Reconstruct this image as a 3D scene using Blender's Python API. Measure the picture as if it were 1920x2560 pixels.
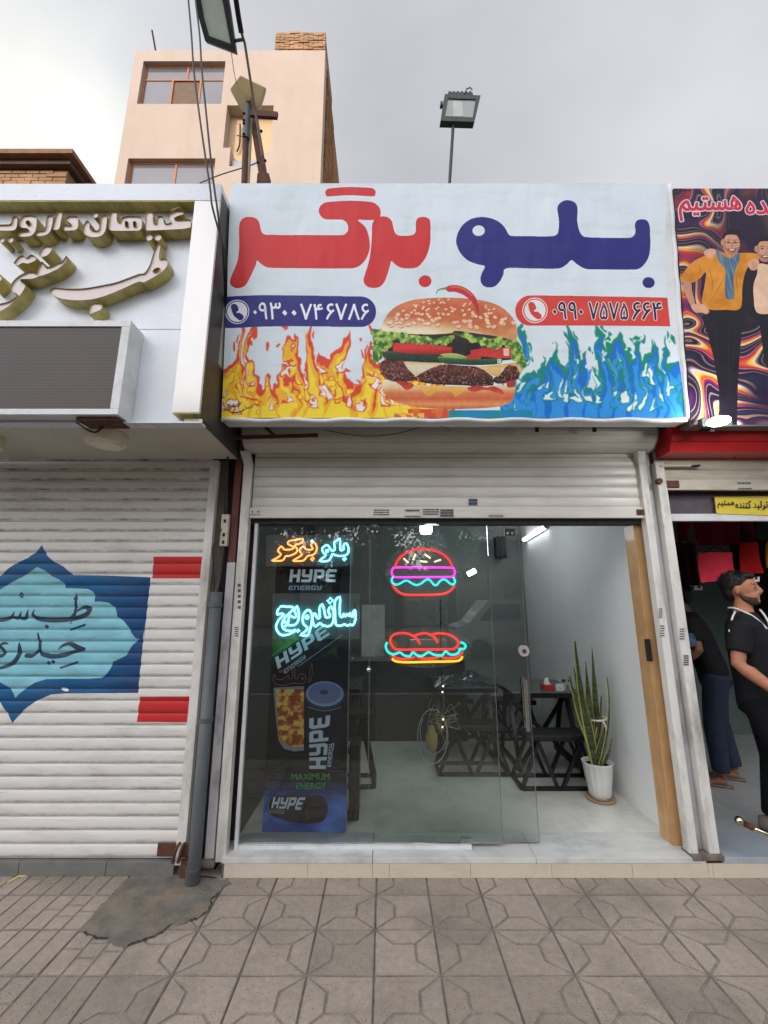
import bpy, bmesh, math, random
import numpy as np
from mathutils import Vector, Matrix
from mathutils.geometry import tessellate_polygon
random.seed(7); RNG = np.random.default_rng(7)
for o in list(bpy.data.objects): bpy.data.objects.remove(o)
SC = bpy.context.scene; COL = SC.collection

# ------------------------------------------------------------------ camera
FPX = 1060.0; TILT = math.atan(.2135); CP, SP = math.cos(TILT), math.sin(TILT); EYE = 1.65
cam = bpy.data.cameras.new('camera'); camo = bpy.data.objects.new('camera', cam); COL.objects.link(camo)
cam.sensor_fit = 'VERTICAL'; cam.sensor_height = 36; cam.lens = 36*FPX/2560
cam.clip_start = .05; cam.clip_end = 2000
camo.location = (0, 0, EYE); camo.rotation_euler = (math.pi/2+TILT, 0, 0)
SC.camera = camo
# ------------------------------------------------------------------ world, sun, exposure
SUN = Vector((-.50, -.83, .30)).normalized()
w = bpy.data.worlds.new('World'); SC.world = w; w.use_nodes = True
nt = w.node_tree; N = nt.nodes; L = nt.links; N.clear()
def nn(t, **k):
    n = N.new(t)
    for a, b in k.items(): setattr(n, a, b)
    return n
out = nn('ShaderNodeOutputWorld'); bg = nn('ShaderNodeBackground'); L.new(bg.outputs[0], out.inputs[0])
sky = nn('ShaderNodeTexSky', sky_type='NISHITA', sun_disc=False, air_density=1.2, dust_density=2.0)
sky.sun_elevation = math.asin(SUN.z); sky.sun_rotation = math.atan2(SUN.x, SUN.y)
bg.inputs[1].default_value = .12
tc = nn('ShaderNodeTexCoord')
sep = nn('ShaderNodeSeparateXYZ'); L.new(tc.outputs['Generated'], sep.inputs[0])
def wm(op, a, b=None, clamp=False):
    n = nn('ShaderNodeMath', operation=op, use_clamp=clamp)
    for i, v in enumerate((a, b)):
        if v is None: continue
        if isinstance(v, (int, float)): n.inputs[i].default_value = v
        else: L.new(v, n.inputs[i])
    return n.outputs[0]
den = wm('ADD', wm('MAXIMUM', sep.outputs[2], 0.0), .35)
cx = wm('DIVIDE', sep.outputs[0], den); cy = wm('DIVIDE', sep.outputs[1], den)
cmb = nn('ShaderNodeCombineXYZ'); L.new(cx, cmb.inputs[0]); L.new(cy, cmb.inputs[1])
no = nn('ShaderNodeTexNoise'); no.inputs['Scale'].default_value = 1.5; no.inputs['Detail'].default_value = 5
no.inputs['Roughness'].default_value = .5; no.inputs['Distortion'].default_value = .3
mpg = nn('ShaderNodeMapping'); L.new(cmb.outputs[0], mpg.inputs[0]); mpg.inputs['Location'].default_value = (3.1, 1.6, 0); mpg.inputs['Rotation'].default_value = (0, 0, .5); mpg.inputs['Scale'].default_value = (1, 1.6, 1)
L.new(mpg.outputs[0], no.inputs[0])
# the cloud deck is brighter round the sun and round the thin gap on the left
dot = nn('ShaderNodeVectorMath', operation='DOT_PRODUCT'); L.new(tc.outputs['Generated'], dot.inputs[0]); dot.inputs[1].default_value = SUN
fw = wm('POWER', wm('MULTIPLY', wm('ADD', dot.outputs['Value'], 1.0), .5), 6.0)
gap = Vector((-.96, .77, 1.12)).normalized()
dg = nn('ShaderNodeVectorMath', operation='DOT_PRODUCT'); L.new(tc.outputs['Generated'], dg.inputs[0]); dg.inputs[1].default_value = gap
nv = wm('SUBTRACT', no.outputs[0], .5)
gp = wm('POWER', wm('MINIMUM', wm('MAXIMUM', wm('ADD', dg.outputs['Value'], wm('MULTIPLY', nv, .06)), 0.0), 1.0), 60.0)
lum = wm('ADD', wm('ADD', wm('SUBTRACT', 5.75, wm('MAXIMUM', sep.outputs[2], 0.0)), wm('MULTIPLY', fw, 28.0)), wm('ADD', wm('MULTIPLY', gp, 3.0), wm('MULTIPLY', nv, 3.6)))
cc = nn('ShaderNodeCombineColor')
L.new(wm('MULTIPLY', lum, 1.0), cc.inputs[0]); L.new(wm('MULTIPLY', lum, 1.0), cc.inputs[1]); L.new(wm('MULTIPLY', lum, wm('SUBTRACT', 1.045, wm('MULTIPLY', gp, .14))), cc.inputs[2])
mx = nn('ShaderNodeMix', data_type='RGBA'); mx.inputs[0].default_value = .86
cov = wm('ADD', .84, wm('MULTIPLY', nv, .5), True); L.new(cov, mx.inputs[0])
L.new(sky.outputs[0], mx.inputs[6]); L.new(cc.outputs[0], mx.inputs[7]); L.new(mx.outputs[2], bg.inputs[0])

sl = bpy.data.lights.new('sun', 'SUN'); so = bpy.data.objects.new('sun', sl); COL.objects.link(so)
sl.energy = 2.0; sl.angle = math.radians(.6); sl.color = (1, .80, .64)
so.rotation_euler = SUN.to_track_quat('Z', 'Y').to_euler(); so.location = SUN*60
V = SC.view_settings; V.view_transform = 'Standard'; V.look = 'None'; V.gamma = 1; V.use_curve_mapping = False; V.exposure = .28
SC.render.engine = 'CYCLES'; SC.cycles.max_bounces = 8; SC.cycles.transparent_max_bounces = 16; SC.cycles.caustics_reflective = False; SC.cycles.caustics_refractive = False
SC.cycles.use_denoising = True; SC.cycles.sample_clamp_indirect = 4

# ------------------------------------------------------------------ where a sight line meets a plane
def ray(x, y):
    u = (x-960)/FPX; v = (1280-y)/FPX
    return Vector((u, CP-v*SP, SP+v*CP))
def F(x, y, Y): r = ray(x, y); return Vector((0, 0, EYE)) + r*(Y/r.y)
def G(x, y, z=0.): r = ray(x, y); return Vector((0, 0, EYE)) + r*((z-EYE)/r.z)
def XW(x, y, X): r = ray(x, y); return Vector((0, 0, EYE)) + r*(X/r.x)
class Plane:
    def __init__(s, p0, ux, uy):
        s.p = Vector(p0); s.ux = Vector(ux).normalized(); s.uy = Vector(uy).normalized(); s.n = s.ux.cross(s.uy).normalized()   # n faces the street
    def hit(s, x, y):
        r = ray(x, y); o = Vector((0, 0, EYE)); k = (s.p-o).dot(s.n)/r.dot(s.n); return o+r*k
    def ab(s, x, y): d = s.hit(x, y)-s.p; return d.dot(s.ux), d.dot(s.uy)
    def pt(s, a, b, off=0.): return s.p+s.ux*a+s.uy*b+s.n*off
def VP(Y): return Plane((0, Y, 0), (1, 0, 0), (0, 0, 1))
def crop(pts, ox, oy, k): return [(ox+x/k, oy+y/k) for x, y in pts]
def cr(pts, n=5, closed=True):
    P = [np.array(p, float) for p in pts]; m = len(P); R = []
    for i in range(m if closed else m-1):
        g = lambda j: P[j % m] if closed else P[min(max(j, 0), m-1)]
        a, b, c, d = g(i-1), g(i), g(i+1), g(i+2)
        for t in np.linspace(0, 1, n, endpoint=False):
            R.append(tuple(.5*((2*b)+(-a+c)*t+(2*a-5*b+4*c-d)*t*t+(-a+3*b-3*c+d)*t**3)))
    if not closed: R.append(tuple(P[-1]))
    return R
def circ(cx, cy, rx, ry=None, n=24): ry = ry or rx; return [(cx+rx*math.cos(2*math.pi*i/n), cy+ry*math.sin(2*math.pi*i/n)) for i in range(n)]

# ------------------------------------------------------------------ materials
def lin(c):
    return tuple(((v/255)/12.92 if v/255 <= .04045 else ((v/255+.055)/1.055)**2.4) for v in c)
MATS = {}
class NT:
    def __init__(s, m): s.t = m.node_tree; s.N = s.t.nodes; s.L = s.t.links
    def n(s, t, **k):
        n = s.N.new(t)
        for a, b in k.items(): setattr(n, a, b)
        return n
    def put(s, sock, v):
        if isinstance(v, (int, float)): sock.default_value = v
        elif isinstance(v, tuple): sock.default_value = v if len(v) == 4 or sock.type == 'VECTOR' else (*v, 1)
        else: s.L.new(v, sock)
    def m(s, op, a, b=None, clamp=False):
        n = s.n('ShaderNodeMath', operation=op, use_clamp=clamp); s.put(n.inputs[0], a)
        if b is not None: s.put(n.inputs[1], b)
        return n.outputs[0]
    def noise(s, scale, detail=4, vec=None, stretch=None, rough=.55):
        n = s.n('ShaderNodeTexNoise'); n.inputs['Scale'].default_value = scale; n.inputs['Detail'].default_value = detail; n.inputs['Roughness'].default_value = rough
        v = vec or s.pos()
        if stretch:
            mp = s.n('ShaderNodeMapping'); s.L.new(v, mp.inputs[0]); mp.inputs['Scale'].default_value = stretch; v = mp.outputs[0]
        s.L.new(v, n.inputs['Vector']); return n.outputs[0]
    def pos(s):
        if not hasattr(s, '_p'): s._p = s.n('ShaderNodeNewGeometry').outputs['Position']
        return s._p
    def ramp(s, v, a, b):
        n = s.n('ShaderNodeMapRange'); s.put(n.inputs[0], v); n.inputs[1].default_value = a; n.inputs[2].default_value = b; return n.outputs[0]
    def mix(s, f, a, b):
        n = s.n('ShaderNodeMix', data_type='RGBA'); s.put(n.inputs[0], f); s.put(n.inputs[6], a); s.put(n.inputs[7], b); return n.outputs[2]
def mat(name, col, rough=.6, metal=0., var=.12, vs=9., dirt=0., dcol=(70, 62, 52), ds=3., dst=None, bump=0., bs=120., spec=.4, emit=None, es=0., coat=0.):
    """painted / plain surface: base colour with mottling, patches of dirt and a fine relief"""
    if name in MATS: return MATS[name]
    m = bpy.data.materials.new(name); m.use_nodes = True; MATS[name] = m; t = NT(m); p = t.N['Principled BSDF']
    c = lin(col)
    cc = t.mix(t.ramp(t.noise(vs, 5), .3, .7), tuple(v*(1-var) for v in c), tuple(min(1, v*(1+var)) for v in c))
    if dirt: cc = t.mix(t.m('MULTIPLY', t.ramp(t.noise(ds, 6, stretch=dst, rough=.68), .46, .74), dirt, True), cc, lin(dcol))
    t.put(p.inputs['Base Color'], cc)
    t.put(p.inputs['Roughness'], t.m('ADD', rough-.08, t.m('MULTIPLY', t.noise(vs*2.3, 3), .16), True))
    p.inputs['Metallic'].default_value = metal; p.inputs['Specular IOR Level'].default_value = spec
    if coat: p.inputs['Coat Weight'].default_value = coat; p.inputs['Coat Roughness'].default_value = .08
    if bump:
        b = t.n('ShaderNodeBump'); b.inputs['Strength'].default_value = min(1, bump); b.inputs['Distance'].default_value = .004
        t.L.new(t.noise(bs, 4), b.inputs['Height']); t.L.new(b.outputs[0], p.inputs['Normal'])
    if emit: p.inputs['Emission Color'].default_value = (*emit, 1); p.inputs['Emission Strength'].default_value = es
    return m
def imgmat(name, img, rough=.5, pos=None, wrinkle=0., dirt=0., base=None, wsc=3., seam=None, spec=.22):
    """flat print: the drawn image on a surface, by UV or by world X/Z"""
    m = bpy.data.materials.new(name); m.use_nodes = True; t = NT(m); p = t.N['Principled BSDF']
    it = t.n('ShaderNodeTexImage'); it.image = img; it.extension = 'EXTEND'
    if pos:
        s = t.n('ShaderNodeSeparateXYZ'); t.L.new(t.pos(), s.inputs[0]); c = t.n('ShaderNodeCombineXYZ')
        t.L.new(t.ramp(s.outputs[0], pos[0], pos[1]), c.inputs[0]); t.L.new(t.ramp(s.outputs[2], pos[2], pos[3]), c.inputs[1]); t.L.new(c.outputs[0], it.inputs[0])
    col = it.outputs[0]
    if dirt: col = t.mix(t.m('MULTIPLY', t.ramp(t.noise(2.5, 6, stretch=(1, 1, 5), rough=.7), .5, .8), dirt, True), col, lin((96, 88, 76)))
    if seam:
        s2 = t.n('ShaderNodeSeparateXYZ'); t.L.new(t.pos(), s2.inputs[0])
        fr = t.m('FRACT', t.m('DIVIDE', t.m('SUBTRACT', s2.outputs[2], seam[0]), seam[1]))
        band = t.m('MULTIPLY', t.m('GREATER_THAN', fr, .06), t.ramp(fr, .34, .16))
        dd = t.m('MULTIPLY', t.m('MULTIPLY', band, t.ramp(t.noise(9, 7, stretch=(1, 1, 3), rough=.75), .40, .64)), t.m('ADD', seam[2], t.m('MULTIPLY', t.ramp(s2.outputs[2], 1.5, 2.7), .45)), True)
        col = t.mix(dd, col, lin((92, 84, 72)))
        st = t.m('MULTIPLY', t.ramp(t.noise(3.1, 6, stretch=(1, 1, 26), rough=.7), .6, .75), .55)
        col = t.mix(st, col, lin((110, 104, 95)))
    t.put(p.inputs['Base Color'], col); p.inputs['Roughness'].default_value = rough; p.inputs['Specular IOR Level'].default_value = spec
    if wrinkle:
        b = t.n('ShaderNodeBump'); b.inputs['Strength'].default_value = wrinkle; b.inputs['Distance'].default_value = .03
        h = t.m('ADD', t.noise(wsc, 2, stretch=(1.6, 1, .7)), t.m('MULTIPLY', t.noise(wsc*4, 3, stretch=(1.4, 1, .6)), .18))
        t.L.new(h, b.inputs['Height']); t.L.new(b.outputs[0], p.inputs['Normal'])
    return m
def emat(name, col, s):
    if name in MATS: return MATS[name]
    m = bpy.data.materials.new(name); m.use_nodes = True; MATS[name] = m; p = m.node_tree.nodes['Principled BSDF']
    p.inputs['Base Color'].default_value = (*[min(1, c) for c in col], 1); p.inputs['Emission Color'].default_value = (*col, 1); p.inputs['Emission Strength'].default_value = s
    return m
def glassmat(name, tint, refl=1.0, rough=0., ior=1.5):
    m = bpy.data.materials.new(name); m.use_nodes = True; t = NT(m); t.N.remove(t.N['Principled BSDF']); o = t.N['Material Output']
    tr = t.n('ShaderNodeBsdfTransparent'); tr.inputs[0].default_value = (*tint, 1); gl = t.n('ShaderNodeBsdfGlossy'); gl.inputs['Roughness'].default_value = rough
    fr = t.n('ShaderNodeFresnel'); fr.inputs[0].default_value = ior
    mixs = t.n('ShaderNodeMixShader'); t.put(mixs.inputs[0], t.m('MULTIPLY', fr.outputs[0], refl, True)); t.L.new(tr.outputs[0], mixs.inputs[1]); t.L.new(gl.outputs[0], mixs.inputs[2]); t.L.new(mixs.outputs[0], o.inputs[0])
    return m

# ------------------------------------------------------------------ mesh building
WP = {}
class MB:
    def __init__(s): s.v = []; s.f = []; s.uv = None
    def add(s, vs, fs):
        k = len(s.v); s.v += [tuple(v) for v in vs]; s.f += [tuple(i+k for i in f) for f in fs]; return s
    def hexa(s, p): return s.add(p, [(0, 3, 2, 1), (4, 5, 6, 7), (0, 1, 5, 4), (1, 2, 6, 5), (2, 3, 7, 6), (3, 0, 4, 7)])
    def box(s, x0, x1, y0, y1, z0, z1): return s.hexa([(x0, y0, z0), (x1, y0, z0), (x1, y1, z0), (x0, y1, z0), (x0, y0, z1), (x1, y0, z1), (x1, y1, z1), (x0, y1, z1)])
    def bar(s, a, b, w=.02, d=None, up=(0, 0, 1)):
        a = Vector(a); b = Vector(b); d = d or w; t = (b-a).normalized(); u = Vector(up)
        if abs(t.dot(u)) > .95: u = Vector((0, 1, 0))
        q = t.cross(u).normalized()*w/2; r = q.cross(t).normalized()*d/2
        return s.hexa([a-q-r, a+q-r, a+q+r, a-q+r, b-q-r, b+q-r, b+q+r, b-q+r])
    def prism(s, loop, off, cap0=True, cap1=True, holes=()):
        """loop of 3-D points (front face) pushed by vector off; holes are loops of the same plane"""
        off = Vector(off); loops = [[Vector(p) for p in loop]]+[[Vector(p) for p in h] for h in holes]
        flat = [p for l in loops for p in l]; n = len(flat); tri = tessellate_polygon(loops) if (holes or len(loop) > 4) else ([(0, 1, 2), (0, 2, 3)] if n == 4 else [(0, 1, 2)])
        fs = []
        if cap0: fs += [tuple(t) for t in tri]
        if cap1: fs += [tuple(i+n for i in reversed(t)) for t in tri]
        k = 0
        for l in loops:
            m = len(l)
            if off.length > 0: fs += [(k+i, k+(i+1) % m, n+k+(i+1) % m, n+k+i) for i in range(m)]
            k += m
        return s.add(flat+[p+off for p in flat], fs)
    def tube(s, pts, r, n=8, closed=False, caps=True):
        P = [Vector(p) for p in pts]; m = len(P); R = r if isinstance(r, (list, tuple)) else [r]*m; rings = []; up = None
        for i in range(m):
            t = (P[(i+1) % m]-P[i-1]) if closed else (P[min(i+1, m-1)]-P[max(i-1, 0)])
            if t.length < 1e-9: t = Vector((0, 0, 1))
            t.normalize()
            if up is None: up = Vector((0, 0, 1)) if abs(t.z) < .9 else Vector((0, 1, 0))
            a = t.cross(up); 
            if a.length < 1e-4: a = t.orthogonal()
            a.normalize(); b = a.cross(t).normalized(); up = b
            rings.append([P[i]+(a*math.cos(2*math.pi*j/n)+b*math.sin(2*math.pi*j/n))*R[i] for j in range(n)])
        fs = []
        for i in range(m if closed else m-1):
            i2 = (i+1) % m
            fs += [(i*n+j, i*n+(j+1) % n, i2*n+(j+1) % n, i2*n+j) for j in range(n)]
        if not closed and caps: fs += [tuple(reversed(range(n))), tuple((m-1)*n+j for j in range(n))]
        return s.add([v for q in rings for v in q], fs)
    def lathe(s, prof, c, n=24, rib=0, ra=0.):
        c = Vector(c); vs = []
        for r, z in prof:
            for j in range(n):
                a = 2*math.pi*j/n; rr = r*(1+ra*abs(math.sin(rib*a/2))) if rib else r
                vs.append(c+Vector((rr*math.cos(a), rr*math.sin(a), z)))
        fs = [(i*n+j, i*n+(j+1) % n, (i+1)*n+(j+1) % n, (i+1)*n+j) for i in range(len(prof)-1) for j in range(n)]
        if prof[0][0] > 1e-5: fs.append(tuple(reversed(range(n))))
        if prof[-1][0] > 1e-5: fs.append(tuple((len(prof)-1)*n+j for j in range(n)))
        return s.add(vs, fs)
    def ball(s, c, rx, ry=None, rz=None, n=12, rot=None):
        ry = ry or rx; rz = rz or rx; vs = []; c = Vector(c)
        for i in range(n+1):
            t = math.pi*i/n
            for j in range(2*n):
                a = math.pi*j/n; p = Vector((rx*math.sin(t)*math.cos(a), ry*math.sin(t)*math.sin(a), rz*math.cos(t)))
                vs.append(c+(rot @ p if rot else p))
        return s.add(vs, [(i*2*n+j, (i+1)*2*n+j, (i+1)*2*n+(j+1) % (2*n), i*2*n+(j+1) % (2*n)) for i in range(n) for j in range(2*n)])
    def loft(s, secs, n=16):
        """closed stack of ellipses: (centre, rx, ry, axis_a, axis_b)"""
        vs = []
        for c, ra, rb, a, b in secs:
            c = Vector(c); a = Vector(a); b = Vector(b)
            vs += [c+a*ra*math.cos(2*math.pi*j/n)+b*rb*math.sin(2*math.pi*j/n) for j in range(n)]
        m = len(secs)
        return s.add(vs, [(i*n+j, i*n+(j+1) % n, (i+1)*n+(j+1) % n, (i+1)*n+j) for i in range(m-1) for j in range(n)]+[tuple(reversed(range(n))), tuple((m-1)*n+j for j in range(n))])
    def grid(s, fn, nu, nv):
        s.uv = []
        vs = [fn(i/nu, j/nv) for j in range(nv+1) for i in range(nu+1)]
        for j in range(nv):
            for i in range(nu): s.uv += [(i/nu, j/nv), ((i+1)/nu, j/nv), ((i+1)/nu, (j+1)/nv), (i/nu, (j+1)/nv)]
        return s.add(vs, [(j*(nu+1)+i, j*(nu+1)+i+1, (j+1)*(nu+1)+i+1, (j+1)*(nu+1)+i) for j in range(nv) for i in range(nu)])
    def build(s, name, m, parent=None, smooth=False, bev=0., fix=True, loc=None):
        A = np.array(s.v, float); c = Vector(((A[:, 0].min()+A[:, 0].max())/2, (A[:, 1].min()+A[:, 1].max())/2, A[:, 2].min())) if loc is None else Vector(loc)
        me = bpy.data.meshes.new(name); me.from_pydata([Vector(v)-c for v in s.v], [], s.f)
        if s.uv:
            ul = me.uv_layers.new(); ul.data.foreach_set('uv', [q for p in s.uv for q in p])
        if fix or bev:
            bm = bmesh.new(); bm.from_mesh(me)
            if fix: bmesh.ops.recalc_face_normals(bm, faces=bm.faces)
            if bev:
                ed = [e for e in bm.edges if len(e.link_faces) == 2 and e.calc_face_angle(0) > .5]
                bmesh.ops.bevel(bm, geom=ed, offset=bev, segments=2, profile=.6, affect='EDGES')
            bm.to_mesh(me); bm.free()
        me.materials.append(m)
        if smooth: me.polygons.foreach_set('use_smooth', [True]*len(me.polygons))
        me.update(); return link(name, me, c, parent)
def link(name, data, c, parent=None):
    o = bpy.data.objects.new(name, data); COL.objects.link(o); WP[o.name] = Vector(c)
    if parent: o.parent = parent; o.location = Vector(c)-WP[parent.name]
    else: o.location = c
    return o
def tag(o, label=None, cat=None, group=None, kind=None):
    if label: o['label'] = label
    if cat: o['category'] = cat
    if group: o['group'] = group
    if kind: o['kind'] = kind
    return o
def thing(name, label, cat, loc=(0, 0, 0), group=None):
    o = link(name, None, Vector(loc)); o.empty_display_size = .1; return tag(o, label, cat, group)
def copy_tree(o, delta, parent=None, rot=None, label=None):
    c = o.copy(); COL.objects.link(c); WP[c.name] = WP[o.name]+(Vector(delta) if not parent else Vector())
    if parent: c.parent = parent
    else:
        c.location = o.location+Vector(delta)
        if rot: c.rotation_euler.z += rot
        if label: c['label'] = label
    for ch in list(o.children): copy_tree(ch, delta, c)
    return c
def plate(name, m, plane, pts, t=.001, off=.002, parent=None, holes=(), px=True):
    """flat piece lying on a plane, outlined in photo pixels or plane metres"""
    q = [plane.pt(*(plane.ab(*p) if px else p), off) for p in pts]; hs = [[plane.pt(*(plane.ab(*p) if px else p), off) for p in h] for h in holes]
    return MB().prism(q, -plane.n*t, holes=hs).build(name, m, parent)

# ------------------------------------------------------------------ Persian writing (joined letter forms, right to left)
PF = {'ا': (0xFE8D, 0xFE8E), 'ب': (0xFE8F, 0xFE90, 0xFE91, 0xFE92), 'ت': (0xFE95, 0xFE96, 0xFE97, 0xFE98), 'د': (0xFEA9, 0xFEAA), 'ر': (0xFEAD, 0xFEAE), 'س': (0xFEB1, 0xFEB2, 0xFEB3, 0xFEB4),
      'ل': (0xFEDD, 0xFEDE, 0xFEDF, 0xFEE0), 'م': (0xFEE1, 0xFEE2, 0xFEE3, 0xFEE4), 'ن': (0xFEE5, 0xFEE6, 0xFEE7, 0xFEE8), 'ه': (0xFEE9, 0xFEEA, 0xFEEB, 0xFEEC), 'و': (0xFEED, 0xFEEE),
      'ی': (0xFBFC, 0xFBFD, 0xFBFE, 0xFBFF), 'ک': (0xFB8E, 0xFB8F, 0xFB90, 0xFB91), 'گ': (0xFB92, 0xFB93, 0xFB94, 0xFB95)}
def farsi(t):
    r = ''
    for i, c in enumerate(t):
        if c not in PF: r += c; continue
        f = PF[c]; prev = i > 0 and len(PF.get(t[i-1], ())) == 4; nxt = len(f) == 4 and i+1 < len(t) and t[i+1] in PF
        r += chr(f[3 if prev and nxt else 1 if prev else 2 if nxt else 0])
    return r[::-1]
TBB = {}
def text_loops(body):
    """closed outlines of a line of writing in a unit box: (outer loops, hole loops)"""
    if body in TBB: return TBB[body]
    c = bpy.data.curves.new('t', 'FONT'); c.body = body; c.resolution_u = 3; c.fill_mode = 'NONE'
    o = bpy.data.objects.new('t', c); COL.objects.link(o); me = o.to_mesh()
    v = np.array([tuple(q.co)[:2] for q in me.vertices]); nb = {}
    for e in me.edges:
        a, b = e.vertices; nb.setdefault(a, []).append(b); nb.setdefault(b, []).append(a)
    o.to_mesh_clear(); bpy.data.objects.remove(o); bpy.data.curves.remove(c)
    seen = set(); loops = []; v = (v-v.min(0))/(v.max(0)-v.min(0))
    for a in sorted(nb):
        if a in seen: continue
        lp = [a]; seen.add(a)
        while True:
            n = [q for q in sorted(nb[lp[-1]], key=lambda q: (q != lp[-1]+1, q)) if q not in seen]
            if not n: break
            lp.append(n[0]); seen.add(n[0])
        if len(lp) > 2: loops.append([tuple(v[q]) for q in lp])
    ar = [sum(p[0]*q[1]-q[0]*p[1] for p, q in zip(l, l[1:]+l[:1])) for l in loops]; sg = np.sign(ar[int(np.argmax(np.abs(ar)))])
    TBB[body] = ([l for l, a in zip(loops, ar) if a*sg > 0], [l for l, a in zip(loops, ar) if a*sg <= 0]); return TBB[body]
def bil(q, s, t):
    a, b, c, d = [np.array(p, float) for p in q]   # TL TR BR BL, t up
    return tuple((d*(1-s)+c*s)*(1-t)+(a*(1-s)+b*s)*t)

# ------------------------------------------------------------------ drawing a print as pixels
def vnoise(x, y, seed=0):
    xi = np.floor(x).astype(int); yi = np.floor(y).astype(int); fx = x-xi; fy = y-yi; fx = fx*fx*(3-2*fx); fy = fy*fy*(3-2*fy)
    def h(a, b): q = np.sin(a*127.1+b*311.7+seed*74.7)*43758.5453; return q-np.floor(q)
    return (h(xi, yi)*(1-fx)+h(xi+1, yi)*fx)*(1-fy)+(h(xi, yi+1)*(1-fx)+h(xi+1, yi+1)*fx)*fy
def fbm(x, y, o=4, seed=0): return sum(vnoise(x*2**i, y*2**i, seed+i*7)*.5**(i+1) for i in range(o))/(1-.5**o)
class Ras:
    """image over a rectangle of a plane; points come in photo pixels through the plane"""
    def __init__(s, plane, a0, a1, b0, b1, W, bgc):
        s.pl = plane; s.r = (a0, a1, b0, b1); s.W = W; s.H = int(W*(b1-b0)/(a1-a0)); s.A = np.empty((s.H, s.W, 3)); s.A[:] = np.array(bgc)/255.
        s.X, s.Y = np.meshgrid(np.arange(s.W)+.5, np.arange(s.H)+.5)
    def loc(s, p, px=True):
        a, b = s.pl.ab(*p) if px else p; a0, a1, b0, b1 = s.r; return ((a-a0)/(a1-a0)*s.W, (b-b0)/(b1-b0)*s.H)
    def mask(s, pts, px=True, raw=False):
        q = np.array(pts if raw else [s.loc(p, px) for p in pts]); x0 = max(0, int(q[:, 0].min())-1); x1 = min(s.W, int(q[:, 0].max())+2); y0 = max(0, int(q[:, 1].min())-1); y1 = min(s.H, int(q[:, 1].max())+2)
        if x1 <= x0 or y1 <= y0: return None
        X = s.X[y0:y1, x0:x1]; Y = s.Y[y0:y1, x0:x1]; M = np.zeros(X.shape, bool)
        for (ax, ay), (bx, by) in zip(q, np.roll(q, -1, 0)):
            if ay == by: continue
            M ^= ((ay > Y) != (by > Y)) & (X < (bx-ax)*(Y-ay)/(by-ay)+ax)
        return M, (slice(y0, y1), slice(x0, x1)), X, Y
    def poly(s, pts, col, px=True, raw=False, holes=()):
        r = s.mask(pts, px, raw)
        if r is None: return
        M, sl, X, Y = r
        for h in holes:
            q = s.mask(h, px, raw)
            if q: B = np.zeros((s.H, s.W), bool); B[q[1]] = q[0]; M = M & ~B[sl]
        if callable(col): c = np.clip(col(X, Y), 0, 255)/255.; s.A[sl][M] = c[M]
        else: s.A[sl][M] = np.array(col)/255.
    def stroke(s, pts, wd, col, px=True, sm=True):
        P = [np.array(s.loc(p, px)) for p in pts]; Wd = wd if isinstance(wd, (list, tuple)) else [wd]*len(P)
        k = s.W/(s.r[1]-s.r[0])
        if sm and len(P) > 2:
            Q = cr([(*p, w_) for p, w_ in zip(P, Wd)], 6, False); P = [np.array(q[:2]) for q in Q]; Wd = [q[2] for q in Q]
        for i in range(len(P)-1):
            d = P[i+1]-P[i]; l = np.hypot(*d)
            if l < 1e-6: continue
            n = np.array((-d[1], d[0]))/l*k/2
            s.poly([P[i]+n*Wd[i], P[i+1]+n*Wd[i+1], P[i+1]-n*Wd[i+1], P[i]-n*Wd[i]], col, raw=True)
            s.poly(circ(*P[i+1], max(.6, Wd[i+1]*k/2), n=10), col, raw=True)
        s.poly(circ(*P[0], max(.6, Wd[0]*k/2), n=10), col, raw=True)
    def text(s, body, quad, col, bold=0., px=True):
        out, hol = text_loops(body); tp = lambda l: [s.loc(bil(quad, a, b), px) for a, b in l]; hq = abs(s.loc(quad[0], px)[1]-s.loc(quad[3], px)[1]); rad = bold*hq
        B = np.zeros((s.H, s.W), bool)
        for lps, val in ((out, True), (hol, False)):
            for l in lps:
                r = s.mask(tp(l), raw=True)
                if r: B[r[1]][r[0]] = val
        if rad > .5:
            D = B.copy(); n = int(math.ceil(rad))
            for dy in range(-n, n+1):
                for dx in range(-n, n+1):
                    if dx*dx+dy*dy <= rad*rad: D |= np.roll(np.roll(B, dy, 0), dx, 1)
            B = D
        s.A[B] = np.array(col)/255.
    def image(s, name):
        im = bpy.data.images.new(name, s.W, s.H); B = np.ones((s.H, s.W, 4), np.float32); B[..., :3] = np.clip(s.A, 0, 1); im.pixels.foreach_set(B.ravel()); im.update(); im.pack(); return im
    def done(s, name): im = s.image(name); s.A = s.X = s.Y = None; return im
def sheet_on(name, m, pl, r, parent, off=.002, t=.004, nu=1, nv=1):
    a0, a1, b0, b1 = r
    return MB().grid(lambda u, v: pl.pt(a0+(a1-a0)*u, b0+(b1-b0)*v, off), nu, nv).build(name, m, parent, fix=False)

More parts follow.
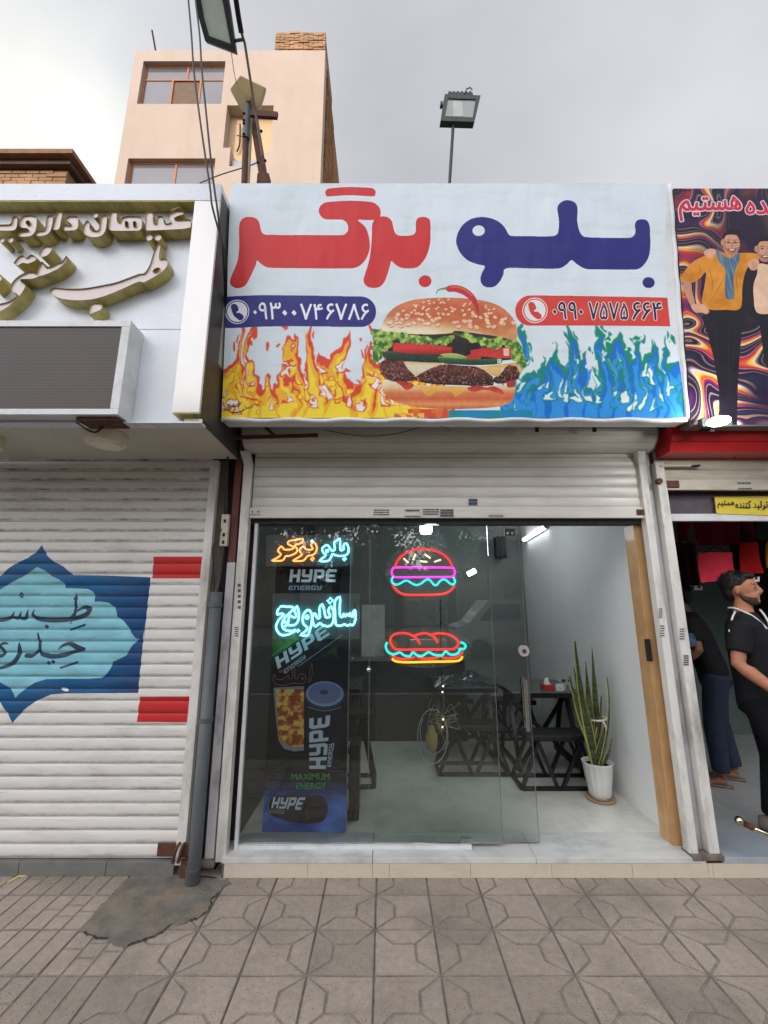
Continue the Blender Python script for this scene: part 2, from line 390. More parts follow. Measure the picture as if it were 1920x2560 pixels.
# ================================================================== ground
M_tile = mat('tile_concrete', (158, 147, 135), .85, var=.10, vs=30, dirt=.45, dcol=(104, 96, 86), ds=2.2, bump=.5, bs=260, spec=.2)
t_ = NT(M_tile); p_ = t_.N['Principled BSDF']; src = p_.inputs['Base Color'].links[0].from_socket       # dark and pale stone chips
sp = t_.ramp(t_.noise(150, 1), .66, .70); s2 = t_.ramp(t_.noise(125, 1, stretch=(1.1, .9, 1)), .68, .73)
hv = t_.n('ShaderNodeHueSaturation'); t_.L.new(t_.m('ADD', .88, t_.m('MULTIPLY', t_.n('ShaderNodeObjectInfo').outputs['Random'], .22)), hv.inputs['Value'])
stn = t_.m('MULTIPLY', t_.ramp(t_.noise(1.1, 5, rough=.6), .52, .72), .45); drk = t_.mix(stn, src, lin((112, 106, 98)))
t_.L.new(t_.mix(t_.m('MULTIPLY', s2, .5), t_.mix(t_.m('MULTIPLY', sp, .75), drk, lin((62, 57, 52))), lin((190, 182, 170))), hv.inputs['Color']); t_.put(p_.inputs['Base Color'], hv.outputs[0])
M_groove = mat('tile_groove', (138, 129, 119), .95, var=.2, vs=25, dirt=.6, dcol=(84, 77, 70), ds=6, spec=.1)
M_bed = mat('joint_sand', (98, 91, 83), .95, var=.25, vs=40)
M_conc = mat('patch_concrete', (114, 109, 102), .9, var=.26, vs=9, dirt=.8, dcol=(138, 122, 98), ds=4.5, bump=1., bs=70, spec=.15)
M_asph = mat('asphalt', (66, 66, 66), .9, var=.2, vs=60, bump=.5)
gr = tag(MB().box(-400, 400, -400, 400, -.5, -.14).build('ground', mat('earth', (120, 110, 98), .95)), kind='structure')
tag(MB().box(-200, 200, -11, -2.2, -.139, -.12).build('road', M_asph), kind='structure')
tag(MB().box(-200, 200, -2.2, -2.05, -.139, -.001).build('kerb', mat('kerb_stone', (150, 146, 138), .9)), kind='structure')
tag(MB().box(-200, 200, -16, -11, -.139, .0).build('far_pavement', mat('far_paving', (140, 132, 122), .9)), kind='structure')
PV = tag(MB().box(-60, 60, -2.05, 3.0, -.1, -.012).build('pavement', M_bed), kind='structure')
CX0 = G(938, 2324).x; TS = .304
rows = [3.002, 2.853, 2.589, 2.313, 2.04, 1.765, 1.49, 1.215]
def tile_mesh(kind, hx, hy):
    """relief of one tile: raised fields with grooves between them (centre at origin, top at z=0)"""
    b = MB(); g = .0072
    def field(pts):
        P = [((x-.5)*hx*2, (y-.5)*hy*2) for x, y in pts]; cx = sum(p[0] for p in P)/len(P); cy = sum(p[1] for p in P)/len(P); Q = []
        n = len(P); ar = sum(P[i][0]*P[(i+1) % n][1]-P[(i+1) % n][0]*P[i][1] for i in range(n)); sg = 1 if ar > 0 else -1
        for i in range(n):                                     # inset every edge by the groove half width
            a, c, d = Vector(P[i-1]), Vector(P[i]), Vector(P[(i+1) % n]); n1 = Vector((-(c-a).y, (c-a).x)).normalized()*sg; n2 = Vector((-(d-c).y, (d-c).x)).normalized()*sg
            h = n1+n2; k = g/max(.35, (1+n1.dot(n2)) / 1.0) if h.length > 1e-6 else 0
            Q.append(c+h*k)
        b.prism([(q.x, q.y, 0) for q in Q], (0, 0, -.006))
    if kind == 'petal':
        e = .34
        field([(0, 0), (e, e), (.70, e), (1, 0)]); field([(0, 0), (0, 1), (e, .70), (e, e)]); field([(1, 0), (.70, e), (e, e), (e, .70), (0, 1), (1, 1)])
    else:
        xs = [0, .34, .67, 1]; cuts = [[0, .55, 1], [0, .36, .68, 1], [0, .5, 1]] if kind == 'bars' else [[0, 1], [0, 1], [0, 1]]
        for i in range(3):
            for a, c in zip(cuts[i], cuts[i][1:]): field([(xs[i], a), (xs[i+1], a), (xs[i+1], c), (xs[i], c)])
    base = MB().box(-hx+.0015, hx-.0015, -hy+.0015, hy-.0015, -.011, -.0035)
    k = len(b.f); b.add(base.v, base.f)
    me = bpy.data.meshes.new('tile'); me.from_pydata(b.v, [], b.f); me.materials.append(M_tile); me.materials.append(M_groove)
    for i, p in enumerate(me.polygons): p.material_index = 1 if i >= k else 0
    bm = bmesh.new(); bm.from_mesh(me); bmesh.ops.recalc_face_normals(bm, faces=bm.faces); bm.to_mesh(me); bm.free(); return me
TM = {}
for j in range(len(rows)-1):
    y1, y0 = rows[j], rows[j+1]; full = y1-y0 > .2
    for i in range(-11, 12):
        xa = CX0+i*TS; hy = (y1-y0)/2
        left = i < -4
        # petals lie along every second joint: side joints alternate, two rows by two rows
        side = ((i+(1 if j in (2, 3, 6) else 0)) % 2 == 0); lower = j in (1, 3, 5)
        kind = ('bars' if (i+j) % 2 else 'strips') if left else 'petal'
        key = (kind, round(hy, 3))
        if key not in TM: TM[key] = tile_mesh(kind, TS/2, (.134 if not full else hy))
        yc = (y0+.134) if not full else (y0+y1)/2
        o = link('tile', TM[key], (xa+TS/2, yc, random.uniform(-.0018, .0008)), PV)
        if kind == 'petal': o.scale = (1 if side else -1, 1 if lower else -1, 1)
        o.rotation_euler = (random.uniform(-.004, .004), random.uniform(-.004, .004), random.uniform(-.004, .004))
pp = crop([(690, 580), (735, 600), (790, 622), (835, 648), (900, 640), (960, 668), (1010, 700), (1070, 712), (1140, 690), (1210, 668), (1275, 640), (1330, 622), (1400, 590), (1480, 520), (1560, 520), (1659, 482)], 0, 2160, 3.456) + \
     crop([(40, 470), (100, 430), (150, 370), (175, 300), (205, 275), (240, 235), (275, 190), (330, 150)], 480, 2160, 3.456) + crop([(1520, 78), (1330, 70), (1180, 115), (1080, 128), (1010, 230), (950, 290), (870, 350), (800, 430), (740, 510)], 0, 2160, 3.456)
pc = [G(x, y, .005)+Vector((random.uniform(-.006, .006), random.uniform(-.006, .006), 0)) for x, y in cr(pp, 3)]
tag(MB().prism(pc, (0, 0, -.012)).build('concrete_patch', M_conc, bev=.002), kind='structure')
CKP = bpy.data.objects['concrete_patch']; n_c = len(pc); rk = random.Random(6)
for a_c, b_c in ((2, 14), (22, 40), (44, 66), (70, 78)):
    P_ = [pc[k % n_c] for k in range(a_c, b_c)]; W_c = [rk.uniform(.002, .011) for _ in P_]
    L1 = [p+Vector((rk.uniform(-.004, .004), w_, .0015)) for p, w_ in zip(P_, W_c)]; L2 = [p+Vector((rk.uniform(-.004, .004), -w_*.4, .0015)) for p, w_ in zip(P_, W_c)]
    bb_ = MB(); m_c = len(P_); bb_.add(L1+L2, [(k, k+1, m_c+k+1, m_c+k) for k in range(m_c-1)]); bb_.build('crack', mat('crack_dark', (44, 40, 36), .95), CKP, fix=False)
st = crop([(62, 152), (165, 96), (232, 93), (230, 100), (172, 104), (75, 158)], 0, 2160, 3.456)
tag(MB().prism([G(x, y, .006) for x, y in st], (0, 0, -.004)).build('straw', mat('straw_yellow', (214, 198, 120), .7)), 'pale yellow bent straw lying on the pavement by the left shutter', 'litter')

# ================================================================== shop row
M_white = mat('white_paint', (214, 212, 206), .5, var=.05, vs=6, dirt=.8, dcol=(112, 102, 88), ds=5, dst=(1, 1, .35), spec=.4)
M_frame = mat('white_aluminium', (214, 216, 216), .35, var=.04, dirt=.35, dcol=(130, 124, 114), ds=6)
M_gplate = mat('grey_steel_plate', (178, 176, 178), .55, var=.14, vs=4, dirt=.9, dcol=(72, 62, 54), ds=4.2, dst=(1, 1, .5), bump=.2, bs=20)
M_dark = mat('dark_void', (38, 34, 31), .9, var=.25, vs=8)
M_rust = mat('rusty_steel', (92, 58, 42), .8, var=.3, vs=22, dirt=.7, dcol=(46, 34, 28), ds=12, bump=.4, bs=90)
M_red = mat('red_oxide_paint', (104, 58, 52), .6, var=.2, vs=6, dirt=.7, dcol=(60, 44, 38), ds=5)
M_wall = mat('interior_plaster', (224, 226, 224), .6, var=.04, vs=3, dirt=.15, dcol=(170, 168, 160), ds=1.2)
M_timber = mat('varnished_timber', (190, 150, 104), .42, var=.18, vs=5, dirt=.75, dcol=(160, 116, 72), ds=5, dst=(3, 3, .25), coat=.2)
M_marble = mat('grey_marble', (202, 202, 198), .35, var=.06, vs=6, dirt=.65, dcol=(128, 132, 136), ds=3.2, dst=(1, 2.2, 1), bump=.05)
M_riser = mat('beige_stone', (200, 189, 171), .6, var=.05, vs=5, dirt=.4, dcol=(150, 134, 112), ds=5, bump=.1)
M_floor = mat('shop_floor_tile', (214, 213, 205), .22, var=.05, vs=3, dirt=.6, dcol=(140, 138, 130), ds=1.7, spec=.5)
M_black = mat('black_metal', (24, 25, 27), .4, var=.1, spec=.4)
M_steel = mat('brushed_steel', (206, 204, 198), .2, metal=1., var=.02, vs=3)
M_glass = glassmat('window_glass', (.95, .985, .972), 1.4)
M_glassd = glassmat('door_glass', (.955, .985, .975), 1.0)
M_galv = mat('grey_pipe_paint', (80, 85, 88), .5, var=.12, vs=9, dirt=.5, dcol=(66, 62, 58), ds=6, dst=(1, 1, .3))

ZF = .111
BS = thing('burger_shop', 'small glass fronted burger shop with a timber jamb and marble doorstep', 'shop', (.45, 3.2, 0))
MB().box(-1.03, 1.99, 3.30, 6.2, 0, .1095).build('floor', M_floor, BS)
MB().box(-1.03, 1.99, 5.9, 6.0, .11, 2.95).build('back_wall', mat('grey_green_wall', (128, 132, 130), .6, var=.06, vs=3, dirt=.3), BS)
MB().box(1.93, 2.0, 3.2, 5.9, .11, 2.95).build('side_wall', M_wall, BS)
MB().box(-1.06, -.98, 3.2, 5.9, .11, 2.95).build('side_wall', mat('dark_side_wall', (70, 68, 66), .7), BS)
MB().box(-1.06, 2.0, 3.1, 6.0, 2.951, 3.05).build('ceiling', mat('ceiling_white', (190, 190, 188), .7), BS)
MB().box(-1.06, 2.0, 3.093, 3.2, 2.223, 2.95).build('lintel', mat('lintel_grey', (70, 70, 70), .8), BS)
MB().box(-1.3, 2.1, 2.95, 6.0, 3.051, 4.35).build('upper_wall', mat('rough_block_wall', (120, 108, 96), .9), BS)
ds_ = MB().box(-1.0, 1.99, 3.012, 3.30, 0, .078).build('doorstep', M_bed, BS)
for a, b in ((-1.0, -.072), (-.069, .937), (.940, 1.985)):
    MB().box(a, b, 3.003, 3.297, .0785, ZF+random.uniform(-.0006, .0004)).build('slab', M_marble, ds_, bev=.003)
px = [(-.985), -.47, -.072, .032, .531, 1.03, 1.525, 1.99]
for a, b in zip(px, px[1:]): MB().box(a+.0012, b-.0012, 3.004+random.uniform(0, .002), 3.012, .001, .0778).build('riser_tile', M_riser, ds_)
# shop glass: two fixed panes and the door pushed open behind the second one
def pane(name, x0, x1, y, z0, z1, m, th=.008): return MB().box(x0, x1, y, y+th, z0, z1).build(name, m, BS)
pane('glass_pane', -.93, -.105, 3.11, .135, 2.2225, M_glass); pane('glass_pane', -.101, .765, 3.11, .135, 2.2225, M_glass)
dr = pane('glass_door', -.06, 1.01, 3.150, .118, 2.2225, M_glassd)
M_edge = mat('glass_edge', (104, 124, 118), .2, spec=.6)
for x, y in ((-.1042, 3.1095), (.7655, 3.1095)): MB().box(x, x+.0028, y, y+.009, .135, 2.2225).build('pane_edge', M_edge, BS)
MB().box(1.0105, 1.0135, 3.1495, 3.1585, .118, 2.2225).build('door_edge', M_edge, dr)
hb = F(1312, 1770, 3.13)
hd = MB().tube([(.972, 3.105, 1.13), (.972, 3.105, .80)], .014, 14).tube([(.972, 3.105, 1.07), (.972, 3.15, 1.07)], .008, 8).tube([(.972, 3.105, .86), (.972, 3.15, .86)], .008, 8).tube([(.985, 3.21, 1.13), (.985, 3.21, .80)], .014, 14).tube([(.985, 3.21, 1.07), (.985, 3.158, 1.07)], .008, 8).tube([(.985, 3.21, .86), (.985, 3.158, .86)], .008, 8).build('handle', M_steel, dr, smooth=False)
hd.location.z += .0
lk = F(1309, 1627, 3.14)
MB().tube([(lk.x, 3.128, lk.z), (lk.x, 3.150, lk.z)], .038, 24).build('lock', mat('satin_lock', (158, 156, 150), .3), dr); MB().tube([(lk.x, 3.122, lk.z), (lk.x, 3.128, lk.z)], .014, 14).build('lock_barrel', mat('lock_brass', (110, 100, 84), .4, metal=1), dr)
for px_, py_ in ((937, 1318), (1273, 1322)):
    q = F(px_, py_, 3.105)
    cl = MB().box(q.x-.038, q.x+.038, 3.098, 3.109, q.z-.05, q.z+.0).build('glass_clamp', M_black, BS)
    for d in (-.017, .017): MB().tube([(q.x+d, 3.094, q.z-.034), (q.x+d, 3.098, q.z-.034)], .009, 10).build('screw', M_steel, cl)
q = F(922, 1674, 3.1); MB().ball((q.x, 3.095, q.z), .018, n=8).build('knob', M_steel, BS, smooth=True)
MB().box(-.955, -.932, 3.085, 3.125, ZF, 2.2225).build('window_frame', M_frame, BS)
MB().box(-.93, .56, 3.085, 3.13, ZF+.0005, .134).build('bottom_rail', M_frame, BS, bev=.002)
MB().box(.50, .57, 3.133, 3.165, ZF+.0005, .15).build('floor_guide', mat('guide_plastic', (190, 200, 196), .4), BS, bev=.004)
tj = MB().box(1.868, 1.949, 3.13, 3.26, ZF, 2.223).build('timber_jamb', M_timber, BS, bev=.003)
q = F(1621, 1625, 3.125); MB().box(q.x-.02, q.x+.02, 3.120, 3.13, q.z-.075, q.z+.075).build('latch_plate', mat('latch_black', (34, 28, 22), .5), tj, bev=.004)

# pillars between the shops
PL = thing('left_pillar', 'dirty steel clad pillar between the closed shutter and the glass front', 'pillar', (-1.15, 3.1, 0))
PL['label'] = 'dirty steel clad pillar between the closed shutter and the glass front'; PL.name = 'steel_pillar'; WP[PL.name] = Vector((-1.15, 3.1, 0))
MB().box(-1.25, -1.065, 3.095, 3.3, 0, 2.95).build('backing', M_dark, PL)
MB().box(-1.115, -1.066, 3.035, 3.094, 1.93, 2.95).build('steel_column', M_red, PL)
MB().box(-1.118, -1.060, 3.03, 3.094, .09, 1.93).build('steel_plate', M_gplate, PL, bev=.004)
MB().box(-1.13, -1.045, 2.995, 3.09, .055, .0895).build('foot_plate', mat('cement_crusted_steel', (112, 102, 92), .85, var=.3, vs=18, dirt=.8, dcol=(58, 48, 42), ds=14, bump=.6, bs=60), PL, bev=.006)
MB().box(-1.245, -1.18, 3.06, 3.094, 0, 2.7).build('steel_plate', mat('brown_grey_steel', (88, 78, 66), .8, var=.2, dirt=.6, ds=4), PL)
PR = thing('steel_pillar', 'narrow grey blue steel strip between the open timber jamb and the clothes shop', 'pillar', (2.0, 3.08, 0))
MB().box(1.958, 2.019, 3.075, 3.3, ZF, 2.95).build('steel_plate', M_gplate, PR)
MB().box(1.90, 2.1, 3.0, 3.10, ZF-.02, ZF+.012).build('foot_plate', mat('cement_crusted_steel', (112, 102, 92)), PR, bev=.006)
DP = thing('drainpipe', 'dark grey downpipe standing on the broken concrete beside the closed shutter', 'pipe', (-1.148, 2.955, 0))
MB().tube([(-1.148, 2.955, 0), (-1.148, 2.955, .06), (-1.148, 2.955, 1.72)], .039, 18).build('pipe', M_galv, DP, smooth=True)
MB().tube([(-1.15, 2.955, .0), (-1.15, 2.94, .09)], [.043, .041], 14).build('shoe', M_galv, DP)
for z in (.9, 1.62): MB().tube([(-1.148, 2.955, z), (-1.148, 2.955, z+.025)], .043, 16).build('clip', M_galv, DP)
CD = thing('cable_conduit', 'pale perforated metal conduit with a black cable above the grey downpipe', 'conduit', (-1.13, 2.98, 1.7))
q0 = F(563, 1285, 2.98); q1 = F(566, 1365, 2.98)
MB().box(q0.x-.026, q0.x+.026, 2.985, 3.02, q1.z, q0.z).build('cover', mat('aged_ivory_metal', (190, 182, 164), .5, dirt=.5, ds=9), CD, bev=.003)
for k in (.12, .35, .78): MB().box(q0.x-.008, q0.x+.008, 2.981, 2.985, q1.z+(q0.z-q1.z)*k-.012, q1.z+(q0.z-q1.z)*k+.012).build('slot', M_dark, CD)
MB().tube(cr([(q0.x, 3.0, q1.z), (q0.x-.005, 2.99, q1.z-.2), (-1.146, 2.96, 1.74), (-1.148, 2.955, 1.70)], 4, False), .012, 8).build('cable', M_black, CD)
MB().tube(cr([(q0.x-.015, 2.99, q0.z-.1), (q0.x-.06, 2.96, q0.z-.25), (-1.17, 2.97, 1.76), (-1.19, 2.98, 1.62)], 4, False), .004, 6).build('cable', M_black, CD)

# ------------------------------------------------------------------ roller shutters
def slat(name, x0, x1, y, z0, z1, m, parent, bulge=.012):
    """one curled lath: convex face, tucked lower edge"""
    h = z1-z0; pr = [(0, .0), (.0, .003), (-bulge*.55, .10*h), (-bulge*.95, .28*h), (-bulge, .5*h), (-bulge*.85, .75*h), (-bulge*.45, .93*h), (-.001, .985*h), (.004, .999*h)]
    b = MB(); n = len(pr); vs = [(x, y+d, z0+z) for x in (x0, x1) for d, z in pr]+[(x, y+.012, z0+z) for x in (x0, x1) for z in (0, h*.999)]
    b.add(vs, [(i, i+1, n+i+1, n+i) for i in range(n-1)])
    o = b.build(name, m, parent, fix=False); o.data.polygons.foreach_set('use_smooth', [True]*len(o.data.polygons)); return o
# the painted emblem on the closed shutter (drawn in the plane of the slats)
SP_ = VP(3.045); ra = Ras(SP_, -3.1, -1.28, .07, 2.85, 1500, (214, 211, 206))
R6 = lambda pts: crop(pts, 0, 1040, 2.592); R7 = lambda pts: crop(pts, 0, 1560, 2.592)
navy = R6([(-700, 1040), (-200, 1040), (0, 1035), (50, 990), (100, 955), (180, 920), (225, 885), (250, 862), (270, 836), (285, 868), (305, 905), (350, 945), (410, 975), (450, 1010), (472, 1030), (700, 1034), (975, 1045), (930, 1452)])+R7([(935, 0), (915, 220), (893, 447), (650, 449), (420, 450), (330, 457), (230, 500), (150, 560), (110, 605), (78, 642), (50, 590), (20, 540), (0, 510), (-150, 455), (-700, 450)])
def navyc(X, Y):
    f = np.clip((X-900)/500., 0, 1)[..., None]; n = fbm(X/160, Y/60, 4, 3)[..., None]
    return np.array((16, 84, 132))*(1-f)+np.array((26, 52, 98))*f+(n-.5)*26
ra.poly(navy, navyc)
cy = R6([(-700, 1200), (-300, 1130), (0, 1125), (60, 1085), (140, 1045), (200, 1005), (240, 978), (290, 1000), (330, 1035), (380, 1058), (415, 1085), (425, 1115), (500, 1117), (570, 1121), (605, 1140), (614, 1170), (612, 1203), (650, 1202), (705, 1210), (742, 1240), (757, 1275), (757, 1302), (800, 1328), (830, 1365), (850, 1405), (875, 1435), (908, 1452)])+R7([(880, 62), (905, 97), (862, 130), (835, 170), (815, 205), (780, 222), (730, 246), (715, 290), (690, 325), (655, 350), (560, 356), (420, 355), (300, 357), (225, 380), (165, 418), (120, 455), (97, 480), (85, 450), (55, 410), (0, 378), (-300, 350), (-700, 350)])
def cyc(X, Y): n = fbm(X/120, Y/40, 4, 9)[..., None]; f = np.clip((Y-1000)/900., 0, 1)[..., None]; return np.array((128, 190, 204))*(1-f)+np.array((134, 198, 206))*f+(n-.5)*30
ra.poly(cy, cyc)
ra.poly(R6([(995, 911), (1330, 911), (1325, 1053), (985, 1053)]), (192, 44, 46)); ra.poly(R7([(905, 471), (1240, 470), (1230, 637), (885, 636)]), (192, 44, 46))
ra.poly(R7(cr([(390, 420), (410, 412), (440, 428), (432, 438), (405, 432)], 3)), (222, 222, 222))
ink = (34, 58, 82); k6 = lambda pts, w: ra.stroke(R6(pts), [v*.0013 for v in w], ink); k7 = lambda pts, w: ra.stroke(R7(pts), [v*.0013 for v in w], ink)
k6([(490, 1150), (491, 1200), (487, 1260), (480, 1302)], [3, 14, 16, 12]); ra.poly(R6([(490, 1150), (505, 1185), (490, 1203), (474, 1185)]), ink)
k6([(455, 1306), (500, 1262), (545, 1240), (578, 1250), (562, 1282), (500, 1308), (420, 1320), (330, 1322), (250, 1314), (212, 1290), (220, 1255)], [10, 12, 20, 26, 26, 24, 26, 26, 22, 16, 4])
ra.poly(R6([(300, 1350), (318, 1365), (302, 1382), (286, 1365)]), ink); k6([(452, 1386), (548, 1354)], [10, 12]); k6([(455, 1345), (470, 1315)], [6, 4])
k6([(120, 1165), (138, 1145), (142, 1165), (128, 1172), (150, 1178)], [6, 8, 8, 6, 4])
k6([(-60, 1325), (20, 1320), (70, 1305), (90, 1270)], [18, 22, 18, 6]); k6([(85, 1305), (120, 1308), (135, 1270)], [14, 18, 6]); k6([(130, 1310), (165, 1308), (180, 1255)], [14, 20, 5])
k7([(545, 162), (500, 152), (450, 128), (405, 140), (375, 168)], [14, 26, 20, 14, 4]); k7([(540, 168), (480, 180), (420, 200), (350, 210), (300, 204), (262, 188), (255, 120), (245, 60)], [14, 18, 24, 24, 22, 16, 16, 8])
k7([(168, 204), (205, 205), (240, 180), (262, 150)], [22, 22, 14, 6]); k7([(120, 125), (124, 170), (110, 220), (70, 260), (0, 285), (-50, 290)], [8, 24, 26, 22, 16, 8]); k7([(392, 284), (500, 248)], [10, 12])
for a, b in ((312, 253), (342, 246)): ra.poly(R7([(a, b-15), (a+16, b), (a, b+15), (a-16, b)]), ink)
k7([(48, 128), (15, 126), (0, 145), (25, 175), (10, 205), (-60, 210)], [6, 16, 14, 16, 20, 16]); ra.poly(R7([(300, 2), (316, 14), (302, 30), (286, 16)]), ink)
z0s, pitch = .083, (2.770-.083)/35
M_slatL = imgmat('painted_shutter_slat', ra.done('emblem'), .5, dirt=.35, pos=(-3.1, -1.28, .07, 2.85), seam=(z0s, pitch, .5))
SL = thing('roller_shutter', 'closed white roller shutter with a painted blue emblem and red blocks', 'roller shutter', (-2.2, 3.05, 0), 'roller shutters of the shop row')
for k in range(35): slat('slat', -3.6, -1.292, 3.055+random.uniform(-.0016, .0016), z0s+k*pitch, z0s+(k+1)*pitch-.0012, M_slatL, SL, .0085)
MB().box(-3.6, -1.24, 3.075, 3.10, .07, 2.9).build('backing', M_dark, SL)
MB().box(-1.296, -1.236, 3.018, 3.07, .06, 2.69).build('guide_rail', M_white, SL, bev=.003)
for a, b in ((-3.6, -2.26), (-2.257, -1.72), (-1.717, -1.3)): MB().box(a, b, 3.022, 3.09, .0, .076).build('plinth_stone', mat('grey_plinth', (112, 112, 108), .8, var=.12, dirt=.5, ds=4), SL, bev=.003)
LK = thing('hasp_lock', 'rusty hasp and padlock at the bottom corner of the closed shutter', 'lock', (-1.36, 3.0, .1))
lp = F(440, 2126, 3.02)
MB().box(lp.x-.12, lp.x+.0, 3.022, 3.034, lp.z-.035, lp.z+.038).build('hasp_plate', M_rust, LK, bev=.006)
MB().tube(cr([(lp.x-.01, 3.02, lp.z-.03), (lp.x+.0, 2.985, lp.z-.045), (lp.x+.018, 2.985, lp.z+.03), (lp.x+.02, 3.02, lp.z+.04)], 5, False), .009, 8).build('staple', M_rust, LK)
MB().tube(cr([(lp.x+.03, 3.02, lp.z-.03), (lp.x+.035, 2.985, lp.z-.045), (lp.x+.05, 2.985, lp.z+.03), (lp.x+.055, 3.02, lp.z+.04)], 5, False), .009, 8).build('staple', M_rust, LK)
MB().box(lp.x+.04, lp.x+.135, 3.004, 3.016, lp.z-.03, lp.z+.045).build('hasp_plate', M_rust, LK, bev=.006)
MB().box(lp.x+.05, lp.x+.10, 2.99, 3.02, 0.0, lp.z-.04).build('steel_stub', M_rust, LK)
# half raised shutter of the burger shop
M_slatC = mat('ivory_shutter_slat', (204, 200, 192), .38, var=.04, vs=4, dirt=.35, dcol=(140, 132, 120), ds=2.4, dst=(1, 1, 7), spec=.5)
SCn = thing('roller_shutter', 'raised ivory roller shutter rolled up above the shop glass', 'roller shutter', (.45, 3.05, 2.25), 'roller shutters of the shop row')
zs = [2.337, 2.416, 2.496, 2.574, 2.652, 2.729, 2.806]
for a, b in zip(zs, zs[1:]): slat('slat', -.975, 1.915, 3.06, a, b-.001, M_slatC, SCn, .006)
bb = MB().box(-.985, 1.918, 3.040, 3.074, 2.255, 2.335).build('bottom_bar', M_slatC, SCn, bev=.004)
rl = MB()
for k in range(9):                                  # laths wound on the drum
    a0 = math.radians(150+k*24); a1 = a0+math.radians(23.4); cy_, cz_, R = 3.03, 2.885, .135
    vs = []
    for a in (a0, (a0+a1)/2, a1): vs += [(x, cy_+R*math.cos(a)*1.0, cz_+R*math.sin(a)) for x in (-1.03, 1.985)]
    MB().add(vs, [(0, 1, 3, 2), (2, 3, 5, 4)]).build('rolled_slat', M_slatC, SCn, fix=False)
MB().tube([(-1.0, 3.03, 2.885), (1.95, 3.03, 2.885)], .128, 24).build('drum', M_dark, SCn)
for x in (-1.036, 1.988): MB().tube([(x, 3.03, 2.885), (x+.005, 3.03, 2.885)], .14, 24).build('end_plate', M_gplate, SCn)
for x0, x1 in ((-1.048, -.985), (1.903, 1.957)):
    g_ = MB().box(x0, x1, 3.022, 3.085, ZF+.002 if x0 > 0 else .075, 2.66).build('guide_rail', M_white, SCn, bev=.004)
    MB().hexa([(x0+.0, 3.022, 2.66), (x1, 3.022, 2.66), (x1, 3.085, 2.66), (x0, 3.085, 2.66), (x0-.02, 2.98, 2.75), (x1-.02, 2.98, 2.75), (x1-.02, 3.04, 2.75), (x0-.02, 3.04, 2.75)]).build('rail_mouth', M_white, g_)
for x, m_ in ((-.95, mat('latch_white', (196, 196, 192), .4)), (1.885, M_rust)):
    lt = MB().box(x-.035, x+.045, 3.030, 3.040, 2.278, 2.318).build('bar_latch', m_, SCn, bev=.006)
    for dx in (-.012, .03): MB().tube([(x+dx, 3.026, 2.298), (x+dx, 3.030, 2.298)], .006, 8).build('bolt', M_dark, lt)
# small stickers on the bar and slats, with their lines of print
M_stk = mat('sticker_grey', (176, 174, 170), .6); M_ink = mat('sticker_ink', (52, 52, 54), .7); M_stb = mat('sticker_blue', (96, 120, 140), .6)
bp = VP(3.0385)
def sticker(x0, y0, x1, y1, pl, par, m=M_stk, rows_=3, seed=0, frame=False):
    r = random.Random(seed); o = plate('sticker', m, pl, [(x0, y0), (x1, y0), (x1, y1), (x0, y1)], .0004, .0012, par)
    b = MB()
    for k in range(rows_):
        ya = y0+(y1-y0)*(k+.22)/rows_; yb = y0+(y1-y0)*(k+.8)/rows_; x = x0+(x1-x0)*.06
        while x < x1-(x1-x0)*.1:
            w_ = (x1-x0)*r.uniform(.04, .16); q = [(x, ya), (min(x+w_, x1-1), ya), (min(x+w_, x1-1), yb), (x, yb)]
            b.prism([pl.pt(*pl.ab(*p), .0018) for p in q], (0, .0003, 0)); x += w_+(x1-x0)*.025
    b.build('print', M_ink, o)
R8 = lambda x, y: (540+x/2.592, 1040+y/2.592)
for i, (a, b, c, d, m_) in enumerate(((1015, 604, 1128, 645, M_white), (1222, 603, 1325, 622, M_stk), (1220, 644, 1327, 655, M_stk), (1337, 600, 1447, 643, M_stk), (1452, 604, 1540, 654, mat('sticker_dark', (128, 126, 124), .6)))):
    (xa, ya), (xb, yb) = R8(a, b), R8(c, d); sticker(xa, ya, xb, yb, bp, bb, m_, 3 if d-b > 25 else 1, i)
for i, (a, b, c, d, m_) in enumerate(((185, 536, 243, 578, M_stb), (312, 640, 414, 654, M_stk))):
    xa, ya, xb, yb = 1100+a/2.592, 1040+b/2.592, 1100+c/2.592, 1040+d/2.592; sticker(xa, ya, xb, yb, VP(3.05) if i == 0 else bp, bb, m_, 2, i+20)
gp_ = VP(3.021)
for i, (x0, y0, x1, y1, par) in enumerate(((594, 1456, 603, 1525, SCn), (586, 1566, 597, 1592, SCn), (1646, 1520, 1656, 1545, SCn), (1648, 1562, 1662, 1592, SCn))):
    gpl = [o for o in SCn.children if o.name.startswith('guide_rail')][0 if x0 < 900 else 1]
    sticker(x0, y0, x1, y1, gp_, gpl, M_white, 5, i+40)
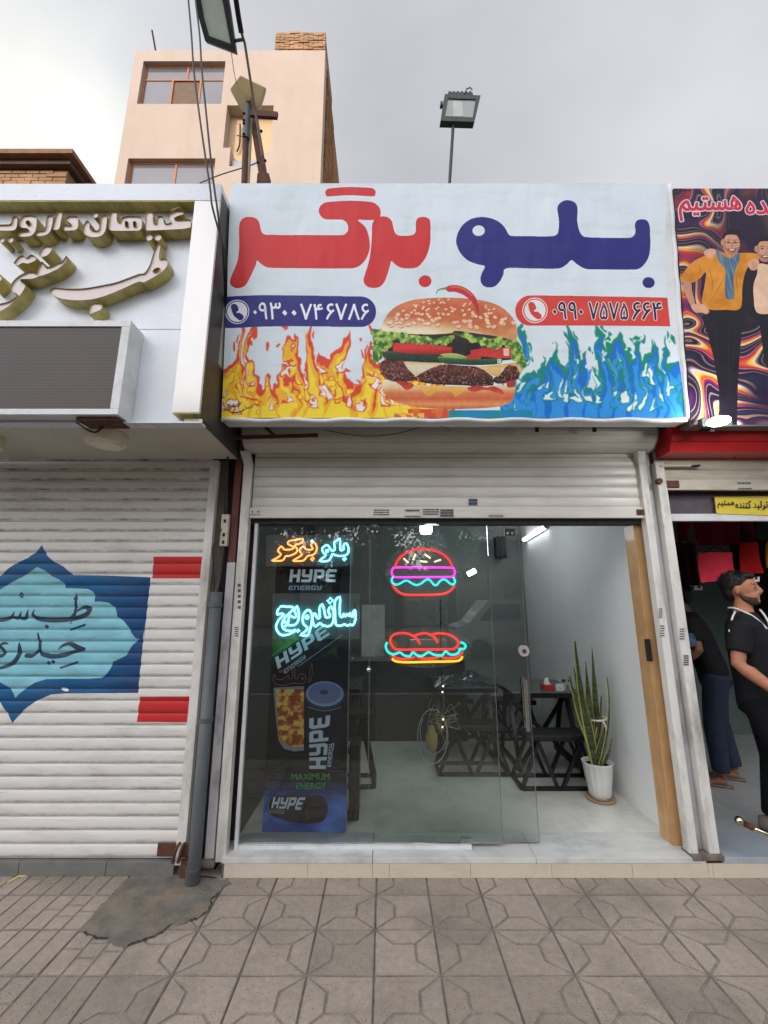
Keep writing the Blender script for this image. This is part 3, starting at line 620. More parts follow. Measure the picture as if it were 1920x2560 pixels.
# rusty bracket, stray wire and bar in the dark under the banner
br = thing('iron_bracket', 'rusty flat iron bracket sticking out above the rolled shutter on the left', 'bracket', (-.9, 2.9, 2.9))
a, b = F(560, 1095, 2.86), F(795, 1088, 2.86); MB().bar(a, b, .012, .026).build('flat_bar', M_rust, br); MB().bar(F(690, 1092, 2.87), F(655, 1060, 2.9), .012, .02).build('strut', M_rust, br)
tag(MB().tube(cr([F(812, 1075, 2.8), F(900, 1090, 2.8), F(985, 1085, 2.82), F(1080, 1060, 2.85)], 5, False), .003, 6).build('wire', M_black), 'thin loose wire sagging under the burger banner in front of the rolled shutter', 'wire')
tag(MB().bar(F(1070, 1052, 2.7), F(1128, 1076, 2.76), .012).build('wooden_stick', mat('raw_wood', (150, 130, 104), .7)), 'short pale wooden stick poking out below the middle of the burger banner', 'stick')
for i, x in enumerate((1343, 1487)):
    q = F(x, 1070, 2.82); tag(MB().tube([q+Vector((0, 0, .03)), q+Vector((0, .01, -.025))], .014, 10).build('bolt_stub', M_dark), ('left' if i == 0 else 'right')+'most of two dark bolt stubs under the right half of the burger banner', 'bolt', 'bolt stubs under the banner')

# ================================================================== burger banner
def lean_plane(x0): return Plane((x0, 2.62, 2.827), (1, 0, 0), (0, 2.437-2.62, 4.5-2.827))
BP = lean_plane(-1.10)
A0, A1 = BP.ab(555, 1050)[0], BP.ab(1714, 1042)[0]; B0, B1 = BP.ab(960, 1046)[1], BP.ab(960, 462)[1]
rb = Ras(BP, A0, A1, B0, B1, 1900, (218, 229, 235))
C4 = lambda pts: crop(pts, 530, 440, 2.765); C5 = lambda pts: crop(pts, 1100, 440, 2.023); CB = lambda pts: crop(pts, 900, 700, 3.770)
# flames: stretched, folded noise with an outline, a body and pale gaps
def flames(x0, x1, pal, seed, n, top=812, bot=1050):
    r = random.Random(seed); A0_ = rb.A.copy(); W = x1-x0; Hh = bot-top; T = []
    for k in range(n):
        x = x0+W*(k+.5)/n+r.uniform(-.5, .5)*W/n; T.append((x, Hh*min(1.0, r.betavariate(4, 1.5)*1.1), W/n*r.uniform(1.3, 2.6), r.uniform(-.9, .9)*W/n, r.uniform(0, 6.28)))
    r.shuffle(T)
    def tongue(x, h, w_, sw, ph, kw, kh, y0=0.):
        L_, R_ = [], []
        for t in np.linspace(0, 1, 15):
            cx = x+sw*math.sin(t*3.6+ph)*t*1.2; ww = w_*kw*((1-t)**.75)*(1+.32*math.sin(t*9+ph*2))+.6; y = bot-y0*h-t*h*kh*(1-y0); L_.append((cx-ww/2, y)); R_.append((cx+ww*.5, y))
        return L_+R_[::-1]
    for lay, (kw, kh) in enumerate(((1.32, 1.0), (.86, .90), (.5, .74))):
        for t in T: rb.poly(tongue(*t, kw, kh), pal[lay])
    for t in T:
        for q in range(3):
            x, h, w_, sw, ph = t; yb = r.uniform(.08, .62); x2 = x+r.uniform(-.7, .7)*w_; hh = r.uniform(.18, .42); kk = r.uniform(.16, .34)
            rb.poly(tongue(x2, h, w_, sw*.5, ph+q, kk*1.5, hh*1.15, yb), pal[0] if r.random() < .6 else pal[3]); rb.poly(tongue(x2, h, w_, sw*.5, ph+q, kk, hh, yb+.015), pal[4] if r.random() < .6 else pal[2])
    for k in range(n): x = r.uniform(x0, x1); y = r.uniform(top, top+Hh*.45); rb.poly(cr([(x-4, y), (x, y-r.uniform(6, 14)), (x+4, y-2), (x+2, y+r.uniform(4, 12))], 4), pal[0])
    # fold the drawing with fine turbulence so that no tongue keeps a clean edge
    (xa, ya), (xb, yb) = rb.loc((x0, bot)), rb.loc((x1, top-16)); sl = (slice(max(0, int(ya)), int(yb)), slice(max(0, int(xa)-40), min(rb.W, int(xb)+40)))
    X, Y = rb.X[sl], rb.Y[sl]; d = (Y[-1, 0]-Y[0, 0])
    dx = (fbm(X/d*4.2, Y/d*3, 3, seed)-.5)*.26*d+(fbm(X/d*13, Y/d*8, 3, seed+2)-.5)*.10*d; dy = (fbm(X/d*4, Y/d*3.5, 3, seed+4)-.5)*.22*d+(fbm(X/d*15, Y/d*12, 2, seed+6)-.5)*.06*d
    fade = np.clip((Y-Y[0, 0])/(d*.12), 0, 1); xi = np.clip((X+dx*fade).astype(int), 0, rb.W-1); yi = np.clip((Y+dy*fade).astype(int), 0, rb.H-1); B = rb.A[yi, xi]
    for k in range(2):                                        # soft edges of a printed photograph
        B = (B+np.roll(B, 2, 0)+np.roll(B, -2, 0)+np.roll(B, 2, 1)+np.roll(B, -2, 1)+np.roll(B, 1, 0)+np.roll(B, -1, 1))/7
    B[:6] = rb.A[sl][:6]; rb.A[sl] = B
flames(545, 1120, [(222, 66, 44), (240, 180, 40), (246, 218, 56), (228, 92, 44), (236, 238, 232)], 2, 22)
flames(1275, 1712, [(20, 136, 112), (20, 112, 204), (48, 146, 222), (18, 130, 120), (224, 236, 240)], 31, 19)
def strip(x0, x1, y, c1, c2):
    def f(X, Y): n = (fbm(X/24, Y/26, 3, 4) > .48)[..., None]; return np.where(n, np.array(c1), np.array(c2))
    rb.poly([(x0, y), (x1, y), (x1, 1052), (x0, 1052)], f)
strip(1020, 1121, 1024, (214, 78, 56), (226, 110, 60)); strip(1121, 1330, 1027, (28, 132, 190), (24, 140, 150)); strip(985, 1060, 1034, (236, 190, 60), (220, 96, 56))
# the burger
bx0, by0 = rb.loc(CB([(0, 1300)])[0]); bx1, by1 = rb.loc(CB([(1659, 0)])[0])
def bn(X, Y): return (X-bx0)/(bx1-bx0)*1659, 1300-(Y-by0)/(by1-by0)*1300          # back to crop pixels
def shade(stops, nz=10, sc=14, seed=1, axis=None):
    def f(X, Y):
        u, v = bn(X, Y); t = axis(u, v) if axis else v; n = (fbm(u/sc, v/sc, 3, seed)-.5)*2*nz
        return np.stack([np.interp(t, [s[0] for s in stops], [s[1][i] for s in stops]) for i in range(3)], -1)+n[..., None]
    return f
def leafy(seed): 
    def f(X, Y):
        u, v = bn(X, Y); n = fbm(u/26+1.5*fbm(u/40, v/40, 2, seed), v/26, 4, seed+1)[..., None]; g = np.clip((n-.3)/.4, 0, 1)
        return np.array((48, 104, 40))*(1-g)+np.array((186, 206, 96))*g
    return f
def ragged(pts, amp, n=7, seed=0):
    r = random.Random(seed); Q = cr(pts, n); return [(x+r.uniform(-amp, amp), y+r.uniform(-amp, amp)) for x, y in Q]
rb.poly(CB([(300, 500), (900, 480), (1430, 560), (1420, 760), (900, 800), (240, 760)]), shade([(500, (70, 40, 34)), (620, (34, 26, 34)), (800, (30, 20, 22))]))
for s_, P in enumerate(([(110, 480), (200, 470), (300, 500), (330, 540), (310, 610), (230, 680), (215, 720), (140, 790), (110, 740), (130, 680), (110, 640), (130, 590), (115, 540)], [(1350, 590), (1420, 560), (1500, 600), (1520, 680), (1560, 760), (1560, 830), (1510, 850), (1480, 790), (1420, 760), (1400, 690)])):
    rb.poly(CB(ragged(P, 13, 7, s_)), leafy(5+s_*9))
rb.poly(CB([(313, 612), (330, 598), (600, 602), (868, 640), (860, 702), (700, 712), (480, 702), (310, 682)]), shade([(600, (206, 44, 44)), (660, (214, 52, 50)), (710, (160, 30, 32))]))
rb.poly(CB([(1040, 668), (1200, 640), (1420, 648), (1418, 745), (1290, 742), (1040, 716)]), shade([(640, (190, 40, 44)), (745, (206, 60, 56))])); rb.poly(CB([(1345, 655), (1402, 652), (1400, 722), (1350, 722)]), (226, 190, 180))
rb.poly(CB(cr([(960, 740), (1060, 702), (1140, 735), (1100, 760), (1000, 760)], 4)), (200, 52, 48)); rb.poly(CB(cr([(735, 715), (850, 695), (960, 712), (1000, 745), (850, 760)], 4)), shade([(700, (216, 196, 130)), (760, (120, 160, 80))]))
rb.poly(CB(cr([(213, 690), (260, 676), (450, 700), (750, 708), (745, 768), (560, 778), (380, 768), (245, 745), (214, 718)], 4)), shade([(676, (96, 140, 78)), (705, (36, 70, 44)), (775, (22, 46, 34))], 16, 7))
rb.poly(CB(cr([(738, 726), (860, 742), (1100, 752), (1315, 745), (1335, 775), (1300, 798), (1100, 808), (900, 800), (760, 782)], 4)), shade([(735, (140, 176, 96)), (760, (52, 100, 56)), (808, (30, 60, 40))], 16, 7, axis=None)); rb.poly(CB([(1290, 752), (1328, 752), (1328, 790), (1290, 794)]), (190, 202, 170))
mt = shade([(760, (74, 36, 30)), (860, (96, 48, 38)), (990, (44, 22, 20))], 40, 24, 3)
def meat(X, Y):
    c = mt(X, Y); u, v = bn(X, Y); hl = (fbm(u/11, v/11, 2, 8) > .71)[..., None]; return np.where(hl, np.array((176, 116, 96)), c)
for P in ([(184, 812), (220, 766), (300, 764), (400, 776), (470, 850), (525, 922), (500, 952), (350, 972), (240, 932), (192, 872)], [(515, 925), (660, 842), (800, 800), (960, 812), (1110, 826), (1200, 880), (1252, 930), (1240, 1012), (1120, 1020), (1000, 1000), (700, 988), (540, 958)], [(1250, 940), (1330, 880), (1380, 812), (1440, 800), (1495, 850), (1492, 925), (1440, 962), (1300, 984)]): rb.poly(CB(cr(P, 4)), meat)
rb.poly(CB([(405, 776), (600, 782), (805, 786), (720, 812), (640, 850), (520, 914), (455, 850)]), shade([(775, (214, 176, 104)), (830, (226, 216, 186)), (915, (212, 200, 160))]))
rb.poly(CB([(1100, 826), (1250, 812), (1380, 796), (1450, 786), (1500, 812), (1522, 870), (1500, 884), (1470, 822), (1400, 806), (1340, 850), (1300, 920), (1250, 906), (1190, 866)]), shade([(786, (214, 160, 84)), (850, (226, 190, 120)), (920, (216, 168, 100))]))
rb.poly(CB(cr([(206, 985), (240, 948), (330, 965), (500, 992), (760, 1004), (1000, 1010), (1250, 1000), (1400, 1000), (1458, 1005), (1448, 1090), (1410, 1160), (1260, 1204), (900, 1222), (600, 1210), (380, 1172), (262, 1112), (212, 1050)], 4)), shade([(950, (234, 226, 204)), (1030, (226, 196, 150)), (1075, (214, 128, 78)), (1130, (206, 100, 60)), (1180, (226, 150, 96)), (1222, (190, 100, 60))], 9, 30))
rb.poly(CB(cr([(505, 1000), (760, 1008), (1015, 1010), (985, 1045), (930, 1085), (895, 1108), (860, 1060), (800, 1046), (730, 1055), (640, 1104), (575, 1040)], 4)), shade([(1000, (232, 196, 110)), (1060, (228, 168, 70)), (1110, (214, 150, 70))]))
rb.poly(CB(cr([(330, 955), (420, 962), (505, 990), (480, 1030), (430, 1040), (385, 1000)], 4)), shade([(950, (170, 40, 36)), (1040, (206, 76, 60))], 26)); rb.poly(CB(cr([(1010, 1025), (1110, 995), (1180, 1020), (1260, 1008), (1340, 1050), (1345, 1085), (1290, 1070), (1180, 1040), (1060, 1060)], 4)), shade([(990, (170, 44, 40)), (1090, (206, 80, 60))], 26)); rb.poly(CB(cr([(1380, 965), (1450, 955), (1455, 1010), (1390, 1018)], 4)), (176, 56, 56))
bun = CB(cr([(203, 470), (216, 410), (255, 335), (315, 272), (405, 222), (520, 190), (660, 177), (850, 175), (1040, 188), (1200, 216), (1320, 264), (1410, 340), (1460, 420), (1476, 500), (1464, 574), (1380, 562), (1200, 524), (1020, 492), (890, 486), (860, 506), (700, 517), (480, 514), (330, 506), (240, 492)], 4))
def bunc(X, Y):
    u, v = bn(X, Y); top = 175+np.abs((u-840)/640)**2.2*260; t = np.clip((v-top)/330, 0, 1); n = (fbm(u/50, v/50, 4, 5)-.5)*26
    pale = np.clip((v-330-(u-205)*.10)/130, 0, 1)*np.clip((1100-u)/500, .0, 1)
    c = np.stack([np.interp(t, [0, .25, .7, 1], q) for q in ((206, 198, 200, 226), (122, 96, 110, 190), (82, 58, 62, 130))], -1)
    c = c*(1-pale[..., None])+np.array((234, 222, 190))*pale[..., None]; e = np.clip((u-1180)/300, 0, 1)*np.clip((v-380)/120, 0, 1); c = c*(1-e[..., None]*.6)+np.array((232, 206, 150))*e[..., None]*.6
    return c+n[..., None]
rb.poly(bun, bunc)
r_ = random.Random(4)
for k in range(130):
    u = r_.uniform(250, 1450); v = 185+abs((u-840)/640)**2.2*255+r_.random()**1.3*260*(.7 if u < 600 else 1)
    if v > 455: continue
    s = 11+max(0, (v-250))*.055; a = r_.uniform(-.7, .7); ca, sa = math.cos(a), math.sin(a)
    el = lambda k_, dx=0, dy=0: [(u+dx+(x*ca-y*sa)*k_, v+dy+(x*sa+y*ca)*k_) for x, y in circ(0, 0, s*1.25, s*.85, 10)]
    rb.poly(CB(el(1, 2, 4)), (150, 84, 48)); rb.poly(CB(el(.95)), (236, 206-r_.randint(0, 24), 160))
for s_, P in enumerate(([(280, 500), (420, 505), (560, 530), (640, 540), (700, 560), (850, 530), (890, 545), (850, 600), (790, 620), (740, 615), (690, 630), (640, 600), (560, 615), (500, 600), (450, 590), (380, 605), (370, 560), (300, 570)], [(870, 500), (960, 520), (1000, 490), (1060, 530), (1120, 545), (1250, 560), (1330, 540), (1360, 600), (1300, 650), (1240, 655), (1180, 630), (1140, 640), (1110, 590), (1040, 600), (1000, 560), (930, 530)])): rb.poly(CB(ragged(P, 9, 5, s_+4)), leafy(21+s_*5))
rb.stroke(CB([(718, 136), (730, 108), (770, 92), (822, 88)]), [.006, .009, .012, .022], (92, 148, 92)); rb.stroke(CB([(840, 92), (900, 90), (980, 118), (1050, 175), (1092, 245), (1112, 345)]), [.046, .050, .050, .044, .028, .008], (196, 44, 48)); rb.stroke(CB([(850, 76), (910, 76), (985, 102), (1052, 158)]), [.008, .010, .010, .006], (222, 104, 100))
# lettering
red, blue = (206, 44, 46), (34, 36, 120)
for P in ([(785, 120), (800, 100), (840, 93), (950, 86), (1080, 91), (1116, 98), (1131, 118), (1127, 140), (1108, 150), (950, 142), (810, 150), (790, 140)],
          [(128, 735), (136, 700), (165, 630), (184, 570), (191, 480), (190, 400), (193, 345), (206, 312), (235, 294), (275, 292), (310, 304), (330, 332), (338, 368), (348, 398), (370, 413), (420, 416), (650, 416), (880, 415), (922, 406), (941, 380), (938, 342), (918, 317), (885, 308), (800, 308), (765, 296), (746, 272), (739, 248), (748, 220), (772, 198), (810, 188), (950, 180), (1080, 186), (1127, 198), (1156, 226), (1166, 255), (1163, 285), (1148, 304), (1115, 312), (1060, 312), (1010, 312), (1058, 358), (1082, 415), (1092, 480), (1084, 532), (1060, 585), (1020, 625), (975, 642), (900, 644), (600, 645), (410, 644), (370, 634), (338, 612), (315, 594), (308, 620), (290, 660), (266, 710), (240, 755), (210, 775), (172, 780), (145, 768), (130, 752)],
          [(1115, 322), (1132, 300), (1165, 289), (1198, 289), (1226, 301), (1245, 326), (1253, 362), (1262, 395), (1282, 415), (1315, 421), (1365, 420), (1396, 410), (1408, 385), (1408, 340), (1416, 308), (1442, 294), (1475, 294), (1498, 307), (1508, 335), (1508, 450), (1500, 505), (1482, 560), (1458, 598), (1428, 630), (1392, 643), (1330, 643), (1294, 634), (1264, 614), (1240, 593), (1231, 622), (1214, 680), (1195, 730), (1168, 764), (1132, 777), (1090, 775), (1060, 756), (1048, 725), (1056, 688), (1075, 630), (1090, 570), (1101, 480), (1106, 400), (1107, 350)], circ(1472, 733, 44, 41)): rb.poly(C4(cr(P, 4) if len(P) != 24 else P), red)
rb.poly(C5(cr([(80, 335), (88, 298), (110, 260), (145, 231), (190, 217), (240, 219), (290, 237), (325, 270), (343, 303), (365, 312), (450, 313), (550, 313), (583, 306), (595, 285), (598, 235), (590, 172), (602, 146), (627, 131), (655, 131), (680, 143), (692, 172), (690, 230), (699, 278), (715, 307), (745, 316), (850, 318), (945, 318), (974, 309), (985, 286), (982, 252), (992, 231), (1015, 224), (1040, 229), (1055, 252), (1059, 300), (1060, 360), (1052, 412), (1030, 450), (1000, 474), (955, 478), (850, 478), (745, 478), (712, 468), (685, 451), (660, 433), (636, 454), (608, 472), (570, 477), (450, 476), (332, 475), (316, 510), (296, 545), (270, 567), (237, 570), (211, 556), (202, 527), (210, 497), (224, 464), (190, 455), (140, 435), (105, 402), (86, 366)], 4)), blue, holes=[C5(circ(193, 285, 31, 27))])
rb.poly(C5(circ(1051, 543, 31, 28)), blue)
rb.poly(C4([(40, 845), (180, 833), (600, 833), (1020, 837)]+[(1030+105*math.sin(t), 943-106*math.cos(t)) for t in np.linspace(0, math.pi, 14)]+[(600, 1046), (40, 1056)]), blue)
rb.poly(C5([(1148, 618), (460, 612)]+[(452-75*math.sin(t), 688-76*math.cos(t)) for t in np.linspace(0, math.pi, 14)]+[(1162, 764)]), (214, 66, 58))
def phone(cx, cy, r, C, c1):
    rb.poly(C(circ(cx, cy, r)), (232, 234, 236)); rb.poly(C(circ(cx, cy, r*.93)), c1); rb.poly(C(circ(cx, cy, r*.84)), (230, 232, 234))
    P = [(cx+r*a, cy+r*b) for a, b in ((-.28, -.42), (-.30, -.1), (-.12, .26), (.26, .46))]
    k = r/8700.*(2.765/2.765 if C is C4 else 2.765/2.023)*4.6
    rb.stroke(C(P), [k*.9, k*.62, k*.62, k*.9], c1); rb.stroke(C([(P[0][0], P[0][1]), (P[0][0]+r*.14, P[0][1]+r*.2)]), [k, k*.9], c1, sm=False); rb.stroke(C([(P[3][0], P[3][1]), (P[3][0]-r*.16, P[3][1]-r*.16)]), [k, k*.9], c1, sm=False)
phone(178, 943, 84, C4, blue); phone(476, 687, 64, C5, (214, 66, 58))
q4 = lambda a, b, c, d: C4([(a, b), (c, b), (c, d), (a, d)]); q5 = lambda a, b, c, d: C5([(a, b), (c, b), (c, d), (a, d)])
for body, q in (('۰۹۳', q4(290, 884, 478, 1000)), ('۰۰', q4(488, 934, 588, 976)), ('۷۴', q4(612, 890, 766, 1000)), ('۶۷۸۶', q4(790, 886, 1085, 1000))): rb.text(body, q, (236, 238, 242), .018)
for body, q in (('۰۹۹۰', q5(566, 645, 716, 732)), ('۷۵۷۵', q5(746, 645, 945, 732)), ('۶۶۴', q5(968, 643, 1118, 732))):
    rb.text(body, q, (232, 228, 228), .055); rb.text(body, q, (32, 32, 66), .016)
for k, (x, y, w_) in enumerate(((555, 1018, 22), (567, 1010, 40), (590, 1024, 22), (612, 1014, 26))): rb.stroke([(x, y), (x+w_*.3, y+8), (x+w_*.7, y+6), (x+w_, y-4)], [.002, .005, .005, .002], (40, 34, 34))
rb.stroke([(562, 1022), (580, 1032), (605, 1030), (634, 1012)], [.003, .007, .006, .002], (40, 34, 34)); rb.text('BEHDAD', [(570, 1011), (600, 1011), (600, 1020), (570, 1020)], (40, 34, 34), .02)
M_ban = imgmat('banner_print', rb.done('banner_art'), .42, wrinkle=.85, wsc=2.4, dirt=.16)
BB = thing('shop_banner', 'white vinyl burger banner with red and blue lettering, flames and a big burger', 'shop sign', BP.pt((A0+A1)/2, B0, 0))
W_, H_ = A1-A0, B1-B0
def bface(u, v):
    a = A0+W_*u; b = B0+H_*v
    sag = -.012*math.exp(-((u-.02)/.035)**2)*math.sin(math.pi*min(1, v*1.1)) + .006*math.sin(u*9+v*3)*math.sin(math.pi*v) - .010*math.exp(-((u-1)/.02)**2)
    return BP.pt(a, b, .012+sag)
MB().grid(bface, 60, 34).build('printed_face', M_ban, BB, smooth=True, fix=False)
M_vinyl = mat('white_vinyl', (220, 222, 222), .45, var=.05, vs=4, dirt=.3, ds=3)
d_ = -BP.n*.13; fr = MB()
e = [BP.pt(A0+.0, B0-.022, .003), BP.pt(A1+.012, B0-.022, .003), BP.pt(A1+.004, B1, .003), BP.pt(A0, B1, .003)]
MB().prism(e, d_).build('box_frame', M_vinyl, BB, bev=.006)
MB().tube([BP.pt(A0+W_*i/40, B0-.016+.006*math.sin(i*1.3), .006) for i in range(41)], .016, 10).build('rolled_hem', M_vinyl, BB, smooth=True)
MB().tube([BP.pt(A1+.006, B0+H_*i/20, .004+.004*math.sin(i*1.9)) for i in range(21)], .014, 10).build('rolled_hem', M_vinyl, BB, smooth=True)

# ================================================================== poster of the clothes shop
PP = lean_plane(0); pa0 = PP.ab(1676, 760)[0]+.012; pa0 = max(pa0, A1-1.10+.03); pa1 = pa0+1.75; pb0 = PP.ab(1760, 1062)[1]; pb1 = PP.ab(1740, 473)[1]
rp = Ras(PP, pa0, pa1, pb0, pb1, 1500, (40, 24, 50))
X, Y = rp.X/rp.H, rp.Y/rp.H
qx = fbm(X*2.2, Y*1.7, 3, 61)-.5; qy = fbm(X*1.7+5, Y*2.2, 3, 67)-.5
f1 = fbm(X*1.6+3.6*qx, Y*1.1+3.4*qy, 2, 71); t = (f1*9.5) % 1.0; sel = fbm(X*1.8+qx, Y*1.3+qy, 2, 83)
pal = np.array([(34, 20, 56), (26, 16, 40), (40, 22, 64), (70, 28, 84), (150, 40, 90), (190, 50, 48), (222, 110, 44), (236, 200, 70), (226, 214, 216), (60, 30, 60), (24, 16, 36), (30, 40, 66), (28, 18, 44)], float); kx = np.linspace(0, 1, len(pal))
C1 = np.stack([np.interp(t, kx, pal[:, i]) for i in range(3)], -1); dk = np.array((32, 20, 48.)); wv = np.clip((sel-.36)/.10, 0, 1)[..., None]
fine = ((f1*42) % 1 > .78)[..., None]; C1 = np.where(fine & (wv > .3), C1*.5+np.array((236, 190, 130))*.5, C1)
rp.A[:] = (dk*(1-wv)+C1*wv)/255.
CPp = lambda pts: crop(pts, 1660, 460, 3.688); sk = (212, 158, 130)
def tone(c, amp=24, sc=40., seed=3):
    def f(X, Y): return np.array(c)+((fbm(X/sc, Y/sc, 3, seed)-.5)*2*amp)[..., None]
    return f
dkb = (22, 18, 30)
rp.poly(CPp([(370, 1150), (700, 1145), (715, 1300), (690, 1600), (672, 1900), (668, 2240), (500, 2240), (500, 1900), (450, 1600), (395, 1380), (350, 1230)]), tone(dkb, 6))
rp.poly(CPp([(735, 780), (860, 700), (900, 740), (880, 900), (830, 1100), (860, 1250), (700, 1200), (700, 1000)]), tone((26, 20, 30), 8))
rp.poly(CPp([(855, 1150), (1150, 1180), (1160, 1700), (1150, 2240), (1000, 2240), (980, 1760), (930, 1660), (900, 1500)]), tone(dkb, 6))
rp.poly(CPp(cr([(870, 740), (1000, 760), (1120, 750), (1150, 900), (1140, 1180), (1000, 1200), (850, 1190), (820, 1050), (820, 930), (850, 840)], 4)), tone((226, 190, 160), 16))
rp.poly(CPp(cr([(390, 660), (480, 620), (560, 640), (690, 640), (850, 650), (860, 720), (780, 760), (740, 830), (715, 960), (698, 1150), (560, 1165), (405, 1160), (345, 1090), (365, 960), (380, 820), (330, 870), (240, 920), (160, 910), (152, 870), (190, 800), (280, 710)], 4)), tone((212, 138, 40), 22, 60))
rp.poly(CPp(cr([(175, 905), (240, 915), (255, 1000), (280, 1100), (250, 1130), (215, 1080), (185, 990)], 4)), tone((194, 136, 112), 14)); rp.poly(CPp(cr([(250, 1120), (320, 1105), (385, 1135), (412, 1180), (385, 1205), (340, 1190), (290, 1190), (255, 1160)], 4)), tone(sk, 20))
for k in range(4): rp.stroke(CPp([(330+k*14, 1150+k*4), (370+k*11, 1190-k*3)]), [.006, .004], (214, 170, 150), sm=False)
rp.poly(CPp(cr([(360, 640), (400, 605), (460, 605), (470, 630), (440, 690), (390, 680)], 4)), tone(sk, 20)); rp.poly(CPp(cr([(770, 720), (830, 695), (870, 720), (850, 790), (800, 800), (770, 760)], 4)), tone(sk, 20))
for P_, w_ in (([(400, 760), (440, 900), (430, 1040)], .006), ([(560, 830), (500, 960), (420, 1090)], .005), ([(640, 980), (520, 1080), (420, 1120)], .005), ([(690, 760), (660, 900), (690, 1060)], .005), ([(300, 730), (330, 800), (300, 880)], .005), ([(230, 780), (260, 840), (230, 910)], .004), ([(700, 690), (740, 720), (780, 710)], .004)): rp.stroke(CPp(P_), [.001, w_, .001], (172, 104, 28))
for P_ in ([(470, 1200), (480, 1500), (500, 1900)], [(600, 1180), (590, 1500), (600, 2000)], [(660, 1200), (640, 1450), (630, 1700)]): rp.stroke(CPp(P_), [.001, .005, .002], (36, 30, 42))
def scarf(X, Y): n = fbm(X/9+Y/40, Y/70, 3, 9)[..., None]; return np.array((44, 74, 104))*(1-n)+np.array((126, 160, 178))*n
rp.poly(CPp(cr([(480, 600), (530, 650), (600, 690), (680, 640), (690, 700), (650, 800), (635, 900), (640, 1050), (590, 1070), (560, 1040), (555, 900), (560, 800), (510, 730), (485, 670)], 4)), scarf)
for (cx, cy, rx, ry) in ((615, 560, 78, 105), (925, 620, 76, 105)):
    rp.poly(CPp(circ(cx, cy, rx, ry)), tone((208, 152, 124), 16, 30)); rp.poly(CPp(cr([(cx-80, cy-30), (cx-70, cy-100), (cx, cy-138), (cx+75, cy-105), (cx+84, cy-30), (cx+70, cy-60), (cx+40, cy-84), (cx-40, cy-84), (cx-66, cy-50)], 4)), (24, 16, 18))
    rp.poly(CPp(cr([(cx-74, cy+20), (cx-50, cy+62), (cx, cy+104), (cx+52, cy+70), (cx+76, cy+20), (cx+40, cy+36), (cx, cy+40), (cx-40, cy+36)], 4)), tone((172, 118, 96), 14, 16)); rp.poly(CPp(cr([(cx-76, cy-50), (cx-52, cy-20), (cx-56, cy+40), (cx-74, cy+10)], 4)), tone((178, 122, 98), 10)); rp.poly(CPp(circ(cx-84, cy-15, 14, 30)), (196, 138, 112))
    for dx in (-28, 34): rp.poly(CPp(circ(cx+dx, cy-18, 15, 6)), (50, 34, 32)); rp.stroke(CPp([(cx+dx-20, cy-36), (cx+dx+20, cy-38)]), .004, (40, 26, 24), sm=False)
    rp.stroke(CPp([(cx+6, cy-20), (cx+12, cy+22), (cx-8, cy+26)]), [.002, .004, .003], (130, 84, 66)); rp.poly(CPp(cr([(cx-34, cy+46), (cx+4, cy+50), (cx+44, cy+40), (cx+30, cy+66), (cx, cy+72), (cx-24, cy+64)], 3)), (120, 60, 56)); rp.poly(CPp([(cx-22, cy+51), (cx+32, cy+47), (cx+22, cy+58), (cx-14, cy+61)]), (226, 216, 208))
rp.stroke(CPp([(560, 545), (615, 552), (690, 545)]), .0035, (36, 26, 26), sm=False)
def title(body, a, b, c, d):
    q = CPp([(a, b), (c, b-8), (c, d-8), (a, d)]); rp.text(farsi(body), q, (20, 12, 30), .085); rp.text(farsi(body), q, (214, 206, 218), .07); rp.text(farsi(body), q, (206, 40, 66), .025)
title('هستیم', 136, 128, 704, 346); title('کننده', 748, 110, 1230, 286)
M_pos = imgmat('poster_print', rp.done('poster_art'), .4, wrinkle=.3, wsc=3)
PO = thing('poster_sign', 'multicoloured swirl poster of two smiling men above the clothes shop', 'shop sign', PP.pt(pa0+.8, pb0, 0))
sheet_on('printed_face', M_pos, PP, (pa0, pa1, pb0, pb1), PO, .006)
MB().prism([PP.pt(pa0, pb0-.01, .003), PP.pt(pa1, pb0-.01, .003), PP.pt(pa1, pb1, .003), PP.pt(pa0, pb1, .003)], -PP.n*.1).build('box_frame', mat('poster_frame', (90, 84, 82), .6), PO)
c0 = PP.ab(1705, 474); MB().prism([PP.pt(c0[0], c0[1]-.01, .01), PP.pt(c0[0]+.055, c0[1]-.012, .01), PP.pt(c0[0]+.075, c0[1]+.03, -.03), PP.pt(c0[0]+.03, c0[1]+.012, -.02)], -PP.n*.004).build('torn_flap', mat('flap_grey', (120, 116, 104), .6), PO)

# ================================================================== herbal shop sign box
Yf, Yp = 2.31, 2.392
M_acp = mat('white_composite', (214, 219, 226), .28, var=.03, vs=2, dirt=.28, dcol=(176, 172, 160), ds=2.2, dst=(1, 1, .4), spec=.5)
M_mirror = mat('glossy_composite', (230, 228, 224), .16, var=.02, dirt=.12, dcol=(160, 158, 150), ds=1.6, spec=.7, coat=.3)
M_brass = mat('tarnished_brass', (186, 172, 104), .38, metal=.2, var=.18, vs=6, dirt=.65, dcol=(96, 76, 36), ds=8, dst=(2.5, 1, .5))
M_lface = mat('pinkish_acrylic', (214, 200, 196), .3, var=.05, vs=14, dirt=.35, dcol=(160, 146, 140), ds=14)
HS = thing('fascia_sign', 'white herbal shop sign box with raised brass letters', 'shop sign', (-2.2, 2.4, 2.7))
xr = -1.085; zt = F(300, 459, Yf).z; zb = 2.700; zu = F(300, 502, Yf).z; xc = F(470, 760, Yf).x
MB().box(-3.7, xc, Yp, Yp+.02, zb, zu).build('back_panel', M_acp, HS)
MB().box(-3.7, xr, Yf, Yp+.4, zu+.003, zt).build('top_beam', M_acp, HS, bev=.003)
q = [F(487, 500, Yf), F(545, 502, Yf), F(501, 1031, Yf), F(430, 1031, Yf)]
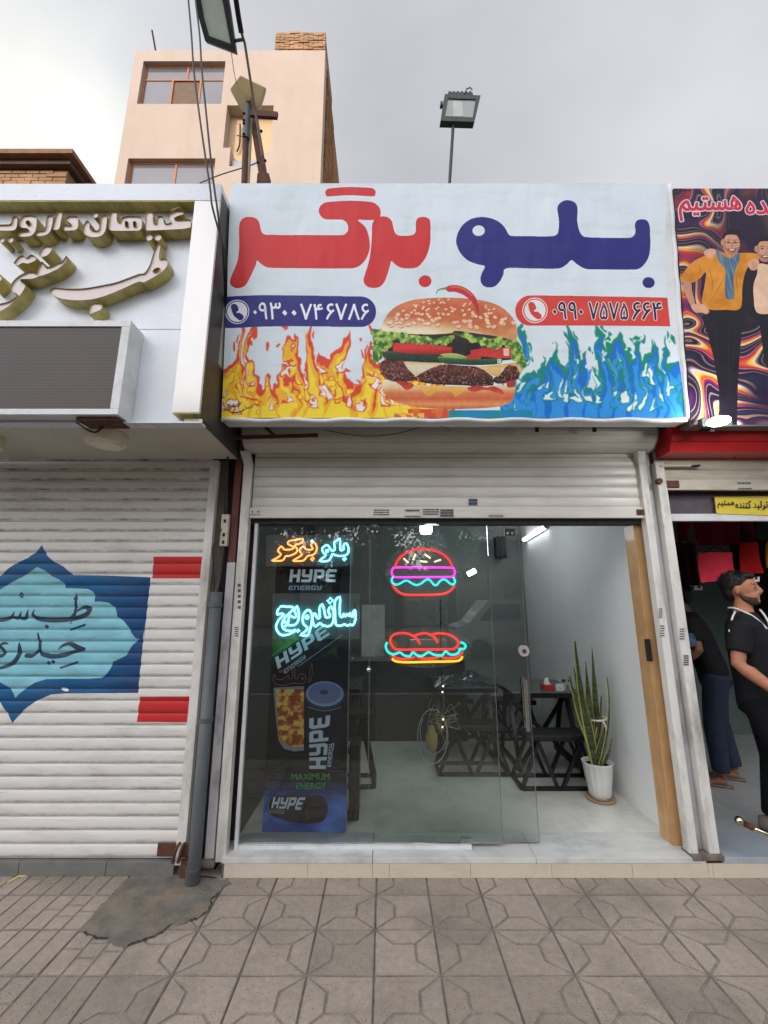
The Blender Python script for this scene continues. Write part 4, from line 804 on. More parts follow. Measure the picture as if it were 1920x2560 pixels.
MB().prism([(q[0].x, Yf, zu), (xr, Yf, zu), (xr, Yf, q[2].z), (q[3].x+.0, Yf, q[3].z)], (0, Yp-Yf-.002, 0)).build('column', M_mirror, HS, bev=.003)
MB().box(-3.7, xc-.001, Yf+.002, Yp-.002, zu-.0035, zu+.0).build('beam_underside', M_brass, HS); MB().box(q[3].x+.001, xr-.001, Yf+.002, Yp-.004, q[3].z-.006, q[3].z-.001).build('column_foot', M_brass, HS)
M_side = mat('old_side_sheet', (176, 172, 164), .6, var=.08, vs=3, dirt=.5, dcol=(120, 110, 98), ds=3)
M_sided = mat('dark_side_sheet', (62, 62, 58), .4, var=.1, vs=3, dirt=.3)
for a, b, m_ in ((zb, 3.18, M_sided), (3.183, 3.62, M_side), (3.623, 4.02, M_side), (4.023, zt-.02, M_side)): MB().box(xr-.012, xr-.002, Yp+.0, 3.02, a, b).build('side_sheet', m_, HS)
MB().box(xr-.002, xr+.001, Yf+.02, Yp+.12, zb+.02, zt-.05).build('edge_strip', M_sided, HS)
for k in (1, 2): 
    x = F(470, 760, Yp-.001).x
MB().box(-3.7, xc, Yp-.0015, Yp+.0, 3.345, 3.349).build('panel_joint', M_side, HS); MB().box(xc-.001, xc+.004, Yp-.003, Yp, zb, zu-.004).build('panel_joint', M_side, HS)
MB().box(-3.7, xr-.012, Yp+.021, 3.02, zb, zb+.015).build('soffit', mat('cream_soffit', (206, 200, 186), .55, var=.03, vs=2, dirt=.25, ds=1.5), HS)
MB().box(-3.7, xr, Yf+.03, Yp+.021, zb-.012, zb-.001).build('soffit_edge', M_acp, HS)
C8 = lambda pts: crop(pts, 0, 470, 2.9625)
LP_, LB = VP(Yf), VP(Yf+.011)
def letter(P, holes=(), sm=3):
    P = cr(P, sm) if sm > 1 else P; loop = [F(x, y, Yf) for x, y in C8(P)]; hs = [[F(x, y, Yf) for x, y in C8(h)] for h in holes]
    o = MB().prism(loop, (0, Yp-Yf-.001, 0), cap0=False, cap1=False, holes=hs).build('letter', M_brass, HS, fix=False)
    MB().prism([p+Vector((0, .010, 0)) for p in loop], (0, .003, 0), holes=[[p+Vector((0, .010, 0)) for p in h] for h in hs]).build('face', M_lface, o); return o
def sharp(P, k=.22):
    """keep corners, only softened"""
    R = []
    for i in range(len(P)):
        a, b, c = (np.array(P[j % len(P)], float) for j in (i-1, i, i+1)); R += [tuple(b+(a-b)*k), tuple(b+(a-b)*k*.3+(c-b)*k*.3), tuple(b+(c-b)*k)]
    return R
L_ = lambda P, h=(): letter(sharp(P), h, 1)
L_([(1250, 190), (1300, 166), (1355, 166), (1362, 192), (1310, 208), (1284, 226), (1300, 234), (1398, 228), (1415, 242), (1412, 300), (1085, 316), (1072, 300), (1078, 182), (1102, 168), (1130, 176), (1132, 262), (1160, 262), (1165, 206), (1206, 206), (1212, 262), (1250, 260), (1270, 250), (1245, 222)])
L_([(1256, 166), (1266, 146), (1326, 122), (1331, 142), (1276, 166)])
for x, y, r in ((1103, 362, 27), (1168, 362, 27), (703, 197, 23), (10, 382, 22), (75, 380, 24)): letter(circ(x, y, r, n=16), sm=1)
L_([(800, 300), (815, 182), (838, 166), (866, 176), (862, 246), (885, 256), (900, 216), (940, 204), (1040, 208), (1052, 236), (1050, 296), (1030, 316), (820, 316)], [[(924, 246), (946, 246), (946, 282), (924, 282)], [(984, 246), (1006, 246), (1006, 282), (984, 282)]])
letter([(620, 335), (616, 282), (640, 242), (664, 256), (662, 300), (692, 314), (732, 305), (744, 225), (756, 202), (790, 206), (785, 290), (768, 335), (730, 360), (668, 360)])
L_([(462, 306), (470, 270), (520, 276), (526, 262), (480, 234), (500, 206), (565, 206), (580, 226), (578, 290), (560, 312), (480, 316)])
L_([(384, 302), (415, 186), (432, 168), (460, 172), (460, 192), (440, 306), (400, 312)])
letter([(264, 352), (272, 318), (328, 306), (344, 228), (356, 203), (390, 206), (386, 270), (366, 328), (322, 352)])
letter([(134, 346), (145, 322), (198, 316), (206, 300), (152, 290), (140, 262), (150, 226), (176, 202), (238, 201), (268, 216), (270, 266), (260, 320), (226, 354), (152, 360)], [circ(206, 256, 17, n=12)])
L_([(-60, 315), (-60, 270), (60, 270), (82, 262), (90, 216), (110, 204), (130, 211), (125, 286), (106, 316)])
letter([(368, 768), (378, 745), (410, 737), (500, 745), (620, 742), (740, 722), (850, 700), (950, 665), (1030, 635), (1068, 630), (1106, 575), (1130, 500), (1150, 445), (1176, 405), (1186, 425), (1177, 522), (1205, 519), (1236, 530), (1240, 566), (1220, 600), (1170, 640), (1110, 675), (1062, 697), (1022, 694), (920, 740), (800, 790), (700, 820), (600, 831), (500, 826), (430, 811), (390, 790)], [[(1128, 616), (1140, 600), (1165, 588), (1183, 592), (1172, 608), (1150, 620)]])
L_([(648, 934), (668, 860), (692, 847), (746, 852), (757, 882), (742, 904), (668, 932)])
letter([(-60, 872), (0, 856), (60, 840), (110, 810), (129, 788), (108, 775), (82, 765), (75, 735), (95, 692), (140, 650), (200, 622), (236, 619), (266, 632), (282, 588), (314, 543), (322, 575), (355, 585), (420, 556), (462, 540), (488, 502), (498, 515), (488, 545), (440, 590), (390, 616), (330, 642), (290, 652), (245, 670), (200, 673), (152, 676), (152, 692), (182, 712), (186, 730), (168, 765), (130, 812), (80, 860), (40, 890), (-60, 935)])
L_([(283, 492), (312, 438), (340, 425), (378, 436), (386, 456), (350, 500), (308, 512)])
L_([(97, 556), (130, 510), (162, 494), (192, 520), (228, 489), (276, 516), (262, 536), (230, 551), (205, 560), (165, 550), (130, 576)])
L_([(-60, 640), (0, 638), (14, 650), (10, 680), (-60, 760)])
# moving-letter display
LD = thing('led_display', 'dark switched off LED display in a white frame on the herbal shop sign', 'display', (-2.0, 2.3, 3.3))
Yd = 2.255; fl = [F(x, y, Yd) for x, y in ((326, 801), (296, 1036))]; x1 = (fl[0].x+fl[1].x)/2; zt_ = fl[0].z; zb_ = fl[1].z
sc = MB().box(-3.6, x1-.05, Yd+.008, Yd+.02, zb_+.035, zt_-.04); m_ = bpy.data.materials.new('led_grid'); m_.use_nodes = True; t2 = NT(m_); pz = t2.N['Principled BSDF']
sx = t2.n('ShaderNodeSeparateXYZ'); t2.L.new(t2.pos(), sx.inputs[0]); gx = t2.m('FRACT', t2.m('DIVIDE', sx.outputs[0], .0095)); gz = t2.m('FRACT', t2.m('DIVIDE', sx.outputs[2], .0095))
dt = t2.m('LESS_THAN', t2.m('ADD', t2.m('POWER', t2.m('SUBTRACT', gx, .5), 2.), t2.m('POWER', t2.m('SUBTRACT', gz, .5), 2.)), .11)
t2.put(pz.inputs['Base Color'], t2.mix(dt, lin((52, 48, 46)), t2.mix(t2.ramp(t2.noise(1.6, 3), .35, .65), lin((92, 88, 82)), lin((110, 92, 78))))); pz.inputs['Roughness'].default_value = .6
sc.build('led_panel', m_, LD)
MB().box(-3.6, x1, Yd, Yp-.002, zt_-.04, zt_).build('frame', M_frame, LD, bev=.002); MB().box(-3.6, x1, Yd, Yp-.002, zb_, zb_+.035).build('frame', M_frame, LD, bev=.002); MB().box(x1-.05, x1, Yd, Yp-.002, zb_+.0355, zt_-.0405).build('frame', M_frame, LD, bev=.002)
MB().box(-3.6, x1-.05, Yd+.021, Yp-.003, zb_+.036, zt_-.041).build('housing', M_dark, LD)
MB().box(x1-.26, x1-.02, Yd+.03, Yp+.02, zb_-.022, zb_-.002).build('mount', M_rust, LD, bev=.004)
MB().tube(cr([(x1-.26, Yd+.04, zb_-.03), (x1-.2, Yd+.04, zb_-.07), (x1-.17, Yd+.08, zb_-.075), (x1-.16, Yd+.12, zb_-.02)], 5, False), .006, 6).build('cable', M_dark, LD)
for i, (xx, yy) in enumerate(((267, 1093), (5, 1097))):
    c = G(xx, yy, zb-.02)
    if xx < 100: c.x = G(267, 1093, zb-.02).x-.82
    o = thing('ceiling_lamp', ('round cream ceiling lamp under the sign box below the display bracket' if i == 0 else 'round cream ceiling lamp under the sign box cut by the left edge of the photo'), 'lamp', (c.x, c.y, zb-.06), 'round lamps under the herbal sign')
    MB().tube([(c.x, c.y, zb-.001), (c.x, c.y, zb-.068), (c.x, c.y, zb-.075)], [.118, .114, .104], 28).build('housing', mat('cream_plastic', (226, 216, 188), .5, dirt=.3), o)
    MB().tube([(c.x, c.y, zb-.075), (c.x, c.y, zb-.079)], .085, 28).build('diffuser', mat('frosted_plastic', (230, 226, 210), .35), o)

# ================================================================== behind the shop row
M_stucco = mat('pale_stucco', (180, 166, 154), .85, var=.04, vs=1.2, dirt=.5, dcol=(170, 150, 132), ds=.9, dst=(2, 2, .25), bump=.1, bs=30, spec=.15)
M_wframe = mat('orange_window_frame', (164, 104, 66), .5); M_wglass = mat('dull_window_glass', (104, 102, 108), .12, var=.15, vs=.8, spec=.6)
M_brick = mat('yellow_brick', (160, 128, 98), .85, var=.28, vs=2.4, dirt=.35, dcol=(120, 84, 58), ds=3, bump=.4, bs=40, spec=.15); M_mortar = mat('mortar', (132, 106, 80), .95, var=.2, vs=9)
M_brick2 = mat('dark_brick', (150, 110, 76), .9, var=.3, vs=2.2, dirt=.5, dcol=(92, 66, 48), ds=2, spec=.1)
R1 = lambda x, y: (x/1.728, y/1.728)
YB = 8.0; bl = F(*R1(588, 232), YB); brt = F(*R1(1398, 218), YB); xL, xR, zT = -6.235, -1.475, brt.z
AB = thing('apartment_building', 'tall pale apartment building catching warm sun behind the shops', 'building', ((xL+xR)/2, 10, 0))
def hole(pts): P = [F(*R1(x, y), YB) for x, y in pts]; return [(p.x, YB, p.z) for p in P]
h1 = hole([(620, 264), (975, 259), (960, 450), (592, 449)]); h1 = [(h1[0][0], YB, h1[0][2]), (h1[1][0], YB, h1[0][2]), (h1[1][0], YB, h1[3][2]), (h1[0][0], YB, h1[3][2])]
h2 = [(h1[0][0], YB, F(*R1(700, 684), YB).z), (h1[1][0], YB, F(*R1(700, 684), YB).z), (h1[1][0], YB, 9.6), (h1[0][0], YB, 9.6)]
a_ = F(*R1(985, 455), YB); b_ = F(*R1(1183, 450), YB); c_ = F(*R1(1168, 660), YB); d_2 = F(*R1(982, 718), YB)
h3 = [(a_.x-.02, YB, a_.z), (b_.x, YB, a_.z), (b_.x, YB, c_.z+.05), (b_.x-.13, YB, c_.z+.05), (b_.x-.13, YB, d_2.z), (a_.x+.16, YB, d_2.z), (a_.x+.16, YB, c_.z+.15), (a_.x-.02, YB, c_.z+.15)]
MB().prism([(xL, YB, 0), (xR, YB, 0), (xR, YB, zT), (xL, YB, zT)], (0, .28, 0), holes=[h1, h2, h3]).build('front_wall', M_stucco, AB)
MB().box(xL, xR-.02, YB+.28, 15, 0, zT-.05).build('core', M_stucco, AB)
MB().box(xR-.02, xR, YB+.285, 15, 0, zT-.02).build('brick_side', M_brick2, AB)
n_ = 0
for r in range(40):                                         # courses near the top of the side wall that the photo still shows singly
    z = zT-.06-r*.11
    for k in range(6):
        y = YB+.32+k*.24+(r % 2)*.12
        MB().box(xR, xR+.012+random.uniform(0, .012), y, y+.225, z-.09, z).build('brick', M_brick2, AB); n_ += 1
def window(h, open_=False):
    (x0, _, z1), (x1, _, z0) = h[0], h[2]; fr_ = MB(); y = YB+.10; t = .045
    zt2 = z1-(z1-z0)*.33; fr_.box(x0, x1, y, y+.04, z1-t, z1).box(x0, x1, y, y+.04, z0, z0+t).box(x0, x0+t, y, y+.04, z0+t, z1-t).box(x1-t, x1, y, y+.04, z0+t, z1-t).box(x0+t, x1-t, y+.001, y+.041, zt2-t/2, zt2+t/2)
    xm = x0+(x1-x0)*.36; xn = x0+(x1-x0)*.70; xo = x0+(x1-x0)*.53
    fr_.box(xm-t/2, xm+t/2, y, y+.042, z0+t, zt2-t/2).box(xn-t/2, xn+t/2, y, y+.042, z0+t, zt2-t/2).box(xo-t/2, xo+t/2, y, y+.042, zt2+t/2, z1-t)
    o = fr_.build('window', M_wframe, AB)
    for a, b, c, d in ((x0+t, xo-t/2, zt2+t/2, z1-t), (xo+t/2, x1-t, zt2+t/2, z1-t), (x0+t, xm-t/2, z0+t, zt2-t/2), (xn+t/2, x1-t, z0+t, zt2-t/2)): MB().box(a, b, y+.015, y+.025, c, d).build('pane', M_wglass, o)
    MB().box(xm+t/2, xn-t/2, y+.03, y+.036, z0+t, zt2-t/2).build('fly_screen', mat('fly_screen', (110, 92, 78), .9), o)
window(h1); window(h2)
rc = MB().box(h3[0][0], h3[1][0], YB+.26, YB+.279, d_2.z, a_.z).build('recess_back', mat('tan_plaster', (196, 170, 134), .8, var=.06), AB)
MB().box(a_.x+.18, b_.x-.15, YB+.1, YB+.25, d_2.z+.02, c_.z-.1).build('recess_panel', mat('blue_grey_sheet', (150, 150, 158), .5), AB)
for x in (a_.x+.25, a_.x+.42): MB().tube(cr([(x, YB+.2, a_.z-.3), (x+.03, YB+.2, a_.z-.9), (x-.02, YB+.2, c_.z+.3)], 4, False), .018, 6).build('pipe', M_dark, rc)
cx0, cx1 = F(*R1(1176, 140), YB).x, F(*R1(1398, 140), YB).x; cz = F(*R1(1280, 141), YB+.30).z; zv = F(*R1(1280, 217), YB+.30).z
ch = MB().box(cx0+.01, cx1-.01, YB+.31, YB+1.8, zT, cz-.02).build('chimney', M_mortar, AB)
nc = 10; hb_ = (cz-zv)/8; zT2 = cz-nc*hb_
for r in range(nc):
    x = cx0-(r % 2)*.12
    while x < cx1-.02:
        a, b = max(x, cx0), min(x+.235, cx1)
        if b-a > .05: MB().box(a, b, YB+.29-random.uniform(0, .025), YB+.40, zT2+r*hb_+.006, zT2+(r+1)*hb_-.012).build('brick', M_brick, ch)
        x += .25
MB().bar(F(*R1(657, 132), YB+.1), F(*R1(676, 240), YB+.1), .035).build('roof_rod', M_dark, AB)
# low brick house on the left
LH = thing('brick_house', 'low yellow brick house with a stepped cornice behind the herbal sign', 'building', (-5, 6, 0))
YH = 5.6; e0 = F(*R1(288, 760), YH); zc = F(*R1(100, 735), YH).z; zc2 = F(*R1(100, 690), YH-.3).z
MB().box(-9, e0.x-.01, YH+.05, 9, 0, zc).build('wall', M_mortar, LH)
z = zc-.012; r = 0
while z > e0.z-.35:
    x = e0.x-(r % 2)*.11
    for k in range(14):
        b = x-k*.225; MB().box(b-.212, b if k else e0.x, YH-random.uniform(0, .012), YH+.05, z-.058, z).build('brick', M_brick, LH)
    z -= .07; r += 1
MB().box(-9, e0.x+.10, YH-.10, 9.2, zc+.002, zc+.09).build('cornice', mat('dark_cornice', (82, 62, 52), .85, var=.2), LH); MB().box(-9, e0.x+.2, YH-.2, 9.4, zc+.091, zc+.17).build('cornice', mat('brown_cornice', (122, 90, 66), .85, var=.2), LH); MB().box(-9, e0.x+.16, YH-.16, 9.4, zc+.171, zc+.23).build('roof_edge', mat('olive_tiles', (132, 120, 82), .85, var=.2), LH)

# ================================================================== poles, lamps and cables over the signs
M_lampb = mat('dark_lamp_body', (44, 50, 48), .5, var=.1); M_lens = glassmat('lamp_lens', (.75, .8, .76), 1.2)
Z1 = lambda x, y: (460+x/4.607, y/4.607)
PO_ = thing('antenna_mast', 'weathered steel posts and leaning beam carrying a long lamp arm above the gap', 'mast', F(620, 456, 3.25))
Ym = 3.25; pt = lambda x, y, Y=Ym: F(*Z1(x, y), Y)
dn = Vector((0, 0, -.5))
MB().tube([pt(735, 1130), pt(715, 1600)], .032, 12).build('post', M_galv, PO_); MB().tube([pt(712, 1560, Ym+.01), pt(695, 2100, Ym+.01), pt(690, 2100, Ym+.01)+dn], .028, 12).build('post', M_rust, PO_)
MB().tube([pt(775, 1300, Ym+.03), pt(738, 2100, Ym+.03), pt(735, 2100, Ym+.03)+dn], .017, 10).build('post', mat('pale_steel', (150, 140, 124), .5), PO_)
MB().bar(pt(795, 1300, Ym+.05), pt(955, 2080, Ym+.1)+Vector((.03, 0, -.3)), .075, .06).build('leaning_beam', M_rust, PO_)
MB().bar(pt(770, 1310, Ym-.04), pt(1078, 1335, Ym-.04), .03, .065).build('cross_bar', M_rust, PO_)
MB().tube([pt(905, 1800, Ym-.03), pt(820, 1280, Ym-.2), pt(700, 500, 2.75), pt(660, 370, 2.68)], .012, 8).build('lamp_arm', mat('weathered_arm', (120, 106, 92), .6), PO_)
MB().tube([pt(660, 380, 2.68), pt(625, 180, 2.60), pt(590, -60, 2.5)], .022, 8).build('lamp_arm', M_dark, PO_); MB().tube([pt(590, 470, 2.62), pt(680, 455, 2.68)], .012, 8).build('arm_bracket', M_dark, PO_)
for x, y in ((690, 1305), (690, 1385), (690, 1420), (690, 1545), (890, 1510), (935, 1850), (850, 1870)): MB().ball(pt(x, y, Ym-.03), .014, n=5).build('bolt', M_dark, PO_)
MB().tube([pt(610, 1560, Ym-.02), pt(700, 1570, Ym-.02)], .006, 6).build('peg', mat('pale_steel', (150, 140, 124), .5), PO_)
MB().box(*(lambda p: (p.x-.04, p.x+.07, p.y-.04, p.y+.04, p.z-.2, p.z+.02))(pt(905, 2060, Ym+.1))).build('foot_block', M_rust, PO_)
FLp = Plane(pt(400, 250, 2.55), (1, .10, -.05), Vector((-.06, .42, -.50)).normalized().cross(Vector((1, .1, -.05))).cross(Vector((1, .1, -.05))) if False else (-.10, -.62, .62))
FL = thing('floodlight', 'big dark framed floodlight hanging overhead at the top edge, seen from below', 'floodlight', pt(400, 250, 2.55))
def fl(P, off=0): return [FLp.hit(*Z1(x, y))+FLp.n*off for x, y in P]
outer = [(92, -420), (135, 0), (165, 200), (240, 470), (600, 610), (520, 60), (430, -420)]; inner = [(160, -330), (190, 0), (225, 190), (285, 410), (535, 500), (440, 0), (380, -330)]
MB().prism(fl(outer), -FLp.n*.06, holes=[fl(inner)]).build('frame', M_lampb, FL, bev=.004); MB().prism(fl(inner, -.012), -FLp.n*.006).build('lens', mat('greenish_lens', (196, 208, 196), .25, var=.06), FL); MB().prism(fl(inner, -.024), -FLp.n*.05).build('reflector', M_lampb, FL)
ANp = Plane(pt(730, 1080, Ym-.06), (1, .15, -.1), (.05, -.75, .66)); AN = thing('panel_antenna', 'beige weathered panel antenna on top of the blue grey post', 'antenna', pt(730, 1080, Ym-.06))
an = [ANp.hit(*Z1(x, y)) for x, y in sharp([(525, 1025), (648, 862), (735, 908), (936, 1002), (930, 1050), (890, 1190), (838, 1282), (690, 1310), (615, 1195)], .12)]
MB().prism(an, -ANp.n*.07).build('shell', mat('beige_shell', (186, 172, 136), .55, var=.06, vs=3, dirt=.4, dcol=(140, 118, 76), ds=3), AN, bev=.008)
MB().tube([ANp.hit(*Z1(740, 1120))+ANp.n*.0, ANp.hit(*Z1(740, 1120))+ANp.n*.03], .03, 14).build('boss', mat('beige_boss', (170, 156, 120), .5), AN)
M_cab = mat('black_cable', (28, 27, 30), .5)
cab = [[(50, 0), (85, 400), (112, 800), (160, 1200), (230, 1700), (300, 2160), (330, 2400)], [(132, 0), (180, 400), (205, 800), (250, 1250), (300, 1750), (350, 2180), (385, 2420)]]
for i, c in enumerate(cab):
    P = [F(*Z1(x, y), 2.22+.02*i) for x, y in [(c[0][0]-25, -300)]+c]+[F(*p, Y) for p, Y in (((563-6*i, 640), 2.33), ((566-4*i, 720), 2.45), ((564-3*i, 800), 2.6), ((566, 930), 2.8), ((570, 1090), 2.95), ((566, 1285), 2.985))]
    tag(MB().tube(cr(P, 5, False), .0065, 8).build('cable', M_cab), ['left of two black cables running down from the top edge into the gap between signs', 'right of two black cables running down from the top edge into the gap between signs'][i], 'cable', 'black cables down the gap')
tag(MB().tube(cr([F(*Z1(x, y), Y) for x, y, Y in ((515, -60, 2.6), (525, 60, 2.62), (540, 500, 2.7), (560, 720, 2.85), (600, 940, 3.1), (640, 1000, 3.2))], 5, False), .003, 6).build('thin_wire', M_cab), 'thin wire hanging from the overhead floodlight to the beige antenna', 'wire')
tag(MB().tube(cr([F(*Z1(x, y), 3.6) for x, y in ((180, 2110), (400, 2020), (620, 1950), (780, 1900), (860, 1860))], 5, False), .006, 6).build('thin_wire', M_galv), 'grey cable running sideways from the apartment window to the leaning beam', 'wire')
# floodlight over the banner
RL = lambda x, y: (960+x/1.728, y/1.728)
FR = thing('floodlight', 'square black floodlight on a thin pole above the white burger banner', 'floodlight', F(1124, 460, 2.9))
fp = Plane(F(*RL(330, 460), 2.86), (1, .12, .03), (-.0, .16, .98)); hit = lambda P, o=0.: [fp.hit(*RL(x, y))+fp.n*o for x, y in P]
of, inn = [(245, 521), (391, 526), (418, 411), (263, 405)], [(263, 500), (384, 506), (397, 428), (277, 424)]
MB().prism(hit(of), -fp.n*.05, holes=[hit(inn)]).build('frame', M_lampb, FR, bev=.003); MB().prism(hit(inn, -.010), -fp.n*.004).build('lens', mat('pale_lens', (150, 154, 150), .2, var=.05), FR)
MB().prism(hit([(300, 497), (345, 495), (338, 432), (300, 430)], -.009), -fp.n*.001).build('reflector', mat('lens_reflector', (176, 178, 176), .3), FR); MB().prism(hit([(274, 406), (397, 408), (389, 374), (283, 371)], -.04), -fp.n*.05).build('driver_box', M_lampb, FR, bev=.003)
for k in range(6): MB().prism(hit([(284+k*18, 404), (292+k*18, 404), (292+k*18, 372), (284+k*18, 372)], -.034), -fp.n*.006).build('fin', M_lampb, FR)
MB().tube([p for p in [fp.hit(*RL(350, 395))-fp.n*.02, fp.hit(*RL(360, 372))-fp.n*.02, fp.hit(*RL(375, 366))-fp.n*.02, fp.hit(*RL(384, 375))-fp.n*.02]], .005, 6).build('cable', M_cab, FR)
MB().prism(hit([(246, 446), (256, 446), (256, 430), (246, 430)], -.01), -fp.n*.03).build('side_knob', M_lampb, FR)
MB().tube([fp.hit(*RL(303, 520))-fp.n*.03, F(*RL(283, 795), 2.9), F(*RL(280, 850), 2.92), F(*RL(276, 960), 2.95)], .013, 8).build('pole', M_lampb, FR)

# ================================================================== across the street (seen only in the shop glass, except the unseen tall block)
XB = thing('shade_building', 'added tall brick block behind the viewer shading the shop row, with low street houses beside it', 'building', (0, -25, 0))
MB().box(-36, -11.0, -36, -26, 0, 17.0).build('wall', mat('far_brick', (150, 128, 104), .9, var=.12, vs=1.2), XB); [MB().box(a, b-.01, -36, -26+dy, 0, z).build('low_wall', mat(n_, c_, .9, var=.15, vs=1.2), XB) for a, b, z, dy, n_, c_ in ((-10.99, -6.5, 5.2, .0, 'far_brick', (150, 128, 104)), (-6.5, -3.8, 3.2, .3, 'far_plaster', (176, 168, 156)), (-3.8, 1.5, 5.9, -.2, 'far_stone', (130, 122, 112)), (1.5, 5.5, 4.0, .4, 'far_plaster', (176, 168, 156)), (5.5, 11, 6.4, .1, 'far_brick', (150, 128, 104)), (11, 40, 4.8, 0, 'far_stone', (130, 122, 112)))]  # first wall: unseen tall block, added to keep the sun off the shop row
for k in range(9):
    for r_i in range(3): MB().box(-35+k*2.6, -33.6+k*2.6, -25.99, -25.95, 2+r_i*3.7, 4.1+r_i*3.7).build('window', mat('far_window', (60, 66, 72), .2), XB)
M_leaf = mat('dull_green_leaves', (52, 66, 40), .6, var=.35, vs=2.0, spec=.3); M_bark = mat('grey_bark', (84, 72, 60), .9, var=.2)
def tree(x, y, h, label, seed):
    r = random.Random(seed); t = thing('street_tree', label, 'tree', (x, y, 0), 'plane trees across the street')
    tr = MB().tube([(x, y, 0), (x+.1, y, h*.3), (x+.05, y+.1, h*.55)], [.2, .16, .09], 10)
    for k in range(6):
        a = r.uniform(0, 6.28); tr.tube([(x+.08, y, h*(.28+.04*k)), (x+math.cos(a)*1.1, y+math.sin(a)*1.1, h*(.5+.05*k)), (x+math.cos(a)*1.9, y+math.sin(a)*1.9, h*(.62+.05*k))], [.08, .05, .02], 6)
    tr.build('trunk', M_bark, t); cb = MB(); cl = [(x+r.gauss(0, 1.1), y+r.gauss(0, 1.0), h*.66+r.gauss(0, h*.15), r.uniform(.5, 1.0)) for _ in range(26)]
    for k in range(4200):
        cx, cy, cz_, R = r.choice(cl); d = Vector((r.gauss(0, 1), r.gauss(0, 1), r.gauss(0, 1))).normalized()*R*r.random()**.4; c = Vector((cx, cy, cz_))+d
        u = Vector((r.gauss(0, 1), r.gauss(0, 1), r.gauss(0, 1))).normalized()*r.uniform(.06, .12); v = u.orthogonal().normalized()*u.length*.7
        cb.add([c-u, c+v, c+u, c-v], [(0, 1, 2, 3)])
    o = cb.build('crown', M_leaf, t, fix=False); o['kind'] = 'stuff'
tree(-2.2, -12.5, 7.6, 'leafy street tree left of the white van across the road', 1); tree(3.0, -13.2, 8.2, 'leafy street tree behind the white van across the road', 2); tree(-6.6, -12.8, 7.2, 'leafy street tree furthest left across the road', 3); tree(8.5, -12.9, 7.6, 'leafy street tree furthest right across the road', 4)
tree(.6, -14.6, 6.4, 'smaller leafy street tree in the second row right of the middle', 5); tree(-4.4, -15.2, 6.8, 'leafy street tree in the second row left of the middle', 6); tree(5.8, -14.4, 6.6, 'leafy street tree in the second row behind the van', 7)
M_van = mat('white_van_paint', (210, 212, 212), .3, var=.02, coat=.4)
VN = thing('parked_van', 'white van parked across the road behind the viewer', 'van', (4.6, -8.6, -.12)); vz = -.12
side = [(2.3, .45), (2.3, 1.0), (2.75, 1.15), (3.35, 1.85), (6.6, 1.9), (6.75, .45)]
MB().prism([(x, -7.8, vz+z) for x, z in side], (0, -1.7, 0)).build('body', M_van, VN, bev=.05)
for a, b in (((3.5, 4.4)), ((4.5, 5.5)), ((5.6, 6.5))): MB().prism([(a-(.45 if a < 3.6 else 0), -7.795, vz+1.2), (b, -7.795, vz+1.2), (b, -7.795, vz+1.72), (a, -7.795, vz+1.72)], (0, .01, 0)).build('window', mat('van_glass', (30, 34, 38), .1), VN)
for x in (3.05, 6.0):
    for y in (-7.75, -9.5): MB().tube([(x, y-.1, vz+.32), (x, y+.08, vz+.32)], .32, 20).build('wheel', M_black, VN)

# ================================================================== signs hung inside the glass
ZN = lambda P: crop(P, 880, 1300, 3.607); ZT = lambda P: crop(P, 620, 1300, 5.184)
YN = 3.134; NR = (1.0, .05, .06); NC = (.02, .85, .80); NM = (1.0, .05, .75)
n_red, n_cyan, n_mag, n_yel, n_cream = emat('neon_red', (1, .035, .03), 1.25), emat('neon_cyan', (.03, .80, .76), 1.2), emat('neon_magenta', (1, .05, .72), 1.25), emat('neon_yellow', (1, .55, .02), 1.25), emat('neon_cream', (1, .82, .50), 1.1)
M_acr = bpy.data.materials.new('clear_acrylic'); M_acr.use_nodes = True; ta = NT(M_acr); ta.N.remove(ta.N['Principled BSDF']); tr0 = ta.n('ShaderNodeBsdfTransparent'); tr0.inputs[0].default_value = (.95, .96, .96, 1); df0 = ta.n('ShaderNodeBsdfDiffuse'); df0.inputs[0].default_value = (.75, .77, .77, 1); ms0 = ta.n('ShaderNodeMixShader'); ms0.inputs[0].default_value = .10
ta.L.new(tr0.outputs[0], ms0.inputs[1]); ta.L.new(df0.outputs[0], ms0.inputs[2]); ta.L.new(ms0.outputs[0], ta.N['Material Output'].inputs[0])
def board(par, pts, C): return MB().prism([F(x, y, YN)+Vector((0, .0145, 0)) for x, y in C(pts)], (0, .002, 0)).build('acrylic_board', M_acr, par)
def neon(parent, name, P, m, r=.0075, closed=False, C=ZN, n=5): return MB().tube([F(x, y, YN) for x, y in C(cr(P, n, closed))], r, 8, closed=closed).build(name, m, parent, smooth=True, fix=False)
def standoffs(par, pts, C=ZN):
    for x, y in pts: p = F(*C([(x, y)])[0], YN); MB().tube([(p.x, 3.119, p.z), (p.x, 3.142, p.z)], .010, 12).build('standoff', M_steel, par)
NB = thing('neon_burger', 'glowing burger shaped neon sign in red, magenta and cyan behind the glass', 'neon sign', F(*ZN([(645, 680)])[0], YN))
neon(NB, 'bun_tube', [(388, 425), (402, 385), (440, 332), (505, 290), (580, 267), (655, 262), (740, 275), (810, 303), (862, 345), (892, 388), (904, 425)], n_red)
neon(NB, 'patty_tube', [(400, 428), (650, 428), (890, 430), (920, 448), (928, 472), (920, 498), (888, 513), (650, 515), (400, 516), (368, 500), (357, 474), (366, 446)], n_mag, closed=True)
